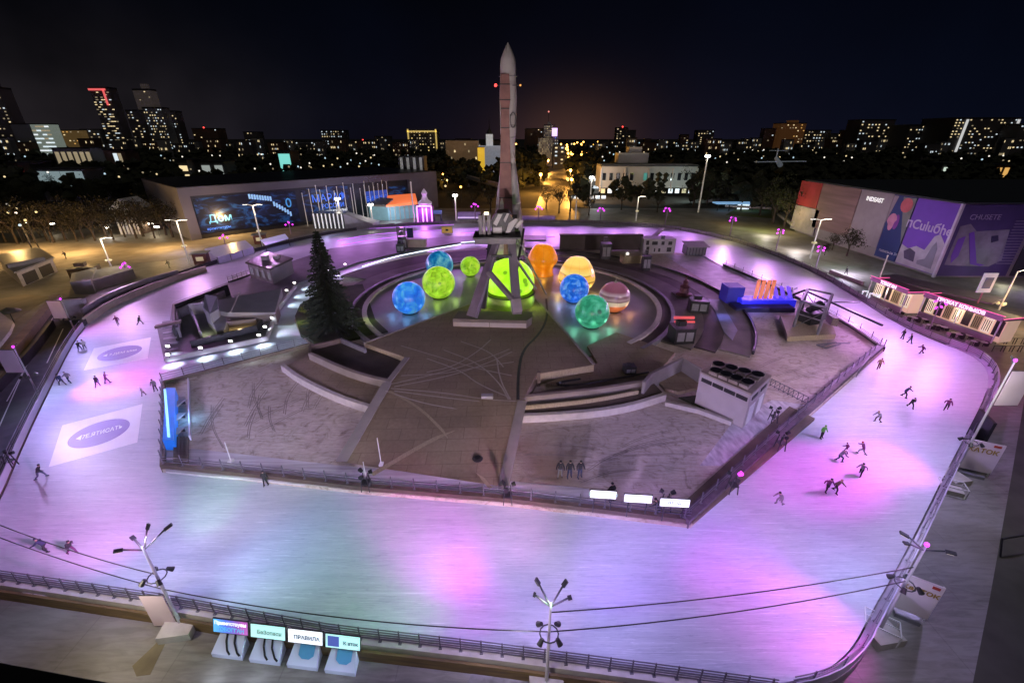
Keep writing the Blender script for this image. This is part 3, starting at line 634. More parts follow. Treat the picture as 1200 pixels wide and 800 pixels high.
# ------------------------------------------------------------------ launch frame on its pedestal
FRM = mat('frame_mauve_paint', (.20, .17, .19), .5, var=.2, scale=.8); FRD = mat('frame_dark_paint', (.035, .03, .035), .5, var=.2)  # two frame paints, mauve and near black
fr = empty('launch_frame', G(577, 378, DZ), 'mauve steel launch frame on a long pedestal in front of the rocket', 'launch frame')
PYD = G(577, 378, DZ).y
mb = MB(); zp = 3.1
q = [G(532, 373, DZ), G(533, 383, DZ), G(615, 388, DZ), G(622, 384, DZ), G(624, 374, DZ), G(620, 368, DZ)]
q = [(GX(531, PYD - 1.4, DZ), PYD - 1.4), (GX(617, PYD - 2.1, DZ), PYD - 2.1), (GX(623, PYD - .6, DZ), PYD - .6), (GX(624, PYD + 1.6, DZ), PYD + 1.6), (GX(538, PYD + 1.9, DZ), PYD + 1.9)]
mb.prism(q, DZ, zp); pd = mb.build('pedestal', mat('pedestal_stone', (.17, .145, .12), .8, var=.2), fr)
a, b = Vector((*q[0], 0)), Vector((*q[1], 0)); mb = MB()
for i in range(2): p, r_ = a.lerp(b, i / 2 + .005), a.lerp(b, i / 2 + .495); c = (p + r_) / 2; mb.box((c.x, c.y - .05, DZ + .38), ((r_ - p).length, .08, .7), math.atan2((b - a).y, (b - a).x))
mb.build('pedestal_face', mat('pedestal_pale_face', (.42, .38, .33), .8, var=.15), pd)
leg = lambda p0, y0, p1, y1, w0, w1, m, nm='leg', h=None: (lambda mb: mb.bar(P(*p0, y0), P(*p1, y1), w0, h or w0 * .7, 0, w1).build(nm, m, fr))(MB())
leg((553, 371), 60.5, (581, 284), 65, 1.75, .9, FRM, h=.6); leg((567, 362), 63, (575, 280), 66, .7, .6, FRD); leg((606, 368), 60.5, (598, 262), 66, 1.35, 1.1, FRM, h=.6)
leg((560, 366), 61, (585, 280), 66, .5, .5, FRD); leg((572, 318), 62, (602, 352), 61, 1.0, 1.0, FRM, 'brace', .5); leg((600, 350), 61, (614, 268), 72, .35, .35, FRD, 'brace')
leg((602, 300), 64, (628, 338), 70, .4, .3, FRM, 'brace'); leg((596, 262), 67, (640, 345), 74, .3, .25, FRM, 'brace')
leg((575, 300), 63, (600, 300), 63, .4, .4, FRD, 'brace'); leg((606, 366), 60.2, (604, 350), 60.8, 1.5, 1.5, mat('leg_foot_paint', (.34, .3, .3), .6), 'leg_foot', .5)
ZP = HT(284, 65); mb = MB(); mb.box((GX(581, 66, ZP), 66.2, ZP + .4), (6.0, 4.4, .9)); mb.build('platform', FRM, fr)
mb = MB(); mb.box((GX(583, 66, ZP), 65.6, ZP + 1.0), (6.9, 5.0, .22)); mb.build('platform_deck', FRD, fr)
mb = MB(); y_ = 64.6
for x0, x1, yb, yt in ((561, 565, 276, 252), (566, 569, 276, 250), (571, 575, 276, 250)): c = P((x0 + x1) / 2, (yb + yt) / 2, y_); mb.box(c, ((x1 - x0) * .125, .8, (yb - yt) * .12))
mb.build('hydraulic_ram', FRM, fr)
mb = MB()
def slab(mb, pts, y, t, m=0):      # an upright plate of real thickness
    f_ = [P(x, yy, y) for x, yy in pts]; k = len(mb.v); n = len(f_); mb.v += [tuple(p) for p in f_] + [(p.x, p.y + t, p.z) for p in f_]
    mb.f += [[k + i for i in range(n)][::-1], [k + n + i for i in range(n)]] + [[k + i, k + (i + 1) % n, k + n + (i + 1) % n, k + n + i] for i in range(n)]; mb.m += [m] * (n + 2)
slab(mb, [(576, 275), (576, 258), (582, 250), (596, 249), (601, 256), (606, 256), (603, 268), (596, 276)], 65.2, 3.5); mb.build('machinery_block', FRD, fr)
mb = MB()
for pts in ([(578, 262), (584, 251), (589, 251), (582, 265)], [(590, 258), (594, 250), (597, 250), (592, 261)], [(578, 274), (578, 266), (588, 266), (588, 274)], [(592, 274), (596, 262), (604, 256), (607, 257), (598, 272)], [(603, 266), (610, 258), (614, 259), (606, 268)]): slab(mb, pts, 64.9, .4)
mb.build('cover_plate', mat('cover_plate_paint', (.6, .56, .56), .5, var=.2), fr)
mb = MB(); mb.box(P(570, 250, 64.4), (.6, .5, .35)); mb.build('work_lamp', em('warm_work_glow', (1, .85, .5), 2.5), fr)
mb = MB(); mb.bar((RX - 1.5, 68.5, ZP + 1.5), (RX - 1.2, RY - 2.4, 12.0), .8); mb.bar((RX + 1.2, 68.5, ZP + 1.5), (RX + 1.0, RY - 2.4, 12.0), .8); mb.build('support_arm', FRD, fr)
# ================================================================== GLOWING GLOBES
def globe_mat(name, cols, scale, strength, stripes=False, distort=1.0, spots=None, rot=0):
    def b_(t, b):
        c = t.nodes.new('ShaderNodeTexCoord'); mp = t.nodes.new('ShaderNodeMapping'); t.links.new(c.outputs['Object'], mp.inputs[0]); mp.inputs['Rotation'].default_value = (rot, rot, 0)
        if stripes:
            sx = t.nodes.new('ShaderNodeSeparateXYZ'); t.links.new(mp.outputs[0], sx.inputs[0])
            n = node(t, 'ShaderNodeTexNoise', Scale=.35, Detail=3); t.links.new(mp.outputs[0], n.inputs['Vector'])
            m1 = t.nodes.new('ShaderNodeMath'); m1.operation = 'MULTIPLY_ADD'; t.links.new(n.outputs[0], m1.inputs[0]); m1.inputs[1].default_value = distort; t.links.new(sx.outputs[2], m1.inputs[2])
            m2 = t.nodes.new('ShaderNodeMath'); m2.operation = 'MULTIPLY_ADD'; t.links.new(m1.outputs[0], m2.inputs[0]); m2.inputs[1].default_value = scale; m2.inputs[2].default_value = .5 - distort * .5 * scale; src = m2.outputs[0]
        else:
            n = node(t, 'ShaderNodeTexNoise', Scale=scale, Detail=7, Distortion=distort, Roughness=.6); t.links.new(mp.outputs[0], n.inputs['Vector']); src = n.outputs[0]
        col = ramp(t, src, cols)
        if spots:
            vo = node(t, 'ShaderNodeTexVoronoi', Scale=spots[0]); t.links.new(mp.outputs[0], vo.inputs['Vector']); col = mixc(t, ramp(t, vo.outputs['Distance'], [(.0, (1, 1, 1)), (spots[1], (1, 1, 1)), (spots[1] + .06, (0, 0, 0))]), col, spots[2])
        # seams of the fabric panels
        sx2 = t.nodes.new('ShaderNodeSeparateXYZ'); t.links.new(c.outputs['Object'], sx2.inputs[0])
        at = t.nodes.new('ShaderNodeMath'); at.operation = 'ARCTAN2'; t.links.new(sx2.outputs[0], at.inputs[0]); t.links.new(sx2.outputs[1], at.inputs[1])
        si = t.nodes.new('ShaderNodeMath'); si.operation = 'MULTIPLY'; t.links.new(at.outputs[0], si.inputs[0]); si.inputs[1].default_value = 5
        sn = t.nodes.new('ShaderNodeMath'); sn.operation = 'SINE'; t.links.new(si.outputs[0], sn.inputs[0]); ab = t.nodes.new('ShaderNodeMath'); ab.operation = 'ABSOLUTE'; t.links.new(sn.outputs[0], ab.inputs[0])
        col = mixc(t, ramp(t, ab.outputs[0], [(0, (.32, .32, .32)), (.09, (0, 0, 0))]), col, (.02, .03, .03))
        t.links.new(mixc(t, .8, col, (.01, .01, .01)), b.inputs['Base Color']); t.links.new(col, b.inputs['Emission Color'])
        # lit-from-inside glow put into the skin, stronger towards the top
        em_ = t.nodes.new('ShaderNodeMath'); em_.operation = 'MULTIPLY_ADD'; t.links.new(sx2.outputs[2], em_.inputs[0]); em_.inputs[1].default_value = .06; em_.inputs[2].default_value = strength
        t.links.new(em_.outputs[0], b.inputs['Emission Strength']); b.inputs['Roughness'].default_value = .3
    return ramp_mat(name, b_)
GM = dict(
    blue_red=globe_mat('globe_blue_patch', [(.35, (.01, .12, .75)), (.5, (.02, .25, .95)), (.63, (.10, .5, .9)), (.72, (.55, .12, .2))], .4, .62, rot=.6),
    lime=globe_mat('globe_lime', [(.35, (.24, .45, .01)), (.5, (.42, .85, .03)), (.65, (.62, .95, .06))], .9, .62, spots=(.55, .12, (.2, .45, .02))),
    teal=globe_mat('globe_teal', [(.4, (.0, .12, .40)), (.5, (.01, .28, .6)), (.62, (.2, .65, .75))], .45, .5),
    dome=globe_mat('globe_dome', [(.35, (.38, .85, .01)), (.6, (.50, .95, .03))], .5, .8, spots=(.42, .17, (.16, .4, .01))),
    orange=globe_mat('globe_orange', [(.35, (.85, .22, .0)), (.6, (.95, .30, .01))], .5, .62),
    yellow=globe_mat('globe_yellow', [(.15, (.9, .35, .02)), (.24, (.95, .5, .06)), (.262, (.25, .08, .0)), (.28, (.95, .45, .04)), (.40, (1, .6, .10)), (.422, (.3, .10, .0)), (.45, (1, .62, .12)), (.56, (1, .5, .06)), (.58, (.55, .25, .02)), (.61, (1, .75, .22)), (.74, (.9, .5, .08)), (.80, (1, .68, .16))], .115, .85, stripes=True, distort=.7),
    blue=globe_mat('globe_blue', [(.35, (.0, .08, .6)), (.5, (.01, .18, .9)), (.68, (.15, .42, 1))], .9, .62),
    jup=globe_mat('globe_striped', [(.14, (.85, .2, .06)), (.34, (.9, .25, .08)), (.36, (.95, .75, .55)), (.46, (1, .85, .6)), (.48, (.25, .1, .12)), (.52, (.6, .4, .45)), (.60, (.2, .06, .1)), (.64, (.6, .42, .5)), (.72, (.28, .08, .14)), (.9, (.35, .12, .2))], .15, .45, stripes=True, distort=.3),
    green=globe_mat('globe_green', [(.36, (.02, .26, .14)), (.5, (.05, .45, .25)), (.66, (.14, .62, .4))], .6, .58, spots=(.35, .15, (.01, .14, .08))))
def solve_globe(px, py, rpx, z0=.62):
    Y = 80.0
    for _ in range(60):
        zc = Y * math.cos(PITCH) + (CAMZ - z0 - 3) * math.sin(PITCH); r_ = rpx * zc / FPX; zc = Y * math.cos(PITCH) + (CAMZ - z0 - r_) * math.sin(PITCH)
        r_ = rpx * zc / FPX; a = PITCH + math.atan((py - 400) / FPX); Y = .5 * Y + .5 * (CAMZ - z0 - r_ * .97) / math.tan(a)
    return Vector(((px - 600) / FPX * zc, Y, z0 + r_ * .97)), r_
def globe(px, py, rpx, mk, label, tint, pw=700, prof=None, z0=.62):
    c, r_ = solve_globe(px, py, rpx, z0); g = empty('glowing_globe', (c.x, c.y, z0), label, 'lit globe')
    mb = MB()
    if prof: mb.lathe([(a * r_, z0 + b * r_ * 2) for a, b in prof], 40, (c.x, c.y, 0))
    else:
        mb.lathe([(max(.001, r_ * math.sin(math.pi * i / 24)), c.z - r_ * math.cos(math.pi * i / 24)) for i in range(25)], 40, (c.x, c.y, 0))
    o = mb.build('skin', GM[mk], g, smooth=True)
    # centre the mesh on its own origin so the pattern sits round it
    o.data.transform(Matrix.Translation((0, 0, -(c.z - z0)))); o.location = (0, 0, c.z - z0)
    mb = MB(); mb.lathe([(r_ * .45, z0), (r_ * .5, z0 + .14), (r_ * .4, z0 + .2)], 28, (c.x, c.y, 0)); mb.build('foot_ring', DARK, g)
    for k in range(3):
        a = R(-90 + (k - 1) * 70); light('POINT', (c.x + (r_ + .35) * math.cos(a), c.y + (r_ + .35) * math.sin(a), z0 + .9), pw / 11, tint, radius=.5)
    return g
globe(479, 349, 19, 'blue_red', 'blue glowing globe with reddish patch, leftmost on the stage', (.2, .5, 1))
globe(514, 331, 19, 'lime', 'lime green glowing globe in front of the teal one', (.6, 1, .1))
globe(515, 310, 16, 'teal', 'dark teal and sky blue globe at the far left of the stage', (.1, .5, 1), 300)
globe(551, 312, 11.5, 'lime', 'small lime green barrel globe half behind the launch frame leg', (.6, 1, .1), 300)
globe(636, 305, 17.5, 'orange', 'orange mushroom-shaped glowing globe right of the rocket', (1, .45, .05), 1300, prof=[(.74, 0), (.70, .06), (.68, .14), (.70, .24), (.76, .32), (.92, .41), (1, .50), (1, .58), (.93, .68), (.82, .8), (.66, .92), (.5, .985), (.3, 1.0), (.01, 1.0)])
globe(676, 323, 21.5, 'yellow', 'yellow banded glowing globe with flat lit top', (1, .7, .2), 1300, prof=[(.3, 0), (.55, .08), (.85, .22), (.99, .36), (1, .46), (.94, .6), (.8, .75), (.6, .9), (.42, .97), (.3, .985), (.01, .985)])
globe(673, 338, 17, 'blue', 'deep blue glowing globe behind the green one', (.25, .5, 1), 900)
jg = globe(720, 348, 18, 'jup', 'maroon, cream and orange striped globe with a short mast on top', (1, .45, .2))
c, r_ = solve_globe(720, 348, 18); mb = MB(); mb.tube((c.x, c.y, c.z + r_ - .05), (c.x, c.y, c.z + r_ + 1.2), .06); mb.tube((c.x, c.y, c.z + r_ - .05), (c.x, c.y, c.z + r_ + .25), .35, .15); mb.build('valve_mast', PALEC, jg)
globe(694, 365, 20, 'green', 'sea green glowing globe with dark swirls, nearest on the stage', (.25, 1, .6), 900)
# big lime dome under the rocket
c = Vector((GX(597, 72, 5), 72.3, 5.6)); dm = empty('lime_dome', (c.x, c.y, DZ), 'huge lime green glowing dome with craters right under the rocket', 'lit dome')
mb = MB(); mb.lathe([(max(.001, 4.25 * math.sin(R(a))), c.z + 4.0 * math.cos(R(a)) * (1 if a < 90 else .7)) for a in range(0, 125, 5)][::-1], 48, (c.x, c.y, 0)); o = mb.build('skin', GM['dome'], dm, smooth=True)
mb = MB(); mb.lathe([(3.9, .7), (4.3, 1.2), (4.35, 2.6), (4.28, 3.7), (4.05, 4.0)], 48, (c.x, c.y, 0)); mb.build('skirt', mat('skirt_green', (.22, .30, .05), .6, emit=(.35, .7, .02), strength=.035), dm, smooth=True)
mb = MB(); mb.lathe([(4.15, 3.72), (4.45, 3.85), (4.15, 3.98)], 48, (c.x, c.y, 0)); mb.build('rim', BLACK, dm)
for a in (-150, -90, -30): light('POINT', (c.x + 5 * math.cos(R(a)), c.y + 5 * math.sin(R(a)), 3.4), 90, (.6, 1, .1), radius=.5)
# ================================================================== MASTS AND LAMPS
def base_mast(bx, by, tx, ty, z=GZ):
    b = G(bx, by, z); h = HT(ty, b.y); return b, P(tx, ty, b.y) if abs(tx - bx) > 400 else Vector((b.x, b.y, h))
HEADS = []
def flood(mb_parent, p, aim, size=(.55, .25, .8), m=DARK, lens=E_WHITE):
    p = V(p); d = (V(aim) - p).normalized(); mb = MB(); rz = math.atan2(d.y, d.x) - math.pi / 2; rx = math.asin(max(-1, min(1, d.z)))
    mb.box(p, (size[0], size[1], size[2]), rz, 0, rx); o = mb.build('luminaire', m, mb_parent)
    mb = MB(); mb.box(p + d * (size[1] / 2 + .02), (size[0] * .8, .03, size[2] * .8), rz, 0, rx); mb.build('lens', lens, o)
def big_mast(b, t, label, arms, banner=None, ring_h=.62, cat='light mast', r=.11, block=True, name='light_mast'):
    m_ = empty(name, b, label, cat); h = t.z - b.z
    MB().tube(b + Vector((0, 0, .5 if block else 0)), t, r, r * .6, 10).build('pole', mat('mast_paint', (.42, .40, .44), .45, var=.15), m_)
    if block: MB().box(b + Vector((0, 0, .3)), (1.9, 1.9, .6), .15).build('ballast_block', PALEC, m_)
    for (dx_, dy_, dz_, lx) in arms:
        dx_, dy_, dz_, lx = dx_ * .46, dy_ * .46, dz_ * .56, lx * .42
        e = t + Vector((dx_, dy_, dz_)); mb = MB(); mb.tube(t + Vector((0, 0, -.3)), e, .05); a_ = mb.build('arm', DARK, m_)
        mb = MB(); d = Vector((dx_, dy_, dz_)).normalized(); mb.bar(e, e + d * lx, .22, .10); mb.build('luminaire', DARK, a_); mb = MB(); mb.bar(e + Vector((0, 0, -.08)) + d * .08, e + d * (lx - .08) + Vector((0, 0, -.08)), .16, .04); mb.build('lens', E_DIMW, a_)
    rc = b.lerp(t, ring_h); mb = MB()
    for k in range(12): a0, a1 = R(30 * k), R(30 * k + 30); mb.tube(rc + Vector((.5 * math.cos(a0), .5 * math.sin(a0), 0)), rc + Vector((.5 * math.cos(a1), .5 * math.sin(a1), 0)), .04, n=5)
    mb.build('ring', DARK, m_)
    for k in range(4):
        a = R(45 + 90 * k); c = rc + Vector((.55 * math.cos(a), .55 * math.sin(a), .2)); mb = MB(); mb.tube(c, c + Vector((.24 * math.cos(a), .24 * math.sin(a), -.28)), .11, .16, 10); mb.build('projector', BLACK, m_)
    if banner:
        sx, w_, h_, fz, words = banner; z1 = b.z + h * fz; x0 = b.x + sx * .25; x1 = x0 + sx * w_
        mb = MB(); mb.box(((x0 + x1) / 2, b.y, z1 - h_ / 2), (w_, .05, h_)); fl = mb.build('banner', mat('pink_white_cloth', (.62, .50, .58), .6, var=.1), m_)
        mb = MB(); mb.tube((b.x, b.y, z1 + .03), (x1, b.y, z1 + .03), .03); mb.tube((b.x, b.y, z1 - h_ - .03), (x1, b.y, z1 - h_ - .03), .03); mb.build('banner_rod', DARK, m_)
        if words: text('lettering', words, w_ * .22, mat('banner_ink', (.25, .12, .3), .6), fl, ((x0 + x1) / 2, b.y - .05, z1 - h_ * .4), (1, 0, 0), (0, 0, 1), .008)
    HEADS.append((t, rc)); return m_
b, t = base_mast(214, 735, 165, 630)
t = Vector((b.x, b.y, HT(640, b.y))); mA = big_mast(b, t, 'tall mast with crossed lamp arms on a white block, lower left', [(2.0, 1.6, .9, 1.1), (-1.4, -1.0, .5, 1.0), (.5, 1.0, 1.5, .8), (-1.5, .8, .3, .7)], (-1, 1.5, 2.9, .42, ''), .66); MA = (t, b)
b, t = base_mast(640, 803, 648, 672); t = Vector((b.x, b.y, HT(706, b.y)))
mB = big_mast(b, t, 'mast with two raised square floodlights, bottom centre', [(-1.3, .6, 1.8, .9), (1.3, .6, 1.6, .9), (-1.7, .4, .6, .3), (1.9, .3, .3, .5)], None, .66); MB_ = (t, b)
b = G(1028, 742, GZ); t = Vector((b.x, b.y, HT(640, b.y))); mC = big_mast(b, t, 'mast with crossed arms and magenta beacon beside the right straight', [(-1.6, .9, .5, 1.1), (1.5, -.9, .2, 1.1), (-2.0, .2, .2, .7)], None, .6); MC = (t, b)
b = G(1114, 562, GZ); t = Vector((b.x, b.y, HT(424, b.y))); mD = big_mast(b, t, 'tallest mast leaning over the right straight with pink banner', [(-.4, .4, .6, .4)], (1, 2.0, 3.3, .93, ''), .35); MD = (t, b)
for T in (MC, MD):
    mb = MB(); mb.sph(T[0] + Vector((0, 0, .15)), .13, 10); mb.build('beacon', E_MAG, mC if T is MC else mD)
for bx, by, ty, lb, sx in ((45, 462, 415, 'mast with pink banner beside the dark road, far left', -1), (88, 388, 357, 'mast with pale banner beside the curved end of the dark road', -1)):
    b = G(bx, by, GZ); t = Vector((b.x, b.y, HT(ty, b.y) + 1)); m_ = big_mast(b, t, lb, [(.4, .3, .3, .4)], (sx, 2.2, 3.0, .93, ''), .4, block=False); mb = MB(); mb.sph(t, .15, 8); mb.build('beacon', E_MAG, m_)
# street lamps with two arms, pale paint with lamplight put in as a faint glow
PALEP = mat('pale_pole_paint_glow', (.75, .73, .70), .5, var=.1, emit=(1, .95, .85), strength=.10)
lampdata = [(134, 322, 280, 'pale two-armed street lamp beside the planter wall, leftmost of the tall ones', 1), (222, 308, 259, 'pale two-armed street lamp behind the curved planter wall', 0), (308, 291, 241, 'pale street lamp in front of the long hall video wall', 0),
            (401, 232, 0, '', 0), (486, 266, 214, 'slim pale pole beside the lilac kiosk', 2), (535, 262, 229, 'lamp post with four glowing globes behind the far ice', 3), (437, 262, 240, 'short lamp post left of the orange roofed kiosk', 3), (674, 263, 236, 'plain lilac pole standing right of the rocket', 2),
            (745, 259, 231, 'leaning pale lamp post behind the far ice', 1), (949, 303, 258, 'pale two-armed street lamp in front of the red banner hall', 0), (1161, 382, 318, 'pale street lamp behind the kiosks at the right edge', 1), (818, 249, 183, 'very tall street lamp with bright star head right of the white building', 3),
            (689, 262, 0, '', 0), (691, 243, 208, 'lamp post with bright white globe in front of the white building', 3), (400, 262, 233, 'dim lamp post in front of the long hall', 3), (1022, 350, 300, 'slim pole with purple flags behind the first kiosk', 2)]
for bx, by, ty, lb, kd in lampdata:
    if not lb: continue
    b = G(bx, by, GZ); h = HT(ty, b.y); t = Vector((b.x, b.y, h)); s_ = max(1, b.y / 70); l = empty('street_lamp', b, lb, 'street lamp')
    MB().tube(b, t, .13 * s_, .08 * s_, 8).build('pole', PALEP, l)
    if kd in (0, 1):
        for sx in ((-1, 1) if kd == 0 else (1,)):
            e = t + Vector((sx * 1.5, 0, .35)); mb = MB(); mb.tube(t, e, .07 * s_, .06 * s_); a_ = mb.build('arm', PALEP, l); mb = MB(); mb.bar(e, e + Vector((sx * 1.2, 0, 0)), .4, .16); mb.build('lamp_head', MIDG, a_)
            mb = MB(); mb.bar(e + Vector((0, 0, -.11)), e + Vector((sx * 1.15, 0, -.11)), .3, .05); mb.build('lens', E_WHITE, a_)
        mb = MB(); c = b.lerp(t, .42)
        for k in range(3): a = R(120 * k); mb.sph(c + Vector((.45 * math.cos(a), .45 * math.sin(a), 0)), .28, 8)
        mb.build('globe_lamp', E_DIMW, l)
        light('POINT', t + Vector((1.5, -.5, -.6)), 900, (1, .82, .55), radius=.3)
    elif kd == 3:
        for k in range(4):
            a = R(45 + 90 * k); c = t + Vector((.7 * math.cos(a), .7 * math.sin(a), 0)); mb = MB(); mb.tube(t + Vector((0, 0, -.4)), c, .05); mb.build('arm', PALEP, l); mb = MB(); mb.sph(c, .18 * s_, 8); mb.build('globe_lamp', E_WHITE, l)
        light('POINT', t + Vector((0, -1, -.2)), 700, (1, .9, .75), radius=.4)
    else: mb = MB(); mb.sph(t + Vector((0, 0, .05)), .13 * s_, 8); mb.build('finial', PALEP, l)
# short magenta cluster lamps round the rink
mags = [(151, 325, 307, 'leftmost, at the planters'), (265, 290, 274, 'behind the long planter wall'), (341, 274, 259, 'in front of the dark hall'), (557, 262, 238, 'behind the far ice, left of the rocket'), (631, 262, 241, 'close right of the rocket'), (703, 263, 243, 'second right of the rocket'),
        (779, 266, 243, 'beside the far booth, brightest'), (855, 277, 254, 'where the far ice bends'), (909, 294, 268, 'in front of the dark trees'), (956, 313, 288, 'in front of the banner hall'), (1088, 388, 352, 'over the second kiosk')]
for bx, by, ty, wh in mags:
    b = G(bx, by, GZ); t = Vector((b.x, b.y, HT(ty, b.y))); s_ = max(1, b.y / 80); l = empty('magenta_lamp', b, 'short post with glowing magenta projectors, ' + wh, 'projector post', 'magenta projector posts round the rink')
    MB().tube(b, t, .1 * s_, .07 * s_).build('pole', mat('violet_post', (.4, .3, .45), .5), l)
    for k in range(4):
        a = R(20 + 90 * k); c = t + Vector((.5 * s_ * math.cos(a), .5 * math.sin(a), (-.2 if k % 2 else -1.0))); mb = MB(); mb.tube(c, c + Vector((.35 * math.cos(a), .35 * math.sin(a), -.3)), .10 * s_, .15 * s_, 8); mb.build('projector', E_MAG, l)
    HEADS.append((t, t))
# ------------------------------------------------------------------ light thrown on the ice
ICEW = (.62, .50, 1.25)
def thrown(src, aim_px, energy, color, angle, blend=1, z=0): wash(src, energy * .055, color, G(*aim_px, z), angle, blend, .35)
mAt, mBt, mCt, mDt = MA[0], MB_[0], MC[0], MD[0]
MAGC, PINKC, PURC, GRNC, BLUC, COLDC = (1.5, .05, 1.3), (1.3, .22, .95), (.6, .1, 1.3), (.35, 1, .35), (.4, .6, 1), (.5, .8, 1)
# wide washes
K = .94
for src, aim, e in ((mAt, (260, 620), 9000), (mAt, (80, 560), 7000), (mBt, (640, 660), 10000), (mBt, (430, 640), 8000), (mBt, (860, 690), 9000), (mCt, (900, 640), 6500), (mCt, (900, 740), 2500), (mDt, (1060, 500), 7500), (mDt, (960, 560), 8500)):
    wash(src + Vector((0, 0, .6)), e * K * .046, ICEW, G(*aim), 125)
lm1 = Vector((*G(45, 462)[:2], 8)); lm2 = Vector((*G(88, 388)[:2], 8)); lm3 = Vector((*G(134, 325)[:2], 9)); lm4 = Vector((*G(222, 310)[:2], 9)); lm5 = Vector((*G(308, 293)[:2], 9))
for src, aim, e, c in ((lm1, (120, 480), 7000, ICEW), (lm2, (150, 400), 7500, ICEW), (lm3, (190, 365), 6500, (.95, .5, 1.1)), (lm4, (260, 330), 6500, (.95, .45, 1.1)), (lm5, (350, 300), 6500, (.9, .4, 1.1))):
    wash(src, e * K * .062, c, G(*aim), 125)
for px, py, e in ((400, 275, 7000), (470, 268, 8000), (540, 264, 8000), (600, 263, 8000), (650, 263, 8000), (720, 264, 8000), (780, 268, 8000), (850, 281, 8500), (900, 298, 9000), (955, 320, 9500), (1010, 347, 9500), (1060, 372, 9000), (1110, 396, 9000)):
    s_ = G(px, py); c = (.80, .30, 1.1) if px < 830 else (.85, .38, 1.1); aim = G(px, py + 14) if px < 830 else G(px - 25, py + 22)
    if px < 830: light('SPOT', (s_.x, s_.y, 9), e * .85, c, aim, 95, 1, .5); s2_ = G(px + 30, py); light('SPOT', (s2_.x, s2_.y, 9), e * .85, c, G(px + 30, py + 10), 95, 1, .5)
    wash((s_.x, s_.y, 8), e * K * (.012 if px < 830 else .065), c, aim, 85)
# coloured pools
for src, aim, e, c, an in ((mAt, (110, 610), 12000, PINKC, 40), (mAt, (40, 600), 4000, PINKC, 50), (lm1, (130, 452), 11000, MAGC, 45), (lm1, (170, 430), 5000, MAGC, 40), (lm2, (125, 385), 4000, PINKC, 60), (lm1, (50, 465), 2500, COLDC, 60), (mAt, (20, 660), 2500, BLUC, 60),
                           (mBt, (515, 640), 14000, MAGC, 38), (mBt, (530, 690), 2500, MAGC, 50), (mBt, (632, 716), 2200, (1, .4, .8), 55), (mBt, (400, 660), 12000, GRNC, 50), (mBt, (450, 620), 7000, (.6, 1, .8), 40), (mAt, (330, 660), 6000, COLDC, 60), (mAt, (250, 590), 5000, GRNC, 30),
                           (mBt, (885, 640), 14000, MAGC, 26), (mCt, (850, 640), 6000, PURC, 44), (mCt, (950, 725), 4500, MAGC, 60), (mCt, (900, 700), 3000, PINKC, 60), (mDt, (1035, 540), 17000, PINKC, 40), (mDt, (965, 555), 15000, MAGC, 40), (mDt, (1000, 490), 7000, PURC, 40),
                           (mDt, (1090, 440), 7000, PINKC, 50), (mDt, (1110, 525), 1000, COLDC, 45), (mCt, (1050, 625), 500, COLDC, 40), (mDt, (1100, 400), 7000, PINKC, 50), (mCt, (1000, 690), 1500, COLDC, 60), (mBt, (740, 650), 5000, PURC, 50), (mBt, (600, 600), 5000, MAGC, 36)):
    thrown(src + Vector((rnd.uniform(-.4, .4), rnd.uniform(-.4, .4), .2)), aim, e, c, an, .9)
# masts' back light on the island
for src, aim, e, c in ((mBt, (560, 500), 5000, (.95, .85, .8)), (mBt, (700, 520), 6000, (1, .88, .85)), (mAt, (330, 500), 7000, (1, .9, .8)), (mDt, (900, 430), 9000, (.95, .85, .9)), (lm1, (260, 480), 4000, (1, .9, .8)), (mCt, (800, 560), 3000, (1, .8, 1)), (mBt, (480, 420), 7000, (1, .85, .6)), (mBt, (596, 200), 90000, (1, .88, .85)), (mDt, (860, 330), 6000, (.9, .85, .9)), (mAt, (596, 120), 75000, (1, .85, .85))):
    if aim[1] < 260: light('SPOT', src, e * .8, c, P(aim[0], aim[1], RY), 30, .9, .3)
    else: thrown(src, aim, e * 1.35, (c[0], c[1] * .88, c[2] * .8), 80, 1)
# light on the foreground pavement
for p, e, c in ((mAt, 800, (1, .87, .68)), (mBt, 520, (.9, .8, .8)), (mCt, 330, (.75, .68, .9)), (mDt, 700, (.98, .95, .8))): light('POINT', p + Vector((-2.5, -2.5, -2.0)), e * 1.2, c, radius=.4)
# sodium light over the left promenade
for x, y, e in ((20, 296, 9000), (90, 297, 8000), (190, 292, 5500), (270, 277, 4500), (350, 262, 2500), (-60, 310, 9000), (30, 345, 800), (1190, 390, 1500), (990, 290, 700), (920, 272, 700), (850, 262, 500), (60, 400, 250)):
    c = G(x, y, GZ); light('POINT', (c.x, c.y, 5), e * .9, (1, .60, .22), radius=.4)
for px, py in ((325, 395), (350, 350), (290, 408), (400, 318)): wash(G(px, py, 3.2), 38, (.55, .75, 1), G(px - 4, py + 4), 150)  # extra pale blue wash lights added over the ice channel
for src, aim, e, an in ((mDt, (1112, 522), 24, 16), (mCt, (1056, 626), 12, 26), (mDt, (1108, 434), 26, 14)): wash(src, e * 3, (.75, .95, 1), G(*aim), an, 1, .1)  # tight spots added to imitate white lamp reflections on the ice
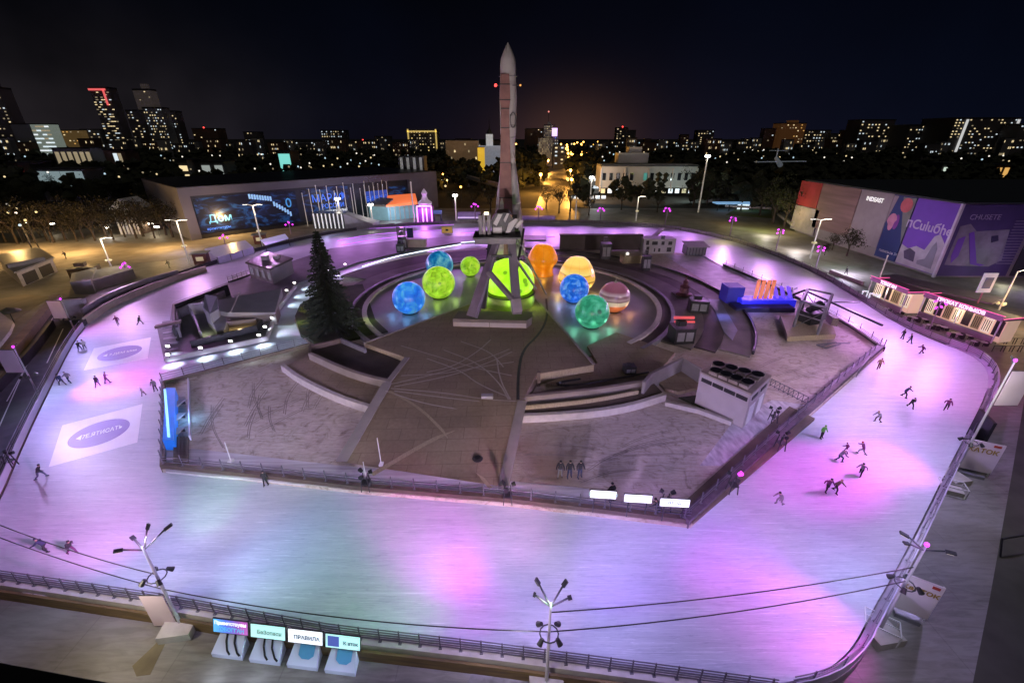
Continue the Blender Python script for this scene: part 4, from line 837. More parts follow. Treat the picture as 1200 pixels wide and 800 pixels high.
# overhead cables
def cable(p, q, sag, label):
    p, q = V(p), V(q); mb = MB(); pr = p
    for i in range(1, 17):
        t_ = i / 16; c = p.lerp(q, t_) - Vector((0, 0, sag * 4 * t_ * (1 - t_))); mb.tube(pr, c, .035, n=5); pr = c
    return tag(mb.build('cable', BLACK, loc=p), label, 'cable')
cable(P(-60, 590, 23), mAt.lerp(MA[1], .32), .6, 'upper black cable running left from the lower left mast')
cable(P(-60, 606, 23), mAt.lerp(MA[1], .5), .5, 'lower black cable running left from the lower left mast')
cable(mAt.lerp(MA[1], .5), MB_[1] + Vector((0, 0, 5.0)), .8, 'cable spanning from lower left mast to bottom centre mast')
cable(MB_[1] + Vector((0, 0, 6.6)), MC[1] + Vector((0, 0, 6.2)), .5, 'upper cable from bottom centre mast to the right mast')
cable(MB_[1] + Vector((0, 0, 5.0)), MC[1] + Vector((0, 0, 5.0)), .6, 'lower cable from bottom centre mast to the right mast')
# ================================================================== PEOPLE
SKIN = mat('skin_tone', (.55, .36, .27), .6); 
CLOTH = {k: mat(k + '_cloth', c, .85, var=.15) for k, c in dict(black=(.02, .02, .025), navy=(.03, .04, .09), grey=(.22, .22, .24), brown=(.12, .08, .05), green=(.12, .42, .06), white=(.75, .75, .75), plum=(.14, .03, .12), red=(.4, .04, .04), tan=(.35, .27, .17), jeans=(.07, .09, .15)).items()}
POSES = {}
def pose_mesh(key, lean=.25, la=(.5, -.4), lr=(-.35, .3), sw=.0, bend=.25):
    """joints of a figure facing +Y. lean forward, la arms (L,R forward swing), lr leg swings, bend knees"""
    hip = Vector((0, 0, .90 - bend * .12)); ch = hip + Vector((sw, math.sin(lean) * .5, math.cos(lean) * .5)); nk = hip + Vector((sw, math.sin(lean * 1.1) * .62, math.cos(lean * 1.1) * .60)); hd = nk + Vector((0, .06, .20))
    vs_, es, rs_ = [], [], []
    def add(p, r_, par=None):
        vs_.append(tuple(p)); rs_.append(r_); i = len(vs_) - 1
        if par is not None: es.append((par, i))
        return i
    h = add(hip, .185); m_ = add(hip.lerp(ch, .5), .175, h); c = add(ch, .20, m_); n_ = add(nk, .07, c); add(nk + Vector((0, .02, .06)), .06, n_); hi = add(hd - Vector((0, 0, .04)), .095, len(vs_) - 1); add(hd + Vector((0, .0, .07)), .085, hi)
    feet = []
    for s_, a, g_ in ((-1, la[0], lr[0]), (1, la[1], lr[1])):
        sh = ch + Vector((s_ * .19, 0, .04)); el = sh + Vector((s_ * .12, math.sin(a) * .28, -math.cos(a) * .27)); wr = el + Vector((s_ * .03, math.sin(a + .5) * .25, -math.cos(a + .5) * .23))
        i1 = add(sh, .10, c); i2 = add(el, .08, i1); i3 = add(wr, .055, i2); add(wr + (wr - el).normalized() * .12, .045, i3)
        hp = hip + Vector((s_ * .10, 0, -.05)); kn = hp + Vector((s_ * .04, math.sin(g_ + bend) * .43, -math.cos(g_ + bend) * .43)); an = kn + Vector((s_ * .05, math.sin(g_ - bend) * .42, -math.cos(g_ - bend) * .42))
        j1 = add(hp, .115, h); j2 = add(kn, .085, j1); j3 = add(an, .062, j2); add(an + Vector((0, .15, -.04)), .045, j3); feet.append(an)
    me = bpy.data.meshes.new('body'); me.from_pydata(vs_, es, []); o = bpy.data.objects.new('tmp_body', me); COL.objects.link(o)
    sk = o.modifiers.new('s', 'SKIN'); 
    for i, v in enumerate(me.skin_vertices[0].data): v.radius = (rs_[i], rs_[i] * .85 if i in (0, 1, 2) else rs_[i])
    me.skin_vertices[0].data[0].use_root = True
    o.modifiers.new('u', 'SUBSURF').levels = 1
    bpy.context.view_layer.update()
    ev = bpy.data.meshes.new_from_object(o.evaluated_get(bpy.context.evaluated_depsgraph_get())); bpy.data.objects.remove(o)
    zmin = min(v.co.z for v in ev.vertices); ev.transform(Matrix.Translation((0, 0, -zmin + .05)))
    ev.materials.clear()
    for m in (CLOTH['black'], CLOTH['jeans'], SKIN): ev.materials.append(m)
    hz_, nz = hip.z - zmin + .05, nk.z - zmin + .10
    wrs = [vs_[i] for i in range(len(vs_))]
    for p in ev.polygons:
        z = p.center.z; near = (p.center - Vector((0, 0, -zmin + .05)) - (hd)).length
        p.material_index = 2 if z > nz and near < .22 else (1 if z < hz_ - .02 and abs(p.center.x) < .24 else 0); p.use_smooth = True
    hatm = MB(); hc = hd + Vector((0, -.01, -zmin + .05)); hatm.lathe([(.115, .0), (.12, .05), (.10, .11), (.05, .14), (.005, .15)], 12, hc); 
    ft = MB()
    for f_ in feet: q = f_ + Vector((0, .04, -zmin + .05)); ft.box((q.x, q.y, .07), (.09, .28, .08)); ft.box((q.x, q.y, .015), (.015, .32, .03))
    fc = MB(); fz = hc + Vector((0, .10, -.03)); fc.box(fz, (.03, .04, .05)); fc.box(fz + Vector((-.04, -.01, .03)), (.025, .02, .015)); fc.box(fz + Vector((.04, -.01, .03)), (.025, .02, .015)); fc.box(fz + Vector((0, -.01, -.05)), (.05, .02, .012))
    POSES[key] = (ev, hatm, ft, fc)
pose_mesh('glide', .30, (.6, -.6), (-.45, .35), .03, .3); pose_mesh('push', .45, (-.8, .7), (.55, -.5), -.03, .35); pose_mesh('stand', .05, (.15, -.05), (-.08, .08), 0, .05); pose_mesh('crouch', .65, (.7, .4), (-.3, .4), .02, .6); pose_mesh('step', .2, (.5, -.3), (-.3, .35), 0, .15)
PARTM = {}
def person(px, py, pose, rz, top, legs, hat, label, z=0.0, s_=1.0, group=None):
    p = G(px, py, z); r = empty('person', p, label, 'person', group); r.rotation_euler = (0, 0, R(rz)); r.scale = (s_,) * 3
    ev, hm, fm, fc = POSES[pose]
    b_ = bpy.data.objects.new('body', ev); COL.objects.link(b_); b_.parent = r
    for i, m in enumerate((CLOTH[top], CLOTH[legs])): b_.material_slots[i].link = 'OBJECT'; b_.material_slots[i].material = m
    if pose not in PARTM:
        l = []
        for nm, mb_, m in (('hat', hm, CLOTH['black']), ('skates', fm, DARK), ('face', fc, SKIN)):
            o = mb_.build(nm, m); l.append((nm, o.data)); bpy.data.objects.remove(o)
        PARTM[pose] = l
    for nm, me in PARTM[pose]:
        if nm == 'skates' and z > .2: nm = 'shoes'
        o = bpy.data.objects.new(nm, me); COL.objects.link(o); o.parent = r
        if nm == 'hat': o.material_slots[0].link = 'OBJECT'; o.material_slots[0].material = CLOTH[hat]
    return r
PE = [(139, 381, 'glide', 60, 'plum', 'grey', 'plum', 'faint skater in plum clothes alone near the upper left bend'), (164, 380, 'push', -80, 'black', 'black', 'black', 'skater in black leaning forward near the upper left bend'),
 (94, 411, 'crouch', 30, 'black', 'jeans', 'black', 'dark skater hugging the left barrier beside a white-clad one'), (100, 409, 'glide', 50, 'white', 'black', 'black', 'skater in a white top near the left barrier'),
 (74, 451, 'push', 70, 'navy', 'black', 'black', 'navy-clad skater bent low at the left barrier'), (82, 448, 'glide', 90, 'grey', 'navy', 'grey', 'grey-clad skater next to the bent navy one at the left barrier'),
 (115, 453, 'glide', 20, 'black', 'black', 'brown', 'dark-clad skater, left one of a pair between the two ice banners'), (126, 449, 'step', -30, 'plum', 'black', 'black', 'plum-clad skater, right one of a pair between the two ice banners'),
 (169, 463, 'step', 180, 'white', 'grey', 'white', 'small child in white snowsuit on the left ice'), (183, 458, 'stand', 200, 'grey', 'black', 'black', 'lone dark skater near the left corner of the island fence'),
 (48, 560, 'push', -70, 'black', 'jeans', 'black', 'skater lunging just below the larger ice banner'), (56, 645, 'crouch', 100, 'navy', 'black', 'navy', 'low crouching skater at the lower left under the cables'), (85, 648, 'push', -110, 'black', 'plum', 'black', 'dark skater striding at the lower left under the cables'),
 (312, 569, 'stand', 10, 'black', 'black', 'black', 'person in black leaning on the front island fence'),
 (1059, 465, 'glide', -150, 'navy', 'black', 'black', 'left one of two skaters close together on the upper right ice'), (1066, 477, 'push', 160, 'black', 'black', 'black', 'larger black skater of the two close together on the upper right ice'), (1108, 480, 'glide', 140, 'plum', 'black', 'black', 'lone plum skater nearest the right corner curve'),
 (1029, 494, 'crouch', 100, 'grey', 'brown', 'tan', 'grey skater with tan hat crouching mid right ice'), (962, 513, 'stand', 190, 'green', 'black', 'green', 'skater in bright green jacket near the right island fence'),
 (982, 540, 'crouch', -90, 'grey', 'navy', 'white', 'grey skater with a white hat gliding low left of the centre of the right ice'), (991, 530, 'glide', 30, 'plum', 'plum', 'plum', 'tiny plum-clad child skater behind the low gliding one'), (1010, 532, 'push', 40, 'plum', 'grey', 'red', 'faint plum skater in grey trousers over the pink light pool'),
 (1008, 556, 'push', 120, 'grey', 'black', 'black', 'grey-topped skater with one leg stretched on the right ice'), (968, 575, 'glide', 170, 'plum', 'black', 'black', 'left one of two skaters side by side low on the right ice'), (978, 576, 'glide', 200, 'brown', 'black', 'tan', 'brown-clad right one of two skaters side by side low on the right ice'),
 (914, 590, 'crouch', 110, 'grey', 'grey', 'black', 'grey skater alone nearest the right front island corner'), (1029, 432, 'step', 150, 'tan', 'brown', 'brown', 'tan-clad person skating at the right tip of the island'),
 (1057, 397, 'stand', 90, 'black', 'black', 'black', 'person in black standing at the kiosk barrier, left of two'), (1066, 402, 'step', 60, 'black', 'navy', 'grey', 'person with grey hat at the kiosk barrier, right of two'), (1080, 414, 'push', 80, 'plum', 'plum', 'plum', 'plum figure for a skater reflection in front of the second kiosk')]  # last figure stands in for a faint pink reflection of a skater
for px, py, po, rz, a, b_, c, lb in PE:
    person(px, py, po, rz, a, b_, c, lb, 0, .60 if 'child' in lb else .80 + .02 * (px % 5))
for i, (px, lb) in enumerate(((656, 'left one of three figures standing in line on the island snow'), (667, 'middle one of three figures standing in line on the island snow'), (679, 'right one of three figures standing in line on the island snow'))):
    person(px, 559, 'stand', 180 + i * 7, 'black', 'navy' if i else 'grey', 'black', lb, IZ)
person(716, 587, 'stand', 20, 'black', 'black', 'black', 'person behind the middle glowing front board', IZ)
person(772, 604, 'crouch', 60, 'black', 'black', 'black', 'person bending down under the right glowing front board', IZ)
for px, py, lb in ((78, 303, 'person in black walking alone on the promenade near its left end'), (199, 314, 'person in dark coat at the pale planter wall'), (991, 322, 'person standing beside the dark verge behind the right barrier')):
    person(px, py, 'step', 90, 'black', 'black', 'black', lb, GZ + .03)
# ================================================================== BANNERS LAID ON THE ICE
VIO = mat('printed_violet', (.30, .22, .62), .5, var=.08); WHITEF = mat('printed_white', (.88, .88, .9), .45, var=.05)
def ice_banner(corners, words, label):
    q = [G(*c, .004) for c in corners]; cen_ = sum(q, Vector()) / 4; r = empty('ice_banner', (cen_.x, cen_.y, 0), label, 'ice banner')
    MB().add(q, [(0, 1, 2, 3)]).build('sheet', WHITEF, r)
    xa = ((q[2] - q[3]) + (q[1] - q[0])) / 2; ya = ((q[0] - q[3]) + (q[1] - q[2])) / 2
    mb = MB(); n = 40; mb.add([cen_ + xa * .37 * math.cos(2 * math.pi * i / n) + ya * .30 * math.sin(2 * math.pi * i / n) + Vector((0, 0, .004)) for i in range(n)], [tuple(range(n))]); mb.build('oval', VIO, r)
    text('lettering', words, ya.length * .20, WHITEF, r, cen_ + Vector((0, 0, .012)), xa, ya, .002, .02, fit=(xa.length * .56, ya.length * .13))
ice_banner([(110, 408), (177, 395), (173, 420), (98, 434)], '\u25c4 7.\u0414\u0415\u041c k\u2044\u043a\u043c', 'smaller white banner with violet oval under the ice, upper left')
ice_banner([(73, 498), (167, 473), (161, 518), (57, 547)], '\u25c47\u0415.\u042f\u0422\u0418\u0421\u0410\u0422\u042c', 'larger white banner with violet oval under the ice, mid left')
# ================================================================== GLOWING BOARDS
def board(name, a, b, z0, z1, m, label, parts, cat='info board', tilt=.0, legs=True):
    a, b = V(a), V(b); c = (a + b) / 2; r = empty(name, (c.x, c.y, a.z), label, cat); d = (b - a); d.z = 0; L = d.length; d.normalize(); n_ = Vector((d.y, -d.x, 0))
    if n_.y > 0: n_ = -n_
    up_ = (Vector((0, 0, 1)) - n_ * tilt).normalized() if tilt >= 0 else Vector((0, 0, 1)); H = z1 - z0
    o0 = Vector((c.x, c.y, z0))
    def pl(x0, x1, y0, y1, off, th=.03):
        mb = MB(); nn = d.cross(up_).normalized();  nn = nn if nn.dot(n_) > 0 else -nn
        vs_ = [o0 + d * x + up_ * y + nn * k for k in (off, off + th) for x, y in ((x0, y0), (x1, y0), (x1, y1), (x0, y1))]
        return mb.add(vs_, [(0, 1, 2, 3), (7, 6, 5, 4), (0, 4, 5, 1), (1, 5, 6, 2), (2, 6, 7, 3), (3, 7, 4, 0)])
    pl(-L / 2, L / 2, 0, H, -.08, .08).build('casing', BLACK, r); sc_ = pl(-L / 2 + .05, L / 2 - .05, .05, H - .05, .004, .012).build('screen', m, r)
    if legs:
        for s_ in (-1, 1): mb = MB(); mb.bar(o0 + d * s_ * L * .32 - n_ * .05, Vector((c.x, c.y, a.z)) + d * s_ * L * .32 - n_ * .05, .08); mb.build('leg', DARK, r)
    for (x, y, s, wd, mm) in parts: text('lettering', s, wd, mm, sc_, o0 + d * x + up_ * y + (d.cross(up_) if d.cross(up_).dot(n_) > 0 else -d.cross(up_)) * .03, d, up_, .004, .01)
    return r, pl
INKB = mat('screen_ink', (.1, .2, .35), .6, var=.05); INKG = mat('screen_ink_green', (.35, .55, .5), .6, var=.05)
E_TEAL = em('teal_screen_glow', (.5, .9, .85), .8)
def grad_b(t, b):
    c = t.nodes.new('ShaderNodeTexCoord'); s_ = t.nodes.new('ShaderNodeSeparateXYZ'); t.links.new(c.outputs['Generated'], s_.inputs[0])
    col = ramp(t, s_.outputs[0], [(0, (.12, .5, .9)), (.35, (.10, .2, .75)), (.7, (.25, .1, .45)), (.85, (.45, .1, .45))]); t.links.new(col, b.inputs['Emission Color']); t.links.new(col, b.inputs['Base Color']); b.inputs['Emission Strength'].default_value = .8
GRAD = ramp_mat('gradient_screen', grad_b)
fb = [((253, 0), (295, 0)), ((294, 0), (337, 0)), ((337, 0), (380, 0)), ((380, 0), (423, 0))]
scr = [((252, 722), (296, 728), 735, 739), ((293, 726), (337, 732), 742, 746), ((337, 732), (381, 738), 748, 752), ((380, 738), (424, 743), 752, 756)]
ys = [1, 2, 3, 4]
specs = [(GRAD, [(0, .68, '\u041f\u0440\u0438\u0432\u0435\u0442\u0441\u0442\u0432\u0443\u0435\u043c',   .30, E_SCR), (0, .27, '\u0422\u041e\u0411\u041e\u0413\u0413\u0410\u041d', .34, E_CYAN)], 'gradient blue and violet'), (E_TEAL, [(.1, .42, '\u0411\u0435\u0417\u043e\u043f\u0430\u0441\u043d', .34, INKG)], 'pale teal'),
         (E_SCR, [(.1, .42, '\u041f\u0420\u0410\u0412\u0418\u041b\u0410', .34, INKB)], 'white'), (E_TEAL, [(.5, .42, '\u041a \u0430\u0442\u043e\u043a', .3, INKB)], 'teal framed, picture bearing')]
for i, ((x0, x1), (m, pt, lk)) in enumerate(zip([(254, 295), (297, 338), (340, 381), (383, 424)], specs)):
    yb = 764 + i * 6.0; fa_ = G(x0 + 2, yb - 10, GZ); fb_ = G(x1 + 2, yb - 5, GZ)
    fa_.z = fb_.z = GZ
    r, pl = board('glowing_board', fa_, fb_, GZ + 1.2, GZ + 2.15, m, lk + ' glowing board on a sled base, ' + ORD[i] + ' of four', pt, tilt=.35, legs=False)
    c = (V(fa_) + V(fb_)) / 2; L = (fb_ - fa_).length; d = (fb_ - fa_).normalized(); rz = math.atan2(d.y, d.x); n_ = Vector((d.y, -d.x, 0))
    mb = MB(); w1, w2 = L * .34, L * .42; A_ = c + n_ * .75; B2 = c - n_ * .2
    lo = [A_ - d * w2, A_ + d * w2, B2 + d * w1, B2 - d * w1]; k = [(p.x, p.y, GZ) for p in lo] + [(lo[0].x, lo[0].y, GZ + .35), (lo[1].x, lo[1].y, GZ + .35), (lo[2].x, lo[2].y, GZ + 1.1), (lo[3].x, lo[3].y, GZ + 1.1)]
    mb.add(k, [(3, 2, 1, 0), (4, 5, 6, 7), (0, 1, 5, 4), (1, 2, 6, 5), (2, 3, 7, 6), (3, 0, 4, 7)]); bs = mb.build('base', mat('sled_white', (.62, .66, .85), .5, var=.08), r)
    mb = MB()
    def onb(u, v): p = lo[0].lerp(lo[1], u).lerp(lo[3].lerp(lo[2], u), v); return Vector((p.x, p.y, GZ + .35 + .75 * v + .03)) + n_ * .03
    if i < 2:
        for pts in ([(.3, 1), (.36, .6), (.5, .2), (.62, .05)], [(.62, 1), (.68, .55), (.85, .15), (.95, .05)]):
            for u, v in zip(pts, pts[1:]): mb.bar(onb(*u), onb(*v), .1, .05)
        mb.build('curl_stripe', BLACK, bs)
    else:
        mb.add([onb(.25, 1), onb(.3, .45), onb(.45, .3), onb(.7, .3), onb(.85, .45), onb(.88, 1)], [(0, 1, 2, 3, 4, 5)]); mb.build('blue_emblem', mat('emblem_blue', (.12, .4, .7), .4), bs)
    if i == 3: pl(-L * .42, -L * .1, .15, .8, .02, .012).build('picture', mat('picture_navy', (.08, .1, .4), .5, emit=(.08, .12, .5), strength=.6), r)
    light('POINT', c + n_ * 2.0 + Vector((0, 0, .8)), 40, (.7, .8, 1), radius=.4)
for i, (x0, x1, yy, wd) in enumerate([(689, 720, 580, '\u0417\u0410\u041f\u0420\u0415\u0429\u0415\u041d\u041e'), (728, 761, 585, '\u041d\u0415 \u0421\u0422\u041e\u042f\u0422\u042c'), (769, 804, 590, '\u0412\u0425\u041e\u0414')]):
    a, b = G(x0 - 0, yy + 20, IZ), G(x1, yy + 22, IZ); board('glowing_board', a, b, IZ + 1.55, IZ + 2.35, E_SCR, ['left', 'middle', 'right'][i] + ' one of three white glowing boards on the front island fence', [(0, .4, wd, .36, mat('faint_green_ink', (.45, .7, .55), .6, emit=(.5, .85, .7), strength=.5) if i < 2 else INKB)], tilt=.1)
# blue glowing bench / light box at the island's left end
bb = empty('light_box', G(199, 500, IZ), 'long bright blue light box beside benches at the left end of the island', 'light box')
a, b = G(195, 527, IZ), G(198, 464, IZ); mb = MB(); mb.prism([a, b, b + Vector((1.1, 0, 0)), a + Vector((1.1, 0, 0))], IZ, 1.5); mb.build('casing', mat('blue_box_glow', (.02, .15, .6), .4, emit=(.02, .18, .8), strength=.45), bb)
mb = MB(); mb.prism([a + Vector((.15, .5, 0)), b + Vector((.15, -.5, 0)), b + Vector((.4, -.5, 0)), a + Vector((.4, .5, 0))], 1.5, 1.62); mb.build('top_tube', em('sky_tube_glow', (.25, .65, 1), 1.2), bb)
light('POINT', (a.x - .9, (a.y + b.y) / 2, 1.6), 120, (.2, .5, 1)); 
for i in range(3):
    y0 = 472 + i * 16; a, b = G(206, y0, IZ), G(212, y0 + 11, IZ); mb = MB(); mb.box(((a.x + b.x) / 2, (a.y + b.y) / 2, IZ + .45), (.7, abs(a.y - b.y), .12)); 
    o = MB(); r = empty('bench', ((a.x + b.x) / 2, (a.y + b.y) / 2, IZ), ORD[i] + ' small grey bench from the far end behind the blue light box', 'bench'); mb.build('seat', GREYP, r)
    for s_ in (-1, 1): MB().box(((a.x + b.x) / 2, (a.y + b.y) / 2 + s_ * abs(a.y - b.y) * .38, IZ + .2), (.6, .1, .4)).build('leg', DARK, r)
mb = MB(); mb.band([G(222, 448, IZ), G(224, 516, IZ)], IZ, 1.0, .12); tag(mb.build('low_partition', LILAC, loc=G(223, 480, IZ)), 'pale low partition behind the benches at the left end of the island', 'partition')
mb = MB()
for i in range(4): x = 207 + i * 4; mb.bar(G(x, 515, IZ) + Vector((0, 0, .25)), G(x, 546, IZ) + Vector((0, 0, .25)), .35, .2)
tag(mb.build('decking_steps', WOODD, loc=G(213, 530, IZ)), 'wooden slatted steps at the lower left corner of the island', 'steps')
# small lamps standing in the snow
for i, (bx, by, tx, ty, lb) in enumerate([(271, 541, 265, 518, 'short slim white lamp post on the left of the raked snow'), (447, 545, 446, 513, 'slim white post at the left foot of the ramp'), (430, 566, 429, 541, 'slim white post beside the equipment on the front fence')]):
    b = G(bx, by, IZ); h = HT(ty, b.y); r = empty('lamp_post', b, lb, 'lamp post'); MB().tube(b, (b.x, b.y, max(h, IZ + 1.6)), .05, .04).build('pole', WHITEP, r); MB().box(b + Vector((0, 0, .12)), (.35, .5, .24)).build('foot', WHITEP, r)
# projector stations on the island fences
def station(px, py, z, label, mag=False, s_=1.0):
    p = G(px, py, z); r = empty('projector_station', p, label, 'projector stand')
    mb = MB()
    for k in range(4): a = R(45 + 90 * k); mb.bar(p + Vector((.5 * s_ * math.cos(a), .5 * s_ * math.sin(a), 0)), p + Vector((.3 * s_ * math.cos(a), .3 * s_ * math.sin(a), 1.6 * s_)), .07)
    mb.box(p + Vector((0, 0, .8 * s_)), (.7 * s_, .7 * s_, .06)); mb.build('frame', DARK, r)
    for k in range(3): a = R(120 * k + 20); c = p + Vector((.35 * s_ * math.cos(a), .35 * s_ * math.sin(a), 1.75 * s_)); MB().tube(c, c + Vector((.3 * math.cos(a), .3 * math.sin(a), .05)), .15 * s_, .2 * s_, 10).build('projector', E_MAG if mag and k == 0 else BLACK, r)
station(430, 573, .7, 'dark projector stand on the front island fence, left one'); station(595, 588, .7, 'projector stand in a white frame on the front fence near the ramp'); station(779, 598, .5, 'dark projector stand at the front right corner of the island')
station(857, 576, .8, 'projector stand with a magenta lamp on the right island fence', True); station(913, 526, .8, 'black projector stand on the right island fence above the magenta one'); station(905, 494, .6, 'brown piece of machinery on the muddy board walk', s_=.9); station(15, 546, .2, 'dark camera bracket on the left barrier', s_=.8)
mb = MB(); cc_ = G(560, 542, IZ); tag(MB().lathe([(.45, 0), (.5, .1), (.3, .25), (.01, .28)], 14, cc_ + Vector((0, 0, .4))).build('drain_cover', BLACK, loc=cc_), 'small round black cover on the ramp', 'cover')
mb = MB(); c = on_ramp(571, 466); tag(MB().box(c + Vector((0, 0, .2)), (1.3, .6, .35)).build('floor_case', GREYP, loc=c), 'small pale box lying on the plaza deck', 'box')
bo_ = empty('bollard', G(631, 452, .95), 'dark upright post at the corner of the right deck edge', 'post'); MB().bar(G(631, 452, .95), G(631, 452, .95) + Vector((0, 0, 1.9)), .4, .25).build('post_body', WOODD, bo_)
mb = MB(); mb.tube(G(652, 450, .96), G(652, 450, .96) + Vector((.1, 0, 0)), .05)
pts = smooth([G(760, 436, .97), G(720, 444, .97), G(680, 451, .97), G(655, 452, .97), G(652, 448, .97), G(680, 444, .97)], 2); mb = MB()
for a, b in zip(pts, pts[1:]): mb.tube(a, b, .14, n=6)
tag(mb.build('hose', BLACK, loc=pts[0]), 'black hose curled on the apron below the right deck edge', 'hose')
# ================================================================== FAN HOUSE
fh = empty('fan_house', G(845, 480, IZ), 'white equipment house with roof fans on the right of the island', 'equipment house')
TL, TR_ = G(821, 437, 4.4), G(880, 463, 4.4); BR2, BL2 = G(903, 441, 4.4), G(838, 427, 4.4)
HW = mat('house_panel', (.42, .38, .36), .6, var=.12)
mb = MB(); mb.prism([TL, TR_, BR2, BL2], .1, 4.4); wl = mb.build('wall', HW, fh)
def shr(pts, k): c = sum((V(p) for p in pts), Vector()) / len(pts); return [c + (V(p) - c) * k for p in pts]
mb = MB(); mb.prism(shr([TL, TR_, BR2, BL2], 1.02), 4.41, 4.6); mb.build('roof', mat('house_roof', (.33, .28, .22), .8, var=.2), fh)
e1 = TR_ - TL; e2 = BL2 - TL; e2b = BR2 - TR_
def rf(u, v, z=4.62): p = (TL + e1 * u).lerp(BL2.lerp(BR2, u), v); return Vector((p.x, p.y, z))
for v, us in ((.27, (.22, .42, .62, .82)), (.75, (.12, .36, .60, .84))):
    for u in us:
        mb = MB(); q = [rf(u - .085, v - .2), rf(u + .085, v - .2), rf(u + .085, v + .2), rf(u - .085, v + .2)]; mb.prism(q, 4.6, 4.95); o = mb.build('fan_housing', mat('fan_housing_tan', (.36, .31, .25), .7), fh)
        c = rf(u, v); mb = MB(); mb.lathe([(.01, 4.97), (.62, 4.97), (.66, 5.03)], 16, (c.x, c.y, 0)); mb.build('fan_grille', BLACK, o)
nn = Vector((e1.y, -e1.x, 0)).normalized()
mb = MB()
for i in range(4): a = TL + e1 * (.05 + i * .235); b = TL + e1 * (.05 + i * .235 + .21); mb.bar(Vector((a.x, a.y, 3.75)) + nn * .04, Vector((b.x, b.y, 3.75)) + nn * .04, .08, .42)
mb.build('louvre', BLACK, wl)
n2 = Vector((e2b.y, -e2b.x, 0)).normalized()
for u in (.25, .7): a = TR_ + e2b * (u - .13); b = TR_ + e2b * (u + .13); mb = MB(); mb.bar(Vector((a.x, a.y, 3.7)) + n2 * .04, Vector((b.x, b.y, 3.7)) + n2 * .04, .06, .4); mb.build('louvre', BLACK, wl); mb = MB(); mb.bar(Vector((a.x, a.y, 1.6)) + n2 * .04, Vector((b.x, b.y, 1.6)) + n2 * .04, .06, 2.2); mb.build('door', WHITEP, wl)
mb = MB(); a = G(859, 490, IZ); mb.box(a + Vector((0, 0, 1)), (.6, .5, 2.0)); tag(mb.build('electric_cabinet', WHITEP, loc=a), 'slim white cabinet at the front corner of the fan house', 'cabinet')
wall_thing('low_wall', [(780, 470), (820, 479), (858, 493)], .3, .85, .5, PALEC, 'low pale wall running in front of the fan house', it=0)
struct('fan_house_lawn', MB().prism([G(795, 466, .4), G(825, 463, .4), G(868, 487, .4), G(855, 490, .4), G(820, 477, .4)], .2, .5), GRASS)
# ================================================================== EQUIPMENT ON THE RING TERRACE
def case(px, py, w_, d_, h, label, rz=0, name='stage_case', m=BLACK, top=None, z=.65, cat='equipment', dish=False):
    p = G(px, py, z); r = empty(name, p, label, cat); MB().box(p + Vector((0, 0, h / 2)), (w_, d_, h), rz).build('cabinet', m, r)
    MB().box(p + Vector((0, 0, h + .05)), (w_ * 1.04, d_ * 1.04, .1), rz).build('lid', top or DARK, r)
    mb = MB(); M_ = Matrix.Rotation(rz, 3, 'Z')
    for i in (-1, 1): mb.box(p + M_ @ Vector((i * w_ * .22, -d_ / 2 - .03, h * .5)), (w_ * .35, .05, h * .6), rz)
    mb.build('front_panel', MIDG, r)
    mb = MB(); mb.tube(p + Vector((-w_ * .3, 0, h)), p + Vector((-w_ * .3, 0, h + h * .35)), .06); mb.box(p + Vector((-w_ * .1, 0, h + h * .25)), (w_ * .4, d_ * .4, h * .3), rz); mb.build('top_gear', m, r); return r
case(797, 399, 3.0, 2.6, 2.3, 'black equipment stack with glowing red top on the ring terrace', .1); c = G(797, 399, .65); rr = bpy.data.objects.new; mb = MB(); mb.box(c + Vector((.5, 1.2, 3.2)), (3.0, .3, .35)); mb.box(c + Vector((.5, .8, 2.7)), (3.0, .3, .25)); tag(mb.build('red_light_bar', em('red_bar_glow', (.8, .12, .12), .35), loc=c), 'pair of red light bars over the black equipment stack', 'light bar')
case(817, 364, 3.0, 2.4, 2.0, 'black equipment pile near the blue-lit terrace', -.2); case(737, 436, 1.4, 1.2, .9, 'small black lighting unit on the apron beyond the hose', .1, z=.93); case(756, 316, 1.8, 1.8, 3.2, 'tall black speaker stack behind the yellow globe', 0); case(709, 303, 2.4, 2.0, 3.8, 'black tower of speakers below the dark wall', 0); case(473, 292, 2.2, 2, 3.4, 'dark speaker tower beside the far left light strip', .1); case(470, 295, 2.0, 1.5, 2.0, 'low dark box left of the far speaker tower', .1)
# red-brown pagoda shaped figure
p = G(801, 346, .62); sg = empty('statue', p, 'dark red pointed figure standing in the ring planter', 'statue'); MB().lathe([(1.5, 0), (1.5, .4), (.9, .6), (.8, 1.6), (1.0, 1.9), (.4, 2.1), (.45, 2.8), (.15, 3.1), (.02, 4.0)], 12, p).build('figure', mat('maroon_figure', (.10, .03, .04), .6), sg); MB().box(p + Vector((0, 0, .1)), (3.6, 3.2, .25)).build('plinth', TERD, sg)
struct('blue_lit_terrace', MB().prism([G(827, 351, .5), G(843, 352, .5), G(864, 388, .5), G(858, 400, .5), G(848, 390, .5), G(838, 366, .5)], .3, .70), mat('terrace_blue', (.2, .2, .25), .6)); light('SPOT', G(850, 352, 3.5), 500, (.2, .25, 1), G(848, 372, .6), 90, 1)
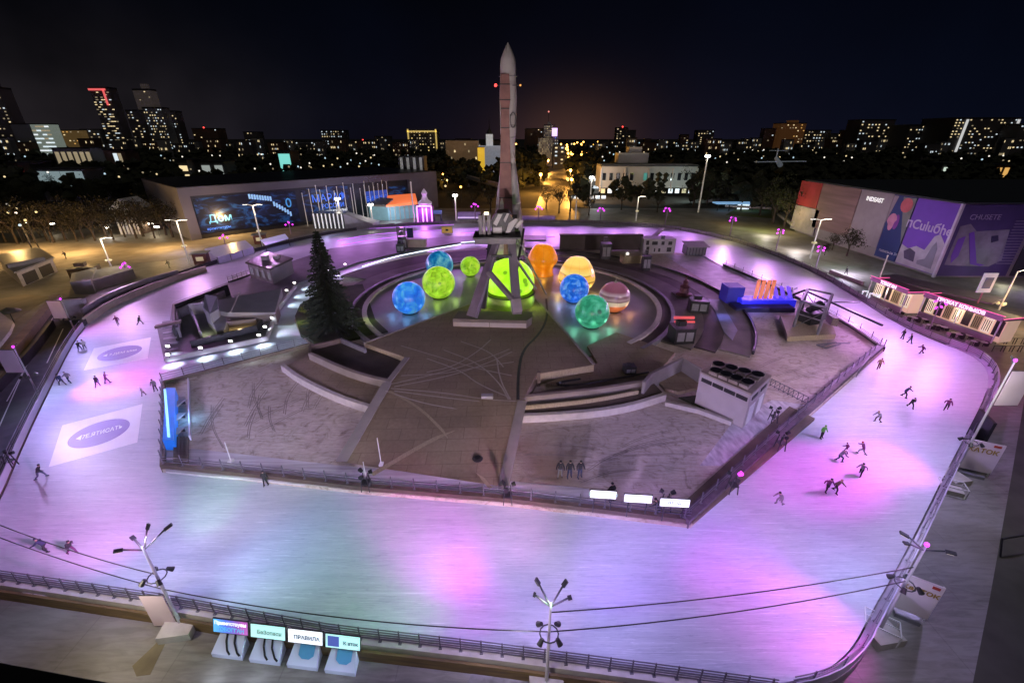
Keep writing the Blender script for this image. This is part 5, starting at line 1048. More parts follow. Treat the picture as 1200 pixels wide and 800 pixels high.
# blue glowing stage booth
sb = empty('blue_stage', G(890, 360, IZ), 'glowing blue stage booth with orange slanted panels', 'stage'); yb = G(890, 362, IZ).y
BL_ = mat('stage_blue_glow', (.03, .03, .7), .5, emit=(.03, .03, 1), strength=.55)
def bx_px(x0, x1, yb_, yt_, dep, z=IZ):
    Y = G((x0 + x1) / 2, yb_, z).y; a, b = GX(x0, Y, z), GX(x1, Y, z); h = HT(yt_, Y) - z; return Vector(((a + b) / 2, Y + dep / 2, z + h / 2)), (b - a, dep, h)
c, s_ = bx_px(868, 931, 361, 352, 2.5); MB().box(c, s_).build('stage_front', BL_, sb)
c, s_ = bx_px(862, 931, 366, 361, 3.0); MB().box(c, s_).build('plinth', mat('stage_navy', (.03, .03, .12), .6), sb)
c, s_ = bx_px(850, 869, 357, 337, 3.0); MB().box(c, s_).build('side_cabin', mat('cabin_navy', (.03, .03, .2), .5, emit=(.02, .02, .5), strength=.2), sb)
for x0 in (852, 861): c, s_ = bx_px(x0, x0 + 6, 355, 344, .1); c.y -= .12; MB().box(c, s_).build('lit_window', em('blue_pane_glow', (.08, .12, 1), 1.0), sb)
for i, x0 in enumerate((884, 890, 896, 902)): Y = yb + 1.5; mb = MB(); mb.bar(P(x0, 352, Y), P(x0 + 6, 328, Y), .5, .25); mb.build('slanted_panel', em('orange_panel_glow', (1, .28, .12), .55), sb)
for i, x0 in enumerate((908, 916, 924)): Y = yb + 1.8; mb = MB(); mb.bar(P(x0 + 3, 352, Y), P(x0, 336, Y), .8, .3); mb.build('back_panel', em('violet_panel_glow', (.25, .12, 1), .6), sb)
light('POINT', (GX(880, yb, 1), yb - 1.5, 1.8), 160, (.12, .12, 1), radius=.4)
# old machine on a timber raft
mc = empty('snow_machine', G(950, 392, IZ), 'grey caged machine on a timber platform near the right end of the island', 'machine'); p = G(950, 390, IZ)
mb = MB(); mb.prism([G(913, 374, IZ), G(922, 400, IZ), G(978, 397, IZ), G(975, 388, IZ), G(940, 374, IZ)], IZ, 1.1); mb.build('timber_platform', WOODL, mc)
q = [G(930, 383, 1.1), G(958, 392, 1.1), G(966, 374, 1.1), G(938, 367, 1.1)]; mb = MB()
for i in range(4):
    a, b = q[i], q[(i + 1) % 4]; mb.bar(a, a + Vector((0, 0, 4.3)), .28); mb.bar(a + Vector((0, 0, 4.3)), b + Vector((0, 0, 4.3)), .28); mb.bar(a + Vector((0, 0, 2.2)), b + Vector((0, 0, 2.2)), .14); mb.bar(a, b + Vector((0, 0, 3.6)), .1)
mb.build('cage', MIDG, mc); cc_ = sum(q, Vector()) / 4
mb = MB(); mb.box(cc_ + Vector((0, 0, 1.1)), (2.4, 2.2, 1.8), .3); mb.tube(cc_ + Vector((-1, -.5, 2.4)), cc_ + Vector((1.2, .4, 3.0)), .5, .7, 12); mb.build('engine', DARK, mc)
mb = MB(); mb.bar(G(972, 372, 1), G(975, 388, 1) + Vector((0, 0, 1.5)), .8, 1.2); mb.build('side_crate', WOODD, mc)
fr_ = empty('folded_frame', G(970, 405, IZ), 'folded metal frame lying on the snow beside the timber platform', 'frame'); mb = MB()
for a, b in (((957, 404), (980, 401)), ((957, 404), (968, 408)), ((968, 408), (985, 403)), ((962, 406), (975, 402)), ((980, 402), (996, 402))): mb.bar(G(*a, .5), G(*b, .5), .12)
mb.build('bars', MIDG, fr_)
# boom reaching across the narrow ice
bm_ = empty('boom_barrier', G(940, 345, IZ), 'black boom arm reaching across the narrow ice toward the kiosks', 'boom'); mb = MB()
mb.bar(G(930, 345, 2.6), G(943, 340, 3.2), .25); mb.bar(G(943, 340, 3.2), G(1034, 381, 3.2), .28); mb.bar(G(966, 354, 2.9), G(1008, 354, 2.9), .14); mb.build('arm', DARK, bm_); mb = MB(); mb.bar(G(930, 349, IZ), G(930, 345, 2.6), .3); mb.bar(G(966, 362, IZ), G(966, 356, 3.1), .25); mb.build('upright', DARK, bm_)
for i, (pts, lb) in enumerate([([(1003, 442), (1018, 424)], 'open metal trestle on the far end of the right island fence'), ([(902, 452), (945, 474)], 'flat lattice barrier across the board walk beside the fan house')]):
    a, b = G(*pts[0], IZ), G(*pts[1], IZ); r = empty('trestle', a, lb, 'barrier'); mb = MB()
    for z in (.2, 1.0): mb.bar(a + Vector((0, 0, z)), b + Vector((0, 0, z)), .06)
    for k in range(9): c = a.lerp(b, k / 8); mb.bar(c, c + Vector((0, 0, 1.0)), .05); c2 = a.lerp(b, min(1, (k + 1) / 8)); mb.bar(c, c2 + Vector((0, 0, 1.0)), .04)
    mb.build('lattice', MIDG, r)
# far dark wall, far booth and bench
c, s_ = bx_px(656, 752, 293, 275, 1.2, .6); r = empty('stage_wall', (c.x, c.y, .6), 'long dark wall with a violet lit panel behind the globes', 'wall'); MB().box(c, s_).build('wall_body', mat('brown_black_wall', (.07, .055, .05), .7), r)
c, s_ = bx_px(656, 752, 276, 273, 1.8, .6); c.z = HT(275, c.y) ; MB().box((c.x, c.y, c.z), (s_[0], 2.2, .35)).build('coping', BLACK, r)
c, s_ = bx_px(672, 704, 290, 280, .2, .6); c.y -= .15; MB().box(c, s_).build('violet_panel', mat('violet_panel_lit', (.4, .1, .45), .6, emit=(.5, .08, .6), strength=.22), r)
c, s_ = bx_px(656, 670, 291, 280, .6, .6); c.y -= .3; MB().box(c, s_).build('pale_buttress', mat('buttress_tan', (.30, .25, .22), .8), r)
fb_ = empty('control_booth', G(772, 295, IZ), 'grey two storey booth with many small windows at the far end of the dark wall', 'booth')
c, s_ = bx_px(753, 790, 297, 280, 4, IZ); MB().box(c, s_).build('wall', GREYP, fb_); ybo = c.y - 2.0
for k, (x0, x1, y0, y1) in enumerate([(757, 761, 287, 282), (764, 771, 287, 283), (775, 779, 287, 283), (783, 788, 287, 283), (757, 761, 295, 289), (766, 768, 295, 291), (771, 774, 295, 291), (781, 787, 295, 290)]):
    a, b = P(x0, y0, ybo - .05), P(x1, y1, ybo - .05); MB().box((a + b) / 2, (abs(b.x - a.x), .08, abs(b.z - a.z))).build('window', BLACK, fb_)
q = [P(752, 285, ybo), P(774, 266, ybo + 8)]; mb = MB(); mb.bar(G(752, 290, 1.5), G(776, 268, 3.8), 1.1, .5); mb.build('stair_flight', GREYP, fb_); mb = MB(); mb.bar(G(777, 278, 0), G(777, 278, 5.0), .9); mb.build('stair_tower', DARK, fb_)
bn = empty('shelter', G(815, 297, IZ), 'grey ribbed metal shelter beside the far booth', 'shelter'); c, s_ = bx_px(804, 826, 299, 289, 3.2, IZ); MB().box(c, s_).build('side', MIDG, bn); c2 = c.copy(); MB().box((c.x + .3, c.y, c.z + s_[2] / 2 + .25), (s_[0] * 1.15, 4.6, .22), 0, 0, .12).build('roof', GREYP, bn)
mb = MB()
for k in range(7): mb.bar((c.x - s_[0] / 2 + s_[0] * k / 6, c.y - 1.65, IZ), (c.x - s_[0] / 2 + s_[0] * k / 6, c.y - 1.65, IZ + s_[2]), .12)
mb.build('rib', DARK, bn)
c, s_ = bx_px(729, 752, 309, 300, 2.5, .6); r = empty('plank_crate', (c.x, c.y, .6), 'long tan plank crate with a lamp on it behind the yellow globe', 'crate'); MB().box(c, s_, .1).build('crate_body', WOODL, r); MB().sph((c.x - 1, c.y, c.z + s_[2] / 2 + .25), .4, 10).build('lamp', em('pale_dome_glow', (1, .95, .85), 1.0), r)
c, s_ = bx_px(477, 499, 290, 281, 2, .4); r = empty('plank_crate', (c.x, c.y, .4), 'pale low crate right of the far speaker tower', 'crate'); MB().box(c, s_).build('crate_body', mat('peach_boards', (.5, .42, .36), .7), r); MB().box(c + Vector((0, 0, s_[2] / 2 + .05)), (s_[0] * 1.02, s_[1] * 1.02, .1)).build('lid', GREYP, r)
for x0, x1, yt, mm, lb in ((466, 475, 267, GREYP, 'grey tall cabinet with black frame by the far ice, left one'), (478, 484, 268, mat('navy_panel', (.06, .08, .2), .5), 'navy and brown panel standing by the far ice'), (518, 530, 266, mat('yellow_sign', (.5, .36, .08), .5, emit=(.8, .5, .1), strength=.25), 'yellow sign with a black arrow mark at the far ice barrier')):
    c, s_ = bx_px(x0, x1, 281 if x0 < 500 else 273, yt, .5, .3); r = empty('panel_sign', (c.x, c.y, .3), lb, 'sign panel'); MB().box(c, s_).build('panel', mm, r); MB().box((c.x, c.y + .1, c.z), (s_[0] + .25, .4, s_[2] + .25)).build('frame', BLACK, r)
    if x0 > 500: mb = MB(); mb.box((c.x, c.y - .3, c.z), (.9, .06, .6)); mb.build('arrow', BLACK, r)
# ================================================================== SIGNS AND CARTS ON THE RIGHT
def tbanner(px, py, w_, h_, z0, rz, label, words, col=(.62, .52, .58), tilt=0):
    p = G(px, py, GZ); r = empty('standing_banner', p, label, 'banner stand'); M_ = Matrix.Rotation(rz, 3, 'Z')
    o = MB().box(p + Vector((0, 0, z0 + h_ / 2)), (w_, .1, h_), rz).build('banner', mat('banner_%d' % int(px), col, .6, var=.08), r)
    MB().box(p + Vector((0, 0, .15)), (w_ * .7, .8, .3), rz).build('base', MIDG, r)
    for s_ in (-1, 1): MB().bar(p + M_ @ Vector((s_ * w_ * .46, .06, .2)), p + M_ @ Vector((s_ * w_ * .46, .06, z0 + h_)), .07).build('upright', WHITEP, r)
    f_ = M_ @ Vector((0, -.08, 0)); text('lettering', words, w_ * .24, mat('ochre_ink', (.35, .22, .03), .6), o, p + f_ + Vector((0, 0, z0 + h_ * .7)), M_ @ Vector((1, 0, 0)), (0, 0, 1), .01, .015)
    MB().box(p + M_ @ Vector((w_ * .3, -.07, z0 + h_ * .92)), (w_ * .2, .03, h_ * .07), rz).build('logo', mat('logo_red', (.45, .05, .03), .6), o); return r
tbanner(1061, 722, 1.9, 3.0, .5, R(-32), 'white standing banner with ochre lettering beside the right straight', 'K\u0430\u0410\u0422\u041e\u041a', (.72, .64, .62))
tbanner(1136, 556, 2.6, 3.2, .6, R(-25), 'large pink translucent banner at the foot of the tallest mast', '\u041a\u0410\u0422\u041e\u041a')
def cage(px, py, label, rz, s_=1.0):
    p = G(px, py, GZ); r = empty('ballast_cage', p, label, 'ballast cage'); M_ = Matrix.Rotation(rz, 3, 'Z'); mb = MB(); c8 = [M_ @ Vector((x, y, z)) * s_ + p for z in (.1, 1.0) for x, y in ((-.9, -.6), (.9, -.6), (.9, .6), (-.9, .6))]
    for i in range(4):
        for z in (0, 4): mb.bar(c8[i + z], c8[(i + 1) % 4 + z], .07)
        mb.bar(c8[i], c8[i + 4], .07)
    mb.bar((c8[4] + c8[7]) / 2 + M_ @ Vector((.9, 0, 0)) * 0, (c8[5] + c8[6]) / 2, .05); mb.build('cage_bars', WHITEP, r)
    MB().box(p + Vector((0, 0, .3)), (1.6 * s_, 1.0 * s_, .5), rz).build('ballast_block', PALEC, r)
cage(1028, 740, 'white caged ballast box at the foot of the crossed-arm mast', R(-35)); cage(1112, 577, 'white caged ballast box at the foot of the tallest mast', R(-25))
p = G(1140, 520, GZ); r = empty('screen_panel', p, 'tall dark screen in a black frame beside the right straight', 'screen'); MB().box(p + Vector((0, 0, 1.9)), (.25, 2.8, 3.2), R(-22)).build('frame', BLACK, r); MB().box(p + Vector((.16, 0, 1.9)), (.06, 2.0, 2.3), R(-22)).build('panel', mat('screen_grey', (.2, .2, .22), .4), r)
tr_ = empty('luggage_trestle', G(1185, 640, GZ), 'black trestle stand alone on the dark verge at the right edge', 'trestle'); mb = MB(); a = G(1172, 652, GZ); b = G(1212, 636, GZ); mb.bar(a, a + Vector((.2, .6, 1.2)), .1); mb.bar(a + Vector((.2, .6, 1.2)), b + Vector((0, 0, 1.2)), .1); mb.bar(b, b + Vector((0, 0, 1.2)), .1); mb.build('bars', BLACK, tr_)
for px, py, s_, lb in ((52, 697, 1.5, 'pale concrete ballast block below the left end of the foreground railing'), (437, 756, 1.3, 'grey concrete block right of the four glowing boards')):
    p = G(px, py, GZ); q = MB(); q.box(p + Vector((0, 0, .35)), (s_ * 1.2, s_ * .8, .7), -.1); r = empty('concrete_block', p, lb, 'concrete block'); q.build('block', PALEC, r); MB().box(p + Vector((0, 0, .72)), (.1, s_ * .7, .04), -.1).build('lifting_slot', MIDG, r)
struct('stone_patch', MB().prism([G(560, 774, GZ), G(640, 786, GZ), G(640, 815, GZ), G(540, 815, GZ)], GZ - .05, GZ + .02), mat('ragged_paving', (.36, .35, .36), .8, col2=(.06, .055, .05), scale=.8, bump=.7, detail=8))
struct('yellow_cloth', MB().prism([G(192, 745, GZ), G(200, 741, GZ), G(176, 790, GZ), G(160, 792, GZ), G(155, 780, GZ)], GZ - .05, GZ + .014), mat('ochre_stain', (.20, .165, .09), .8, var=.4))
# dark roof edge of the building the photographer stands on
re_ = [G(-60, 770, 20), G(0, 776, 20), G(140, 802, 20), G(200, 900, 20), G(-60, 900, 20)]; tag(MB().prism(re_, 19.6, 20).build('roof_edge', BLACK, loc=re_[1]), 'black roof edge cutting the bottom left corner', 'roof edge')
# ================================================================== KIOSKS
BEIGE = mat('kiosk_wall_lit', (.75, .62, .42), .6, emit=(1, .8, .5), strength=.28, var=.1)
def kiosk(p0, p1, dep, h, label, words, nw):
    a, b = G(*p0, -.3), G(*p1, -.3); d = (b - a); L = d.length; d.normalize(); back = Vector((-d.y, d.x, 0)); rz = math.atan2(d.y, d.x)
    if back.x < 0: back = -back
    r = empty('kiosk', (a + b) / 2, label, 'kiosk'); fc = -back; z = a.z
    def bxk(u0, u1, v0, v1, z0, z1): c = a + d * (u0 + u1) / 2 + back * (v0 + v1) / 2; return MB().box((c.x, c.y, z + (z0 + z1) / 2), (abs(u1 - u0), abs(v1 - v0), z1 - z0), rz)
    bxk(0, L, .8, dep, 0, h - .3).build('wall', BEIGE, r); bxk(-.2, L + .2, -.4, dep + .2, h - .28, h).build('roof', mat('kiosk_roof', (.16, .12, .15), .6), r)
    si = bxk(0, L, -.55, -.42, h - .35, h + .45).build('sign_board', mat('sign_board_mauve', (.3, .12, .25), .5, emit=(.8, .3, .7), strength=.10), r)
    text('lettering', words, .75, em('sign_letter_glow', (1, .75, .95), 1.3), si, a + d * L / 2 + fc * .62 + Vector((0, 0, h + .05)), d, (0, 0, 1), .03, .02)
    bxk(-.25, L + .25, -.62, -.56, h + .47, h + .56).build('neon_edge', E_PINK, r); bxk(-.25, -.15, -.6, dep, h + .02, h + .12).build('neon_edge', E_PINK, r); bxk(L + .15, L + .25, -.6, dep, h + .02, h + .12).build('neon_edge', E_PINK, r)
    for i in range(nw):
        u = L * (i + .5) / nw; w_ = L / nw * .38
        m = [em('menu_glow', (1, .85, .55), .55), mat('shelf_dark', (.06, .045, .04), .6), mat('menu_brown', (.2, .14, .08), .6, emit=(1, .7, .35), strength=.15)][i % 3]
        wo = bxk(u - w_, u + w_, .66, .78, .9, h - .6).build('window', m, r)
        mb = MB()
        for k in range(4): c = a + d * (u - w_ + 2 * w_ * (k + .5) / 4) + back * .63; mb.box((c.x, c.y, z + h * .52), (.08, .06, h * .45), rz)
        mb.build('mullion', BLACK, wo)
    bxk(.2, L - .2, -.5, -.1, 0, .95).build('counter', mat('counter_grey', (.3, .28, .3), .5), r)
    for u in (0.1, L * .5, L - .1): bxk(u - .07, u + .07, -.4, -.25, 0, h - .3).build('pillar', WHITEP, r)
    c = a + d * L / 2 - back * .6; light('POINT', (c.x, c.y, z + h * .7), 130, (1, .75, .5), radius=.4); return a, d, back, L
kiosk((1016, 349), (1057, 367), 3.2, 3.9, 'shorter beige lit kiosk with pink neon edge, left of the pair', '\u0422\u041e\u0411\u041e\u0413\u0410\u041d', 4)
kiosk((1076, 370), (1164, 402), 3.2, 3.9, 'longer beige lit kiosk with pink neon edge, right of the pair', '\u041f\u0420\u041e\u041a\u0410\u0422 \u041a\u041e\u041d\u042c\u041a\u041e\u0412', 8)
for i in range(14):
    t_ = i / 13; p = G(1036 + 112 * t_ + (i % 2) * 3, 366 + 42 * t_ - (i % 3) * 2, -.95); r = empty('cafe_table', p, ORD[i] + ' cafe table from the left in the strip before the kiosks', 'table', 'cafe tables before the kiosks')
    MB().lathe([(.01, .72), (.45, .72), (.45, .76), (.01, .76)], 12, p).build('tabletop', WHITEP if i % 2 else LILAC, r); MB().tube(p, p + Vector((0, 0, .72)), .05).build('leg', DARK, r)
    for s_ in (-1, 1): MB().box(p + Vector((s_ * .75, .2, .4)), (.4, .4, .8)).build('stool', DARK if i % 3 else GREYP, r)
pz = G(1018, 355, -.7); sg_ = empty('script_sign', pz, 'pale glowing script lettering on the rink side of the first kiosk', 'sign'); text('lettering', '\u041f\u0440\u0438\u0432\u0435\u0442', 1.6, em('pale_script_glow', (.75, .85, 1), .7), sg_, pz + Vector((1.5, 0, 1.4)), (1, -.55, 0), (0, 0, 1), .05, .03); MB().bar(pz, pz + Vector((3, -1.6, 0)), .2).build('sign_base', DARK, sg_)
b = G(1132, 384, GZ); t = HT(330, b.y); sg2 = empty('pole_sign', b, 'white square sign with blue picture on a pink pole behind the second kiosk', 'sign'); MB().tube(b, (b.x, b.y, t - 1.5), .1).build('pole', mat('pink_pole', (.6, .25, .35), .5), sg2)
o = MB().box((b.x, b.y, t - .2), (2.2, .2, 3.2)).build('sign_face', mat('sign_white_lit', (.7, .7, .75), .5, emit=(.8, .85, 1), strength=.25), sg2); MB().box((b.x, b.y - .12, t - .2), (1.3, .06, 1.8)).build('picture', mat('sign_blue', (.08, .15, .4), .5), o)
0 and wall_thing('awning', [(1003, 352), (1012, 334)], GZ, .9, 1.4, mat('sand_wall', (.45, .38, .30), .8), 'low tan block left of the first kiosk', 'block', 0)
wall_thing('canopy_roof', [(1040, 322), (1100, 337), (1170, 352)], 3.2, 3.5, 5.0, mat('canopy_grey', (.18, .17, .22), .6), 'long flat grey canopy roof behind the kiosks', 'canopy', 0)
wall_thing('low_wall', [(974, 316), (1012, 330)], GZ, -.3, .6, PALEC, 'pale low wall behind the right barrier before the kiosks', it=0)
for i in range(9): p = G(1166 + 10 * (i % 5) - 4 * (i // 5), 403 + 9 * (i // 5), -.95); r = empty('crowd_rail', p, ORD[i] + ' dark queue barrier from the left near the right corner', 'queue barrier', 'queue barriers near the right corner'); mb = MB(); mb.bar(p, p + Vector((0, 0, 1)), .07); mb.bar(p + Vector((0, 0, 1)), p + Vector((1.6, -.1, 1)), .06); mb.bar(p + Vector((1.6, -.1, 0)), p + Vector((1.6, -.1, 1)), .07); mb.build('bars', DARK, r)
# ================================================================== LEFT SIDE STRUCTURES
ar = empty('arcade_shed', G(50, 330, GZ), 'grey flat roofed shed with dark openings beside the dark road', 'shed')
q = [G(27, 336, GZ), G(68, 318, GZ), G(50, 306, GZ), G(4, 316, GZ)]; MB().prism(q, GZ, 2.2).build('wall', PALEC, ar); MB().prism(shr(q, 1.1), 2.2, 2.5).build('roof', MIDG, ar)
a, b = V(q[0]), V(q[1]); d = (b - a).normalized(); n_ = Vector((d.y, -d.x, 0))
for i in range(2): c = a.lerp(b, .27 + .45 * i) + n_ * .03; MB().box((c.x, c.y, .25), ((b - a).length * .34, .08, 2.3), math.atan2(d.y, d.x)).build('opening', BLACK, ar)
mb = MB(); mb.bar(G(8, 312, 2.9), G(52, 303, 2.9), .5, .9); mb.build('parapet', MIDG, ar)
for pxs, z1, w_, mm, lb in (([(98, 372), (128, 352), (170, 335), (205, 322), (240, 312)], 1.2, .5, mat('cream_planter', (.55, .47, .36), .75, var=.2), 'curved cream planter wall outside the upper left barrier'), ([(95, 362), (122, 345), (165, 328), (208, 316)], 1.9, .3, MIDG, 'curved grey parapet above the cream planter wall'),
                            ([(0, 420), (30, 388), (65, 345)], .2, 1.2, mat('tan_planter', (.30, .24, .17), .8, var=.3), 'straight tan planter edge left of the dark road'), ([(-10, 452), (35, 408), (60, 375)], .3, .4, DARK, 'dark fence bed beside the dark road'), ([(62, 352), (98, 350)], 2.6, .8, PALEC, 'pale portal beam over the end of the dark road')):
    wall_thing('planter_wall', pxs, GZ, z1, w_, mm, lb)
mb = MB(); mb.prism([G(88, 345, GZ), G(112, 343, GZ), G(118, 326, GZ), G(90, 334, GZ)], GZ, 1.6); mb.prism([G(112, 341, GZ), G(160, 326, GZ), G(152, 320, GZ), G(118, 327, GZ)], GZ, 1.2); tag(mb.build('stepped_plinth', GREYP, loc=G(100, 340, GZ)), 'stepped pale plinth above the end of the dark road', 'plinth')
case(103, 326, 4.5, 4.0, 2.6, 'brown service box beside the grey shed', .4, 'service_box', WOODM, DARK, GZ, 'box')
gb = empty('glass_panels', G(275, 308, GZ), 'long lilac glass panel booth outside the upper left barrier', 'booth')
q = [G(243, 303, GZ), G(258, 314, GZ), G(300, 301, GZ), G(290, 292, GZ)]; MB().prism(q, GZ, 1.6).build('wall', mat('lilac_glass', (.5, .45, .7), .3, emit=(.55, .4, 1), strength=.12), gb)
a, b = V(q[1]), V(q[2])
for k in range(4): c = a.lerp(b, k / 3); MB().bar((c.x, c.y - .05, GZ), (c.x, c.y - .05, 1.7), .15).build('mullion', MIDG, gb)
for (x0, x1, y0, y1, lb, mm) in ((312, 339, 291, 283, 'flat lilac lit canopy outside the far left barrier', E_LILAC),):
    q = [G(311, 287, 2.2), G(338, 279, 2.2), G(334, 274, 2.2), G(305, 281, 2.2)]; r = empty('lit_canopy', G(325, 285, GZ), lb, 'canopy'); MB().prism(q, 2.0, 2.2).build('canopy_roof', mm, r)
    for p in q: MB().bar((p.x, p.y, GZ), (p.x, p.y, 2.0), .15).build('post', DARK, r)
for px, py, lb in ((235, 310, 'small red and brown ticket stall at the curved planter'), (304, 286, 'small red stall left of the lilac canopy')):
    p = G(px, py, GZ); r = empty('ticket_stall', p, lb, 'stall'); MB().box(p + Vector((0, 1, 1.3)), (3, 2.4, 2.6), .3).build('wall', mat('stall_red', (.3, .12, .1), .6), r); MB().box(p + Vector((0, 1, 2.8)), (3.8, 3.2, .2), .3).build('roof', MIDG, r); MB().box(p + Vector((.4, -.3, 1.5)), (1.6, .1, 1.0), .3).build('window', E_DIMW, r)
# corner of a pale structure entering at far left
sl = empty('slanted_canopy', G(-5, 440, GZ), 'pale slanted canopy corner entering from the left edge', 'canopy'); MB().prism([G(-40, 380, 3), G(0, 366, 3), G(16, 378, 3), G(12, 388, 3), G(-4, 408, 3), G(-60, 440, 3)], 2.6, 3.1).build('canopy_roof', PALEC, sl); MB().bar(G(8, 395, GZ), G(8, 390, 2.7), .3).build('post', WHITEP, sl)
struct('sand_bed', MB().prism([G(-60, 440, GZ), G(0, 385, GZ), G(60, 348, GZ), G(30, 345, GZ), G(-60, 360, GZ)], GZ - .05, GZ + .03), SAND)
b = G(3, 396, GZ); r = empty('parasol', G(17, 378, GZ), 'closed dark parasol with pinkish light beside the slanted canopy', 'parasol'); p = G(17, 378, GZ); MB().tube(p, p + Vector((0, 0, 2.4)), .06).build('pole', DARK, r); MB().lathe([(1.6, 2.0), (1.0, 2.4), (.05, 2.8)], 10, p).build('canopy', mat('parasol_cloth', (.12, .12, .07), .8), r)
# ================================================================== LONG HALL ON THE LEFT
HA, HB = G(226, 281, GZ), G(511, 243, GZ); hl = empty('exhibition_hall', (HA + HB) / 2, 'long dark glass exhibition hall with blue video screens', 'hall')
d = (HB - HA); LH = d.length; d.normalize(); bk = Vector((-d.y, d.x, 0)); rzh = math.atan2(d.y, d.x)
if bk.x > 0: bk = -bk
def hbox(u0, u1, v0, v1, z0, z1): c = HA + d * (u0 + u1) / 2 + bk * (v0 + v1) / 2; return MB().box((c.x, c.y, GZ + (z0 + z1) / 2), (abs(u1 - u0), abs(v1 - v0), z1 - z0), rzh)
HH = 15.5
hbox(0, LH, .3, 46, 0, HH - .5).build('glass_front', mat('hall_glass', (.03, .032, .05), .35, var=.4, scale=.1), hl)
HGR = mat('hall_frame_grey', (.13, .125, .16), .6, var=.15, scale=.1)
hbox(-.5, LH + .5, -1.2, 47, HH - 2.6, HH - .12).build('roof_band', HGR, hl); hbox(-.3, LH + .3, -1.0, 46.8, HH - .12, HH + .05).build('roof', BLACK, hl); hbox(-.5, 2.3, -1.2, 47, 0, HH - 2.6).build('end_frame', HGR, hl); hbox(LH - 14, LH + .5, -1.2, 47, 0, HH - 2.6).build('end_block', mat('hall_end_grey', (.13, .13, .17), .6, var=.15), hl)
hbox(2, LH - 14, -.6, .3, 0, 1.0).build('plinth', DARK, hl)
def hscr(u0, u1, z0, z1, m): return hbox(u0, u1, .1, .28, z0, z1).build('video_screen', m, hl)
def vid_b(t, b):
    n = pos_noise(t, .16, (1, 1, 2.5), 0, 3, 1.5); col = ramp(t, n, [(.46, (.003, .004, .012)), (.55, (.006, .015, .06)), (.63, (.015, .07, .22)), (.70, (.01, .015, .05))])
    t.links.new(col, b.inputs['Base Color']); t.links.new(col, b.inputs['Emission Color']); b.inputs['Emission Strength'].default_value = .5
VID = ramp_mat('video_wall', vid_b, .4); VID.cycles.emission_sampling = 'NONE'
s1 = hscr(3, 34, 1.5, 12.0, VID); s2 = hscr(36, 54, 1.5, 12.3, VID)
front = -bk
def htext(par, u, z, s, size, m): text('lettering', s, size, m, par, HA + d * u + front * .05 + Vector((0, 0, z)), d, (0, 0, 1), .03, .02)
htext(s1, 9, 5.5, '\u0414\u043e\u043c', 3.2, em('dim_cyan_glow', (.08, .35, .75), .45)); htext(s1, 8, 2.6, '\u0430\u0440\u0445\u0438\u0442\u0435\u043a\u0442\u0443\u0440\u044b', 1.1, E_BLUE); htext(s1, 31, 8, '0', 4.4, MATS['dim_cyan_glow']); htext(s2, 46, 8.5, '\u041c\u0410\u0420\u0410\u0424', 3.6, E_BLUE); htext(s2, 47, 5.6, '\u0420\u041e\u0421\u0421\u0418\u0418', 2.1, E_BLUE); htext(s2, 48, 3.6, '\u041a\u041e\u0421\u041c\u041e\u0421 \u0412\u0414\u041d\u0425', 1.2, E_SCR)
mb = MB()
for i in range(16):
    u = 19 + i * .8; z = 11.3 - i * .16 - (.02 * i * i if i > 8 else 0); c = HA + d * u + front * .02; mb.box((c.x, c.y, GZ + z), (.6, .1, 1.5), rzh)
mb.build('light_ribbon', em('ribbon_glow', (.3, .55, 1), .6), hl)
s3 = hscr(61, 71, 4.0, 9.5, em('deep_blue_screen_glow', (.03, .08, .45), .5)); htext(s3, 66, 6.6, '\u0411\u0418\u0417\u041d\u0415\u0421', 2.4, E_BLUE); s4 = hscr(72, 80, 7.0, 10.5, VID); s5 = hscr(LH - 13, LH - 8, 6, 12, E_BLUE); s6 = hscr(LH - 7, LH - 2, 7, 12, VID)
htext(hl, 108, 6.3, '\u041c\u0423\u0417\u0415\u0419', 2.4, em('hall_letter_glow', (.7, .75, 1), .4)) if LH > 112 else None
for i in range(20):
    u = 35 + (LH - 52) * i / 20 if i < 10 else 35 + (LH - 52) * (10 + (i - 10) * .6) / 20
    p = HA + d * u + front * (3 + (i % 3)); r = empty('flagpole', p, ORD[i] + ' slim pale flagpole from the left in the row before the long hall', 'flagpole', 'flagpoles before the long hall'); MB().tube(p, p + Vector((0, 0, 11 + (i * 37 % 5) * .6)), .16, .09, 6).build('pole', PALEP, r); MB().sph(p + Vector((0, 0, 11.2 + (i * 37 % 5) * .6)), .2, 6).build('finial', PALEP, r)
rt = empty('roof_tower', P(487, 190, 215), 'pale ribbed tower block rising behind the right end of the long hall', 'tower block'); c = Vector((GX(488, 225), 225, 0)); MB().box((c.x, c.y, 9), (12, 8, 22)).build('wall', mat('tower_dark', (.08, .08, .09), .7), rt)
for i in range(4): MB().box((c.x - 4.5 + 3 * i, c.y - 4.1, 16.5), (1.2, .3, 6)).build('lit_rib', mat('rib_pale', (.5, .5, .52), .6, emit=(1, 1, 1), strength=.12), rt)
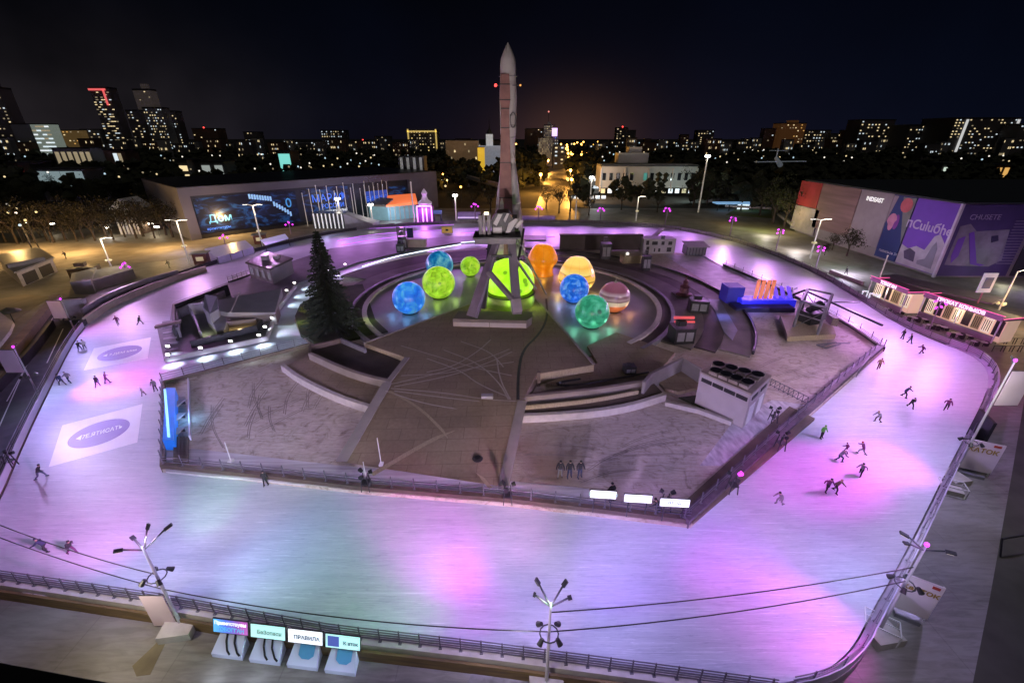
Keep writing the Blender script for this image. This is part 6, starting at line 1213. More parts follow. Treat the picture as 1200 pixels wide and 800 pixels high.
# orange roofed kiosk + glass pavilion + violet lantern tower
ok = empty('orange_roof_kiosk', G(458, 256, GZ), 'glazed kiosk with a glowing orange slanted roof near the far ice', 'kiosk'); y0 = G(458, 257, GZ).y
q = [(GX(434, y0), y0), (GX(458, y0), y0 - 3), (GX(486, y0), y0 + 4), (GX(478, y0), y0 + 13), (GX(442, y0), y0 + 11)]
MB().prism(q, GZ, 4.2).build('wall', mat('kiosk_glass_lit', (.2, .35, .4), .3, emit=(.45, .8, .9), strength=.22), ok); mb = MB()
mb.prism([(q[0][0] - 1, q[0][1] - 1, 4.6), (q[1][0], q[1][1] - 1.5, 4.9), (q[1][0] + 1, q[1][1] + 6, 6.4), (q[4][0] - 1, q[4][1], 6.0)], 4.2, None); mb.build('grey_roof', MIDG, ok)
mb = MB(); mb.prism([(q[1][0], q[1][1] - 1.5, 4.9), (q[2][0] + 1, q[2][1] - 1, 5.2), (q[3][0] + 1, q[3][1], 7.2), (q[4][0] + 2, q[4][1], 6.6)], 4.21, None); mb.build('orange_roof', em('orange_roof_glow', (1, .2, .06), .75), ok)
for i in range(6): a, b = Vector((*q[1], 0)), Vector((*q[2], 0)); c = a.lerp(b, (i + .5) / 6); MB().bar((c.x, c.y - .1, GZ), (c.x, c.y - .1, 4.2), .35).build('mullion', PALEC, ok)
light('POINT', (q[1][0] + 3, q[1][1] - 3, 2.5), 900, (.6, .8, 1)); light('POINT', (GX(487, y0), y0 - 2, 8), 1500, (.45, .5, 1))
gp = empty('striped_pavilion', G(388, 265, GZ), 'white striped glass pavilion with a long ramp left of the orange kiosk', 'pavilion'); y1 = G(388, 268, GZ).y; xa, xb = GX(368, y1), GX(405, y1)
MB().box(((xa + xb) / 2, y1 + 3, 1.6), (xb - xa, 6, 5.2)).build('wall', mat('pavilion_dark_glass', (.06, .07, .08), .3), gp)
for i in range(8): MB().box((xa + (xb - xa) * (i + .5) / 8, y1 - .1, 1.6), (.35, .2, 5.0)).build('light_fin', em('fin_glow', (.9, .95, 1), .55), gp)
mb = MB(); mb.prism([(xb, y1, 4.0), (xb, y1 + 5, 4.0), (GX(437, y1), y1 + 9, .2), (GX(434, y1), y1 + 3, .2)], GZ, None); mb.build('ramp', mat('lilac_ramp', (.4, .42, .45), .6), gp)
lt = empty('lantern_tower', G(502, 262, GZ), 'small tower outlined in pink neon with a round cap near the far ice', 'lantern tower'); y2 = G(502, 262, GZ).y; x2 = GX(500, y2); w2 = 2.6
MB().box((x2, y2, 1.5), (w2 * 2, w2 * 2, 7)).build('shaft', mat('lantern_dark', (.12, .05, .15), .5, emit=(.4, .05, .6), strength=.15), lt)
for x, z, sx, sz in ((-w2, 2, .4, 7), (w2, 2, .4, 7), (0, 5.6, w2 * 2, .4), (0, -1 + .3, w2 * 2, .4), (-.6, 2, .4, 6), (.8, 2, .4, 6)): MB().box((x2 + x, y2 - w2 - .15, z), (sx, .25, sz)).build('neon_edge', em('pink_neon_glow', (1, .35, .9), 1.6), lt)
MB().lathe([(2.2, 5.3), (2.6, 6.5), (1.2, 7.6), (.8, 9), (1.1, 9.8), (.5, 10.8), (.02, 11.4)], 14, (x2, y2, 0)).build('cap', mat('lantern_cap', (.5, .4, .5), .5, emit=(.9, .7, 1), strength=.15), lt)
light('POINT', (x2, y2 - 5, 4), 2500, (.7, .2, 1), radius=.5)
p = Vector((GX(513, y2), y2 + 1, GZ)); r = empty('arch_gate', p, 'small blue arch left of the pink neon tower', 'arch'); MB().box(p + Vector((0, 0, 4)), (3.2, 1, 1.2)).build('lintel', mat('arch_blue', (.1, .15, .35), .5, emit=(.2, .3, 1), strength=.2), r)
for s_ in (-1, 1): MB().box(p + Vector((s_ * 1.3, 0, 1.7)), (.6, .9, 3.4)).build('leg', mat('arch_blue_dark', (.08, .1, .2), .5), r)
for (x0, x1, yt, yb_, lb) in ((537, 563, 250, 256, 'low lilac terrace building with bright line behind the far ice'), (610, 650, 256, 261, 'low pale fence wall behind the far ice right of the rocket')):
    Y = G(550, yb_, GZ).y; a, b = GX(x0, Y), GX(x1, Y); r = empty('terrace_block', ((a + b) / 2, Y, GZ), lb, 'terrace'); MB().box(((a + b) / 2, Y, GZ + 1.2), (b - a, 3, 2.4)).build('wall', mat('lilac_wall_glow', (.35, .28, .5), .5, emit=(.5, .25, .9), strength=.12), r); MB().box(((a + b) / 2, Y - 1.6, GZ + .6), (b - a, .2, .3)).build('light_line', em('lilac_line_glow', (.8, .6, 1), 1.0), r)  # wall with violet light put in as a faint glow
# ================================================================== HALL WITH PAINTED BANNERS ON THE RIGHT
C1 = G(1094, 325, GZ); XH = C1.x; YH = C1.y; Y_end = 152; H2 = 16.2; bh = empty('banner_hall', (XH + 20, YH + 20, GZ), 'huge grey hall covered with painted banners at the right', 'hall')
MB().box((XH + 60.2, (YH + Y_end) / 2, GZ + H2 / 2), (120, Y_end - YH - .4, H2)).build('wall', mat('hall_wall_mauve', (.24, .21, .24), .7, var=.25, scale=.15), bh)
MB().box((XH + 60, (YH + Y_end) / 2, GZ + H2 + .15), (121, Y_end - YH + 1, .3)).build('roof', mat('hall_roof_dark', (.02, .03, .04), .8), bh)
def wface(y0, y1, z0, z1, m, name='banner', off=.12):   # west face panels: y0 nearer
    return MB().box((XH - off, (y0 + y1) / 2, GZ + (z0 + z1) / 2), (.16, abs(y1 - y0), z1 - z0)).build(name, m, bh)
def pan(name, col, **k): return mat(name, col, .7, **k)
PURB = pan('banner_purple', (.14, .045, .42), var=.08); NAVB = pan('banner_navy', (.015, .03, .16), var=.1)
def yq(px): # distance along the west face where the column px is met at mid height
    Y = 120.0
    for _ in range(40): zc = Y * math.cos(PITCH) + 22 * math.sin(PITCH); Y = .5 * Y + .5 * ((XH / ((px - 600) / FPX)) - 22 * math.sin(PITCH)) / math.cos(PITCH)
    return Y
Yr0, Yr1, Yr2, Yr3, Yr4, Yr5, Yr6 = yq(932), yq(955), yq(998), yq(1035), yq(1062), yq(1072), yq(1112)
wface(Yr1, Yr0, 8.5, 16, pan('banner_red', (.38, .03, .05), var=.3, scale=.3)); wface(Yr1 - 2, Yr0, 0.5, 8.3, pan('banner_pale', (.36, .33, .36), var=.3, scale=.4)); wface(Yr2, Yr1 - .3, 3, 16, pan('banner_rose', (.24, .14, .16), var=.35, scale=.25, stretch=(1, .3, 4)))
pg = wface(Yr3 + .2, Yr2 - .3, 2.5, 16, pan('banner_mauve_grey', (.27, .23, .28), var=.12)); text('lettering', 'INDEAST', 1.5, em('white_letter_glow', (1, 1, 1), .8), pg, (XH - .24, (Yr3 + Yr2) / 2, GZ + 14), (0, -1, 0), (0, 0, 1), .02, .03)
# navy triangle panel
nv = wface(YH + 11.5, Yr3, .6, 16, NAVB)
def wpoly(pts, m, name, par, off): # polygon on the west face: (y, z)
    mb = MB(); k = [(XH - off, y, GZ + z) for y, z in pts]; n = len(k); mb.add(k + [(x - .04, y, z) for x, y, z in k], [tuple(range(n)), tuple(range(n, 2 * n))[::-1]] + [(i, (i + 1) % n, n + (i + 1) % n, n + i) for i in range(n)]); return mb.build(name, m, par)
yN = YH + 11.5; yW = Yr3 - yN
wpoly([(yN, 15.8), (Yr3 - yW * .42, 15.8), (yN, 5)], pan('panel_grey_green', (.17, .18, .19), var=.25), 'grey_wedge', nv, .22); wpoly([(Yr3, 15.8), (Yr3 - yW * .22, 15.8), (Yr3, 9)], pan('panel_mauve', (.26, .22, .27)), 'mauve_wedge', nv, .22)
wpoly([(yN + yW * .32 + 1.7 * math.cos(R(a)), 14 + 1.7 * math.sin(R(a))) for a in range(0, 360, 20)], pan('coral_shape', (.5, .10, .14)), 'coral_shape', nv, .27)
wpoly([(yN + yW * .72 + 1.5 * math.cos(R(a)) * (1 if a < 180 else .6), 9.6 + 2.1 * math.sin(R(a))) for a in range(0, 360, 20)], pan('pink_petal', (.55, .22, .38)), 'pink_petal', nv, .27)
wpoly([(yN + yW * .52 + .8 * math.cos(R(a)), 9.8 + 1.8 * math.sin(R(a))) for a in range(0, 360, 20)], pan('violet_petal', (.22, .04, .35)), 'violet_petal', nv, .26)
text('lettering', '\u043f\u0430\u0432\u0438\u043b\u044c\u043e\u043d 34', 1.0, mat('pale_ink', (.5, .5, .6), .6), nv, (XH - .3, yN + yW * .4, GZ + 2.4), (0, -1, 0), (0, 0, 1), .02)
pb = wface(YH + .3, YH + 11.2, .6, 16, PURB)
text('lettering', '\u043fCulu\u0431he', 3.0, mat('lilac_ink', (.5, .42, .65), .6), pb, (XH - .28, YH + 5.8, GZ + 10.2), (0, -1, 0), (0, 0, 1), .03, .04)
LILI = pan('lilac_print', (.40, .38, .47), var=.25, scale=.5)
wpoly([(YH + .4, .7), (YH + .4, 7.5), (YH + 2.2, 9.3), (YH + 3.4, 8.6), (YH + 4.6, 5.2), (YH + 7, 5.6), (YH + 9, 4.6), (YH + 11.1, 5.2), (YH + 11.1, .7)], LILI, 'lower_print', pb, .22)
wpoly([(YH + 1.2, 1.6), (YH + 1.6, 6.2), (YH + 2.4, 7.6), (YH + 3.0, 6.2), (YH + 3.6, 3.4), (YH + 5.4, 2.6), (YH + 5.2, 1.8)], pan('print_grey', (.2, .2, .27), var=.2), 'boot_shape', pb, .28); wpoly([(YH + 6.2, 2), (YH + 6.6, 4.2), (YH + 8.4, 4.8), (YH + 9.8, 3.8), (YH + 9, 2.2)], pan('print_dark', (.08, .06, .14), var=.3), 'photo_group', pb, .28)
MB().box((XH - .1, YH, GZ + H2 / 2), (.5, .5, H2)).build('corner_post', pan('corner_pale', (.6, .55, .7)), bh)
# south face (toward the camera)
def sface(x0, x1, z0, z1, m, name='banner', off=.12): return MB().box(((x0 + x1) / 2, YH - off, GZ + (z0 + z1) / 2), (x1 - x0, .16, z1 - z0)).build(name, m, bh)
sf = sface(XH + .3, XH + 16, .4, 16, pan('banner_deep_violet', (.06, .035, .16), var=.25, scale=.3)); text('lettering', 'CHUSETE', 1.6, mat('violet_grey_ink', (.35, .3, .5), .6), sf, (XH + 5.5, YH - .3, GZ + 13.4), (1, 0, 0), (0, 0, 1), .02)
def spoly(pts, m, name, par, off=.22):
    mb = MB(); k = [(XH + x, YH - off, GZ + z) for x, z in pts]; n = len(k); mb.add(k + [(x, y - .04, z) for x, y, z in k], [tuple(range(n)), tuple(range(n, 2 * n))[::-1]] + [(i, (i + 1) % n, n + (i + 1) % n, n + i) for i in range(n)]); return mb.build(name, m, par)
spoly([(1, 3), (1, 11.5), (3, 12), (5, 10.4), (12, 10.8), (13.4, 4), (11, 2.6), (4, 2.8)], pan('figure_print', (.22, .2, .30), var=.4, scale=.5), 'figure_print', sf)
spoly([(3.4, 10), (4.4, 10.4), (8, 3.4), (10, 3), (9, 2.7), (6.6, 3.2)], PURB, 'violet_limb', sf, .3); spoly([(1.6, 8.8), (3, 9.4), (3.2, 5), (2.2, 3.4), (1.6, 5)], PURB, 'violet_limb', sf, .3)
spoly([(8.6, 9.4), (10, 9.6), (10.6, 8.4), (9.2, 8)], pan('print_dark2', (.03, .02, .09)), 'dark_patch', sf, .3)
for i in range(16): sface(XH + 12.5, XH + 16.5, 3.2 + i * .62, 3.4 + i * .62, pan('stripe_lilac', (.18, .15, .28)), 'stripe', .26)
sface(XH + 17, XH + 45, .4, 16, pan('banner_black', (.03, .028, .045), var=.5, scale=.25)); text('lettering', '\u041d\u0410\u0423\u041a\u0410', 3.2, mat('violet_grey_ink', (.35, .3, .5), .6), sf, (XH + 20, YH - .34, GZ + 13.6), (1, 0, 0), (0, 0, 1), .02)
spoly([(20, 3), (21, 8), (26, 9.5), (30, 6), (28, 2.4)], pan('dark_red_print', (.12, .02, .05), var=.4), 'red_print', sf, .34)
for pt, e, c in (((XH - 18, YH + 2, 2), 2800, (.8, .7, 1)), ((XH - 16, YH + 26, 2), 2300, (1, .88, .88)), ((XH + 10, YH - 16, 1.5), 1500, (.6, .5, 1)), ((XH - 14, YH + 46, 2), 1300, (1, .85, .8))): light('POINT', pt, e, c, radius=.5)
# hall end light & lit bush patch behind
light('POINT', G(1182, 325, 1), 400, (1, .95, .7)); light('POINT', (HA.x + 40, HA.y + 4, 3), 700, (.55, .5, .95), radius=1); light('POINT', (HA.x + 8, HA.y - 16, 3), 900, (.8, .7, 1)); light('POINT', (HB.x - 8, HB.y - 22, 4), 1500, (.5, .5, 1))
# ================================================================== TREES
def tree_parts(seed, h, cw, kind='leafy', dens=1.0):
    rr = random.Random(seed); t = MB(); c = MB()
    t.tube((0, 0, 0), (0, 0, h * .35), .05 * h ** .8, .035 * h ** .8, 7)
    tips = []
    def limb(p, d, L, r_, lev):
        q = p + d * L; t.tube(p, q, r_, r_ * .55, 5); tips.append(q)
        if lev > 0:
            for _ in range(3): nd = (d + Vector((rr.uniform(-.8, .8), rr.uniform(-.8, .8), rr.uniform(-.1, .6)))).normalized(); limb(p.lerp(q, rr.uniform(.5, 1)), nd, L * .68, r_ * .55, lev - 1)
    for k in range(4): a = k * 1.57 + rr.random(); limb(Vector((0, 0, h * rr.uniform(.25, .4))), Vector((math.cos(a) * .55, math.sin(a) * .55, 1)).normalized(), h * .26, .028 * h ** .8, 2)
    n = int(900 * dens)
    cl = [Vector((rr.gauss(0, cw * .27), rr.gauss(0, cw * .27), h * rr.uniform(.38, .98))) for _ in range(26)] + tips[::2]
    for i in range(n):
        q = rr.choice(cl); p = q + Vector((rr.gauss(0, cw * .085), rr.gauss(0, cw * .085), rr.gauss(0, h * .05)));
        if p.z < h * .25: continue
        s_ = rr.uniform(.12, .3) * (h / 10) ** .5; u = Vector((rr.uniform(-1, 1), rr.uniform(-1, 1), rr.uniform(-1, 1))).normalized(); v = u.orthogonal().normalized()
        c.add([p + u * s_, p + v * s_ * .7, p - u * s_, p - v * s_ * .7], [(0, 1, 2, 3)])
    return t, c
def make_tree(seed, h, cw, m, label, cat='tree', dens=1.0):
    r = empty('broadleaf_tree', (0, 0, 0), label, cat); t, c = tree_parts(seed, h, cw, dens=dens); t.build('trunk', TRUNK, r); c.build('crown', m, r); index_kids(r); return r
protA = [make_tree(s_, 9, 7, LEAF, 'x', dens=.9) for s_ in (1, 2)]; protB = [make_tree(s_, 15, 10, LEAFD, 'x', dens=1.2) for s_ in (3, 4)]
used_ = set()
def put_tree(protos, k, loc, sc_, label, group=None):
    p = protos[k % len(protos)]
    if p.name not in used_: used_.add(p.name); o = p; o.location = loc; o.scale = (sc_,) * 3; o.rotation_euler = (0, 0, rnd.random() * 6)
    else: o = copy_tree(p, loc, rnd.random() * 6, scale=sc_)
    o['label'] = label
    if group: o['group'] = group
    elif 'group' in o: del o['group']
    return o
for i in range(19):
    px = -6 + i * 11.6 + (i % 3) * 2; p = G(px, 287 - px * .045 - (i % 2) * 2.5, GZ); put_tree(protA, i, p, .95 + .15 * (i % 4), ORD[i] + ' autumn tree from the left in the row along the yellow promenade', 'trees along the promenade')
TB = [(690, 252, 8, 'low dark tree between the far barrier and the white building'), (728, 246, 12, 'round dark tree in front of the white building left part'), (748, 246, 11, 'round dark tree in front of the white building centre'), (770, 249, 9, 'dark bushy tree in front of the white building right part'),
      (812, 243, 16, 'tall dark tree at the right end of the white building'), (828, 240, 15, 'dark tree just left of the lit lawn pavilion'), (655, 250, 11, 'black tree close to the right of the rocket'), (668, 248, 12, 'black tree right of the one beside the rocket'), (575, 250, 11, 'black tree mass just left of the rocket'), (556, 247, 10, 'dark tree behind the pink neon tower'), (530, 244, 8, 'dark small tree right of the neon tower'),
      (905, 262, 16, 'tall dark tree in front of the red banner'), (918, 268, 13, 'dark tree touching the left end of the banner hall'), (890, 252, 14, 'dark tree behind the bend of the far barrier'), (868, 247, 10, 'small dark tree behind the lit lawn'), (640, 245, 9, 'lit autumn tree beside the orange road')]
for i, (px, py, h, lb) in enumerate(TB): put_tree(protB if i % 5 or True else protA, i, G(px, py, GZ), h / 15 * 1.05, lb)
for i, (px, py, h, lb) in enumerate([(975, 293, 4.5, 'round shrub beside the kerbed bed before the banner hall, left one'), (966, 299, 3.5, 'round shrub beside the kerbed bed before the banner hall, right one'), (992, 300, 7, 'small green-lit tree before the mauve banner')]):
    o = put_tree(protA, i, G(px, py, GZ), h / 9, lb)
light('POINT', G(990, 290, 4), 260, (.2, 1, .3)); light('POINT', G(850, 272, 3), 500, (1, .85, .2))
rt_ = random.Random(21); _l = sorted(((rt_.uniform(-290, -104), rt_.uniform(148, 232)) for _ in range(75)), key=lambda q: q[0] / q[1])
for i, (x, y) in enumerate(_l): put_tree(protB, i, (x, y, GZ), rt_.uniform(.55, .85), ORD[i % 68] + (' dark tree' if i < 68 else ' farther dark tree') + ' from the left in the grove beyond the promenade row', 'dark grove beyond the promenade')
# spruce in the round lawn
sp = empty('spruce_tree', G(391, 385, .78), 'tall dark green spruce standing on the round lawn', 'spruce'); p0 = G(391, 385, .78); hS = HT(268, p0.y) - .78
MB().tube(p0, p0 + Vector((0, 0, hS * .97)), .32, .04, 8).build('trunk', TRUNK, sp); cr = MB(); rs2 = random.Random(5)
L_ = 40
for k in range(L_):
    f = k / (L_ - 1); z = hS * (.075 + .90 * f); Rr_ = (1 - f) ** .88 * hS * .285 + .12; nb = int(15 - 8 * f)
    for j in range(nb):
        a = 2 * math.pi * (j + rs2.random() * .9) / nb; ln = Rr_ * rs2.uniform(.68, 1.08); u = Vector((math.cos(a), math.sin(a), 0)); sd_ = Vector((-u.y, u.x, 0)); n = max(3, int(ln / .38))
        for s_ in range(n):
            g_ = (s_ + .6) / n; c = p0 + u * ln * g_ + Vector((0, 0, z - ln * .28 * g_ + .10 * ln * g_ * g_))
            w_ = (.5 - .25 * g_) * (.55 + .5 * (1 - f)); 
            for sg3 in (-1, 1):
                e = c + sd_ * sg3 * w_ * rs2.uniform(.7, 1.3) + u * .25 + Vector((0, 0, -rs2.uniform(.05, .3))); cr.add([c - u * .16, c + u * .20, e + u * .12, e - u * .08], [(0, 1, 2, 3)])
            cr.add([c - u * .2, c + u * .3, c + u * .1 + Vector((rs2.uniform(-.1, .1), 0, -rs2.uniform(.2, .4)))], [(0, 1, 2)])
cr.add([p0 + Vector((0, 0, hS)), p0 + Vector((.1, 0, hS - .8)), p0 + Vector((-.1, 0, hS - .8))], [(0, 1, 2)])
cr.build('crown', NEEDLE, sp); light('POINT', G(352, 372, 1.6), 60, (.9, 1, .2)); light('POINT', p0 + Vector((5, 3, 1.5)), 70, (.7, .9, .2))
for x, y in ((356, 366),): r = empty('shrub', G(x, y, .8), 'small bright yellow-green shrub at the left edge of the round lawn', 'shrub'); mb = MB(); c = G(x, y, .8)
for i in range(90): v = Vector((rnd.gauss(0, .35), rnd.gauss(0, .35), abs(rnd.gauss(0, .5)))); u = Vector((rnd.uniform(-1, 1), rnd.uniform(-1, 1), rnd.uniform(-1, 1))).normalized(); w_ = u.orthogonal(); mb.add([c + v, c + v + u * .18, c + v + w_.normalized() * .15], [(0, 1, 2)])
mb.build('foliage', mat('shrub_leaves', (.25, .3, .04), .8), r); MB().tube(c, c + Vector((0, 0, .5)), .05).build('stem', TRUNK, r)
# ------------------------------------------------------------------ far dark park: one woodland mass
wd = MB(); rw = random.Random(11)
def wood(x0, x1, y0, y1, n, hmin, hmax, hall=True):
    for _ in range(n):
        x, y = rw.uniform(x0, x1), rw.uniform(y0, y1)
        if HA.x - 8 < x < HB.x + 55 and 118 < y < 262: continue
        if XH - 3 < x < XH + 130 and y < 160: continue
        if abs(x - (18 + (y - 200) * .105)) < 8 + y * .01 and y > 180: continue
        if 38 < x < 95 and 228 < y < 262: continue
        if 330 < y < 430 and -45 < x < -15: continue
        h = rw.uniform(hmin, hmax); r_ = h * rw.uniform(.3, .5); k = 9
        for j in range(k):
            a, b_ = rw.uniform(0, 6.28), rw.uniform(.3, 1.0); c = Vector((x + math.cos(a) * r_ * rw.random(), y + math.sin(a) * r_ * rw.random(), GZ + h * b_)); s_ = r_ * rw.uniform(.35, .7)
            u = Vector((rw.uniform(-1, 1), rw.uniform(-1, 1), rw.uniform(-.5, .5))).normalized(); v = u.cross(Vector((0, 0, 1))).normalized(); w_ = u.cross(v)
            wd.add([c + u * s_, c + v * s_, c + w_ * s_, c - u * s_ * .8, c - v * s_ * .9, c - w_ * s_ * .7], [(0, 1, 2), (1, 3, 2), (3, 4, 2), (4, 0, 2), (1, 0, 5), (3, 1, 5), (4, 3, 5), (0, 4, 5)])
wood(-330, 330, 215, 420, 1500, 8, 15); wood(-750, 750, 420, 900, 2400, 10, 17); wood(100, 330, 160, 230, 220, 8, 13)
tag(wd.build('woodland', LEAFD), 'dark wooded park spreading to the skyline', 'woodland', kind='stuff')
# ================================================================== CITY
BLD = mat('city_wall_dark', (.13, .12, .125), .8, var=.3, scale=.02); BLDB = mat('city_wall_brick', (.20, .12, .09), .8, var=.3, scale=.02); BLDG = mat('city_wall_grey', (.24, .24, .25), .8, var=.25, scale=.02)
BLDW = mat('city_wall_pale', (.35, .34, .33), .8, var=.2, scale=.02)
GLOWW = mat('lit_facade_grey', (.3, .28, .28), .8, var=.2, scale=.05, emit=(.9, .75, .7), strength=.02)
def tower(x0, x1, ytop, Y, m, label, lit=.4, rows=None, cols=None, wm=(E_WARM, E_COOL), cat='tower block', dep=None, base_y=None, z0=GZ, roof=None, beacon=False, winw=.36, seed=None, name='tower_block', yb=None):
    rr = random.Random(seed or int(x0 * 7 + x1)); z1 = HT(ytop, Y); zm_ = z0 + (z1 - z0) * .5; a, b = GX(x0, Y, zm_), GX(x1, Y, zm_); w_ = b - a; h = z1 - z0; dep = dep or w_ * .6
    r = empty(name, ((a + b) / 2, Y, z0), label, cat); MB().box(((a + b) / 2, Y + dep / 2, (z0 + z1) / 2), (w_, dep, h)).build('wall', m, r)
    MB().box(((a + b) / 2, Y + dep / 2, z1 + h * .012), (w_ * 1.02, dep * 1.02, h * .024)).build('roof', DARK, r)
    if roof: MB().box(((a + b) / 2 + w_ * .1, Y + dep / 2, z1 + h * .05), (w_ * .35, dep * .4, h * .09)).build('roof_room', m, r)
    if beacon: MB().sph(((a + b) / 2, Y, z1 + h * .04), max(.8, Y * .0016), 6).build('beacon_lamp', E_RED, r)
    rows = rows or max(2, int(h / 4)); cols = cols or max(2, int(w_ / 4.6)); zb = z0 + min(h * .15, 16); cells = [(i, j) for i in range(cols) for j in range(rows) if rr.random() < lit]
    if len(cells) > 95: cells = rr.sample(cells, 95)
    cw, chh = w_ / cols, (z1 - zb) / rows; box_ = {}
    for i, j in cells:
        mm = wm[0] if rr.random() < .62 else wm[1] 
        if rr.random() < .3: mm = E_DIMW
        if mm.name not in box_:
            o = MB().box((0, 0, 0), (cw * winw, .4, chh * .33)).build('window', mm); box_[mm.name] = o.data; bpy.data.objects.remove(o)
        o = bpy.data.objects.new('window', box_[mm.name]); COL.objects.link(o); o.parent = r; o.location = Vector((a + cw * (i + .5), Y - .15, zb + chh * (j + .5))) - OFF[r.name]
    return r
T = tower
T(-8, 17, 104, 560, BLD, 'dark slab tower cut by the left edge of the skyline', .3, roof=True)
T(22, 44, 146, 540, BLDG, 'low dark glass block with few lights next to the left edge tower', .12, cols=5, rows=5)
T(45, 66, 146, 520, mat('lit_office', (.4, .42, .4), .6, emit=(.8, .95, .8), strength=.15), 'bright lit glass office with yellow corner near the left edge', .85, wm=(E_COOL, E_SCR), rows=9, cols=4, winw=.9)
T(74, 100, 153, 640, mat('amber_block_glow', (.3, .22, .12), .7, emit=(1, .6, .2), strength=.06), 'low amber lit block left of the red topped tower', .5, wm=(E_AMB, E_WARM)); T(100, 122, 152, 650, BLDG, 'low dark block with white windows under the red topped tower', .4)  # first block has amber light put into its walls as a glow
r = T(120, 141, 104, 650, BLD, 'tall tower with glowing red roof edge, left skyline', .38, rows=26, cols=7, winw=.8)
zt_ = HT(104, 650); a, b = GX(119, 650, zt_ / 2), GX(138, 650, zt_ / 2); mb = MB(); mb.box(((a + b) / 2, 649, zt_ - 1), (b - a, 1, 2.2)); mb.box((b - 3, 649, zt_ - 10), (2, 1, 18)); mb.build('red_outline', em('red_outline_glow', (1, .15, .15), .8), r)
T(156, 173, 130, 720, BLD, 'dark stepped tower left of the tallest concrete tower', .45); T(168, 187, 106, 730, mat('concrete_tower_glow', (.30, .26, .25), .8, emit=(1, .8, .7), strength=.018), 'tallest bare concrete tower of the left cluster', .12, roof=True); T(176, 198, 127, 700, BLDG, 'mid height tower with many lit windows in the left cluster', .5, cols=8); T(194, 213, 131, 715, BLD, 'right dark tower of the left cluster with rooftop light', .5, cols=7, beacon=True)  # bare concrete wall carries light put in as a faint glow
T(229, 258, 151, 760, BLDB, 'wide brown block with red roof lights, left skyline', .12, beacon=True)
T(288, 306, 155, 800, BLD, 'dark narrow block left of the hotel group', .2); T(378, 405, 153, 820, BLD, 'block with many scattered warm windows left of the amber outlined hotel', .55, cols=10, rows=9)
T(340, 376, 166, 760, BLDG, 'long low unlit block left of centre', .15); T(413, 440, 165, 780, BLDB, 'low brown slab behind the dark park', .2, beacon=True); T(440, 458, 160, 790, BLD, 'small dark slab with red sign lights', .25, wm=(E_RED, E_WARM))
r = T(479, 513, 153, 600, BLD, 'hotel outlined by rows of amber balcony lights', .5, cols=11, rows=9, wm=(em('gold_window_glow', (1, .72, .25), 1.0), E_WARM))
a, b = GX(479, 600, 15), GX(513, 600, 15); mb = MB(); mb.box(((a + b) / 2, 599, HT(153, 600) - 1), (b - a, 1, 1.6)); mb.box((a + 1, 599, HT(163, 600)), (1.6, 1, 22)); mb.box((b - 1, 599, HT(163, 600)), (1.6, 1, 22)); mb.build('gold_outline', em('gold_outline_glow', (1, .7, .2), .5), r)
T(523, 560, 165, 420, mat('amber_stone_glow', (.30, .22, .15), .8, emit=(1, .6, .3), strength=.05), 'wide stone building with amber lit arch', .22, cols=9, rows=4, wm=(E_AMB, E_WARM)); T(560, 568, 173, 380, em('yellow_wall_glow', (1, .6, .05), .6), 'narrow bright yellow lit wall', 0)  # stone wall with amber light put into it as a faint glow
# white church with spire
cx_, cy_ = GX(574, 430), 430; ch = empty('spired_church', (cx_, cy_, GZ), 'white floodlit building with a slim spire left of the rocket', 'church'); z_ = HT(186, 430)
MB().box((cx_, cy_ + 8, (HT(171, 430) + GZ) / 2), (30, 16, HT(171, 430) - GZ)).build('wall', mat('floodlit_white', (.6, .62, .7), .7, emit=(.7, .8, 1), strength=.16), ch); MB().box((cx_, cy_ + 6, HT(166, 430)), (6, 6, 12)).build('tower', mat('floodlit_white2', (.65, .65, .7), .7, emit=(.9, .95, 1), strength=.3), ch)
MB().lathe([(2.6, 0), (2.8, 3), (1.2, 6), (.35, 8), (.05, 16)], 10, (cx_, cy_ + 6, HT(161, 430))).build('spire', DARK, ch)
T(615, 627, 151, 900, BLDB, 'left one of two brown towers right of the rocket', .1); T(626, 639, 151, 920, BLDB, 'right one of two brown towers right of the rocket', .15)
T(631, 647, 162, 520, GLOWW, 'grey slab hotel with dense window grid right of the rocket', .75, cols=12, rows=12, wm=(E_DIMW, E_WARM)); T(637, 647, 147, 640, GLOWW, 'slender grey tower above the slab hotel', .7, cols=6, rows=14, wm=(E_DIMW, E_WARM), roof=True)
r = T(647, 654, 160, 600, BLDG, 'tower with a glowing violet crown right of the slab hotel', .6, cols=3, rows=8, wm=(E_COOL, E_BLUE)); c = P(650, 155, 600); MB().box(c, (6, 6, 9)).build('violet_crown', em('violet_crown_glow', (.75, .45, 1), 1.8), r); MB().tube(P(650, 151, 600), P(650, 146, 600), .5).build('mast', DARK, r)
r = empty('aerial_light', P(643, 131, 1200), 'single reddish light high above the slender grey tower', 'mast light'); c = P(643, 131, 1200); MB().sph(c, 1.8, 8).build('lamp', em('dull_red_dot', (1, .3, .25), 1.2), r); MB().tube((c.x, c.y, GZ), c, .6, .3).build('mast', DARK, r)
T(648, 662, 171, 480, BLDG, 'low white lit block beside the orange road', .8, wm=(E_COOL, E_WARM)); T(690, 704, 170, 700, BLDW, 'small pale block right of the orange glow', .2); T(702, 720, 165, 820, BLD, 'low dark block with warm roof lights', .3)
T(721, 735, 150, 850, BLD, 'dark twin tower, left half, right of centre', .2, beacon=True); T(735, 744, 153, 860, BLD, 'dark twin tower, right half with lit stair', .35, cols=3); T(754, 762, 163, 760, BLDB, 'small amber lit block right of the twin towers', .5, wm=(E_AMB, E_WARM))
